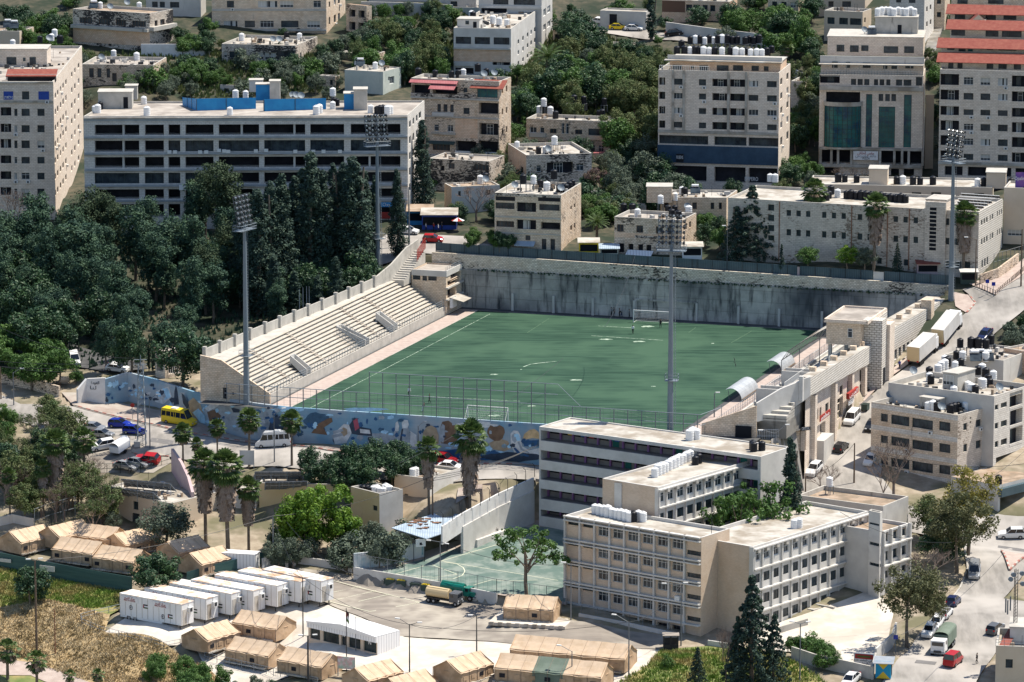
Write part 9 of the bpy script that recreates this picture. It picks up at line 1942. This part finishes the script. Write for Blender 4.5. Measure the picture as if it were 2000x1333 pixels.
mb=MB();f=kb['F']['L'];a_=f.pt(kb['LL'],kb['z1'],-.1);mb.poly([a_+Vector((.4,.8,-.2)),a_+Vector((2.0,1.0,-.2)),a_+Vector((4.4,9,.4)),a_+Vector((2.8,9,.4))]);mb.build('tiled_floor',['tile_red'],kb['root'],kb['org'])
# stepped path beside the red roofed block
t=empty('hill_steps',gp(1818,140));reg(t,'stairs','long stone steps climbing the hill','between the glass tower and the red roofed block');mb=MB()
for i in range(34):
 p=gp(1812+i*.75,118-i*2.6);mb.box(p.x-1.3,p.y-.5,p.z-.4,p.x+1.3,p.y+.9,p.z+.25)
mb.build('steps',['roof_pale'],t,t.location)
t=empty('old_steps',gp(122,755));reg(t,'stairs','short broken stone steps','left of the whitewashed wall');mb=MB()
for i in range(7):p=P(114+i*2.4,757-i*3.4,-3.2+i*.42);mb.box(p.x-.9,p.y-.4,p.z-.6,p.x+.9,p.y+.6,p.z)
mb.build('steps',['roof_pale'],t,t.location)
# ---------------- people ----------------
def make_person(shirt,legs,pose):
 def f():
  o=empty('person');bm=bmesh.new();sk=bm.verts.layers.skin.verify();V={}
  st={'walk':.22,'stand':.08,'bend':.15}[pose];lean=.55 if pose=='bend' else .0
  J=dict(pelvis=((0,0,.92),.13),waist=((lean*.15,0,1.1),.12),chest=((lean*.45,0,1.32-lean*.15),.15),neck=((lean*.62,0,1.48-lean*.25),.06),head=((lean*.72,0,1.6-lean*.3),.10),crown=((lean*.78,0,1.72-lean*.35),.085),
    hl=((0,.1,.88),.10),kl=((st,.11,.5),.07),al=((st*.6,.11,.09),.045),tl=((st*.6+.16,.12,.04),.04),hr=((0,-.1,.88),.10),kr=((-st*.4,-.11,.5),.07),ar=((-st*1.2,-.11,.09),.045),tr=((-st*1.2+.16,-.12,.04),.04),
    sl=((lean*.5,.19,1.4-lean*.2),.06),el=((lean*.7+.02,.27,1.12-lean*.2),.045),wl=((lean*.9+.12,.25,.88),.035),fl=((lean*.9+.15,.25,.80),.03),sr=((lean*.5,-.19,1.4-lean*.2),.06),er=((lean*.7-.02,-.27,1.12-lean*.2),.045),wr=((lean*.9+.08,-.25,.88),.035),fr=((lean*.9+.1,-.25,.80),.03))
  for k,(c,r)in J.items():v=bm.verts.new(c);v[sk].radius=(r,r);V[k]=v
  V['pelvis'][sk].use_root=True
  for a,b in[('pelvis','waist'),('waist','chest'),('chest','neck'),('neck','head'),('head','crown'),('pelvis','hl'),('hl','kl'),('kl','al'),('al','tl'),('pelvis','hr'),('hr','kr'),('kr','ar'),('ar','tr'),('chest','sl'),('sl','el'),('el','wl'),('wl','fl'),('chest','sr'),('sr','er'),('er','wr'),('wr','fr')]:bm.edges.new((V[a],V[b]))
  me=bpy.data.meshes.new('body');bm.to_mesh(me);bm.free();q=bpy.data.objects.new('body',me);sc.collection.objects.link(q);q.modifiers.new('s','SKIN');q.modifiers.new('u','SUBSURF').levels=1
  dg=bpy.context.evaluated_depsgraph_get();m2=bpy.data.meshes.new_from_object(q.evaluated_get(dg));bpy.data.objects.remove(q);q=bpy.data.objects.new('body',m2);sc.collection.objects.link(q);q.parent=o
  for mm in(shirt,legs,'skin','ink'):m2.materials.append(MATS[mm])
  for p in m2.polygons:
   z=p.center.z;y=abs(p.center.y);p.material_index=3 if z<.1 else 1 if z<.96 and y<.22 else(2 if z>1.47-lean*.25 or z<.93 and y>.2 else 0);p.use_smooth=True
  mb=MB();c=Vector(J['head'][0])
  for i in range(8):
   for j in range(3):
    g_=lambda a,b:c+Vector((-.02+.115*math.cos(a*math.pi/4)*math.cos(b*.5),.11*math.sin(a*math.pi/4)*math.cos(b*.5),.06+.12*math.sin(b*.5)));mb.poly([g_(i,j),g_(i+1,j),g_(i+1,j+1),g_(i,j+1)])
  mb.build('hair',['hair'],o,uv=False);return o
 return f
def person(x,y,shirt,legs,pose,deg,desc,place_,z=None):
 o=place('person%s%s%s'%(shirt,legs,pose),make_person(shirt,legs,pose),gp(x,y)if z is None else P(x,y,z),R(deg));o.location.z+=.05;reg(o,'person',desc,place_)
for a in[(799,775,'sign_white','ink','stand',-60,'person in white shirt and dark trousers','standing on the pitch behind the ball fence',0),(839,789,'ink','ink','walk',200,'person in dark clothes walking','near the tall ball fence',0),(825,805,'ink','sign_white','bend',30,'person bending forward in dark top','close behind the mural wall',0),
  (1236,653,'sign_white','ink','walk',80,'person in white top and dark shorts','in front of the far goal',0),(1290,641,'ink','ink','stand',120,'person all in dark clothes','right of the far goal beside the mast',0),(1194,618,'ink_grey','ink','stand',0,'person in grey','under the stained wall, left of the pair',0),(1199,618,'ink','ink','stand',20,'person in black','beside the person in grey at the stained wall',0),(1210,620,'paint_navy','ink','stand',0,'person in navy','in the middle of the group at the stained wall',0),(1214,621,'ink','paint_navy','bend',180,'person leaning with dark jacket','at the stained wall',0),(1229,622,'paint_grey','ink','stand',0,'person in charcoal','by the far goal post at the wall',0),
  (1908,1298,'ink','ink','walk',200,'person in black carrying a bag','walking on the right hand road',None),(252,870,'paint_grey','ink','walk',20,'person in dark clothes','walking beside the livestock trailer',None),(832,452,'sign_white','ink','stand',0,'shopper in white','left at the blue fronted stall',None),(847,452,'ink_red','ink','stand',40,'shopper in red','in the middle before the blue fronted stall',None),(856,454,'sign_white','paint_navy','walk',0,'shopper in pale shirt','before the blue fronted stall',None),(863,450,'paint_grey','ink','stand',0,'shopper in grey','right at the blue fronted stall',None),(1757,722,'paint_blue','ink','walk',240,'person in blue','on the pavement by the stadium facade',None)]:
 person(a[0],a[1],a[2],a[3],a[4],a[5],a[6],a[7],a[8])
o=empty('flying_bird',P(1435,708,3));reg(o,'bird','small dark bird in flight','above the right half of the pitch');mb=MB();mb.poly([(0,0,0),(.15,.5,.1),(.0,1.0,.0),(-.08,.45,.05)]);mb.poly([(0,0,0),(-.08,-.45,.05),(.0,-1.0,.0),(.15,-.5,.1)]);mb.tube((-.35,0,0),(.35,0,0),.07,.03,6);o_=mb.build('body',['ink'],o,uv=False);o.rotation_euler=(R(70),R(15),R(60))
# motorbikes under the shop awnings
def moto():
 o=empty('motorbike')
 for x in(-.62,.62):q=MB();q.tube((x,-.06,.3),(x,.06,.3),.3,n=12);q.build('wheel',['tyre'],o,uv=False)
 q=MB();q.box(-.45,-.14,.4,.4,.14,.75);q.tube((.55,0,.35),(.4,0,1.0),.05,n=5);q.tube((.4,-.3,1.0),(.4,.3,1.0),.03,n=4);q.build('body',['paint_red' if 0 else 'paint_grey'],o,uv=False);q=MB();q.box(-.6,-.13,.75,.1,.13,.85);q.build('seat',['ink'],o,uv=False);return o
for i,(x,y)in enumerate([(1583,862),(1588,855),(1594,850),(1600,846),(1579,868),(1605,858)]):o=place('moto',moto,gp(x,y),i*1.1+.5);o.location.z+=.12;reg(o,'motorbike','dark motorbike','parked in the row outside the stand shops','motorbikes outside the stand shops')
# loose grass tufts on the two slopes: nobody could count them
def tufts(name,poly,n,m,hgt,seed,wd=.05):
 rg=random.Random(seed);xs=[p[0]for p in poly];ys=[p[1]for p in poly];xs0,xs1,ys0,ys1=min(xs),max(xs),min(ys),max(ys);pts=[]
 X=np.array([rg.uniform(xs0,xs1)for _ in range(n*4)]);Y=np.array([rg.uniform(ys0,ys1)for _ in range(n*4)]);k=inpoly(X,Y,poly);X,Y=X[k][:n],Y[k][:n];Z=H(X,Y)+.08;mb=MB()
 for x,y,z in zip(X,Y,Z):
  for q in range(3):
   a=rg.uniform(0,6.28);hh=hgt*rg.uniform(.5,1.3);c,s_=math.cos(a)*wd,math.sin(a)*wd;dx,dy=rg.uniform(-.2,.2),rg.uniform(-.2,.2);mb.v.extend([(x-c+dx,y-s_+dy,z),(x+c+dx,y+s_+dy,z),(x+dx*2.2,y+dy*2.2,z+hh)]);k_=len(mb.v);mb.f.append((k_-3,k_-2,k_-1));mb.m.append(0)
 o=mb.build(name,[m],None,(0,0,0),uv=False);o['kind']='stuff'
mat('straw',(.42,.31,.16),(.62,.52,.34),.5,c3=(.25,.19,.09),scale3=.4);mat('green_blade',(.13,.22,.03),(.24,.32,.07),.4,c3=(.36,.30,.12),scale3=.2)
tufts('dry_grass_tufts',W([(-25,1195),(90,1172),(200,1200),(205,1240),(330,1266),(400,1300),(440,1340),(200,1338),(75,1293),(-25,1283)]),9000,'straw',.35,1,.09);tufts('green_grass_tufts',W([(-25,1102),(60,1122),(248,1155),(240,1185),(170,1190),(90,1172),(-25,1190)]),5000,'green_blade',.4,2,.09);tufts('weed_tufts',W([(1265,1300),(1290,1272),(1480,1270),(1620,1340),(1200,1340)]),3500,'green_blade',.5,3,.1)
tufts('hill_undergrowth',W([(150,110),(420,100),(660,110),(660,180),(250,185)])+[],2500,'leaf_mix',.9,4,.3);tufts('wood_undergrowth',[(-100,-20),(-40,-35),(-36,70),(-110,85)],3000,'leaf_forest',.9,5,.3);tufts('slope_undergrowth',W([(690,70),(880,20),(1150,60),(1290,100),(1280,280),(1060,200),(880,130)]),4500,'leaf_mix',1.0,6,.35)
finalize_labels()
_chk()
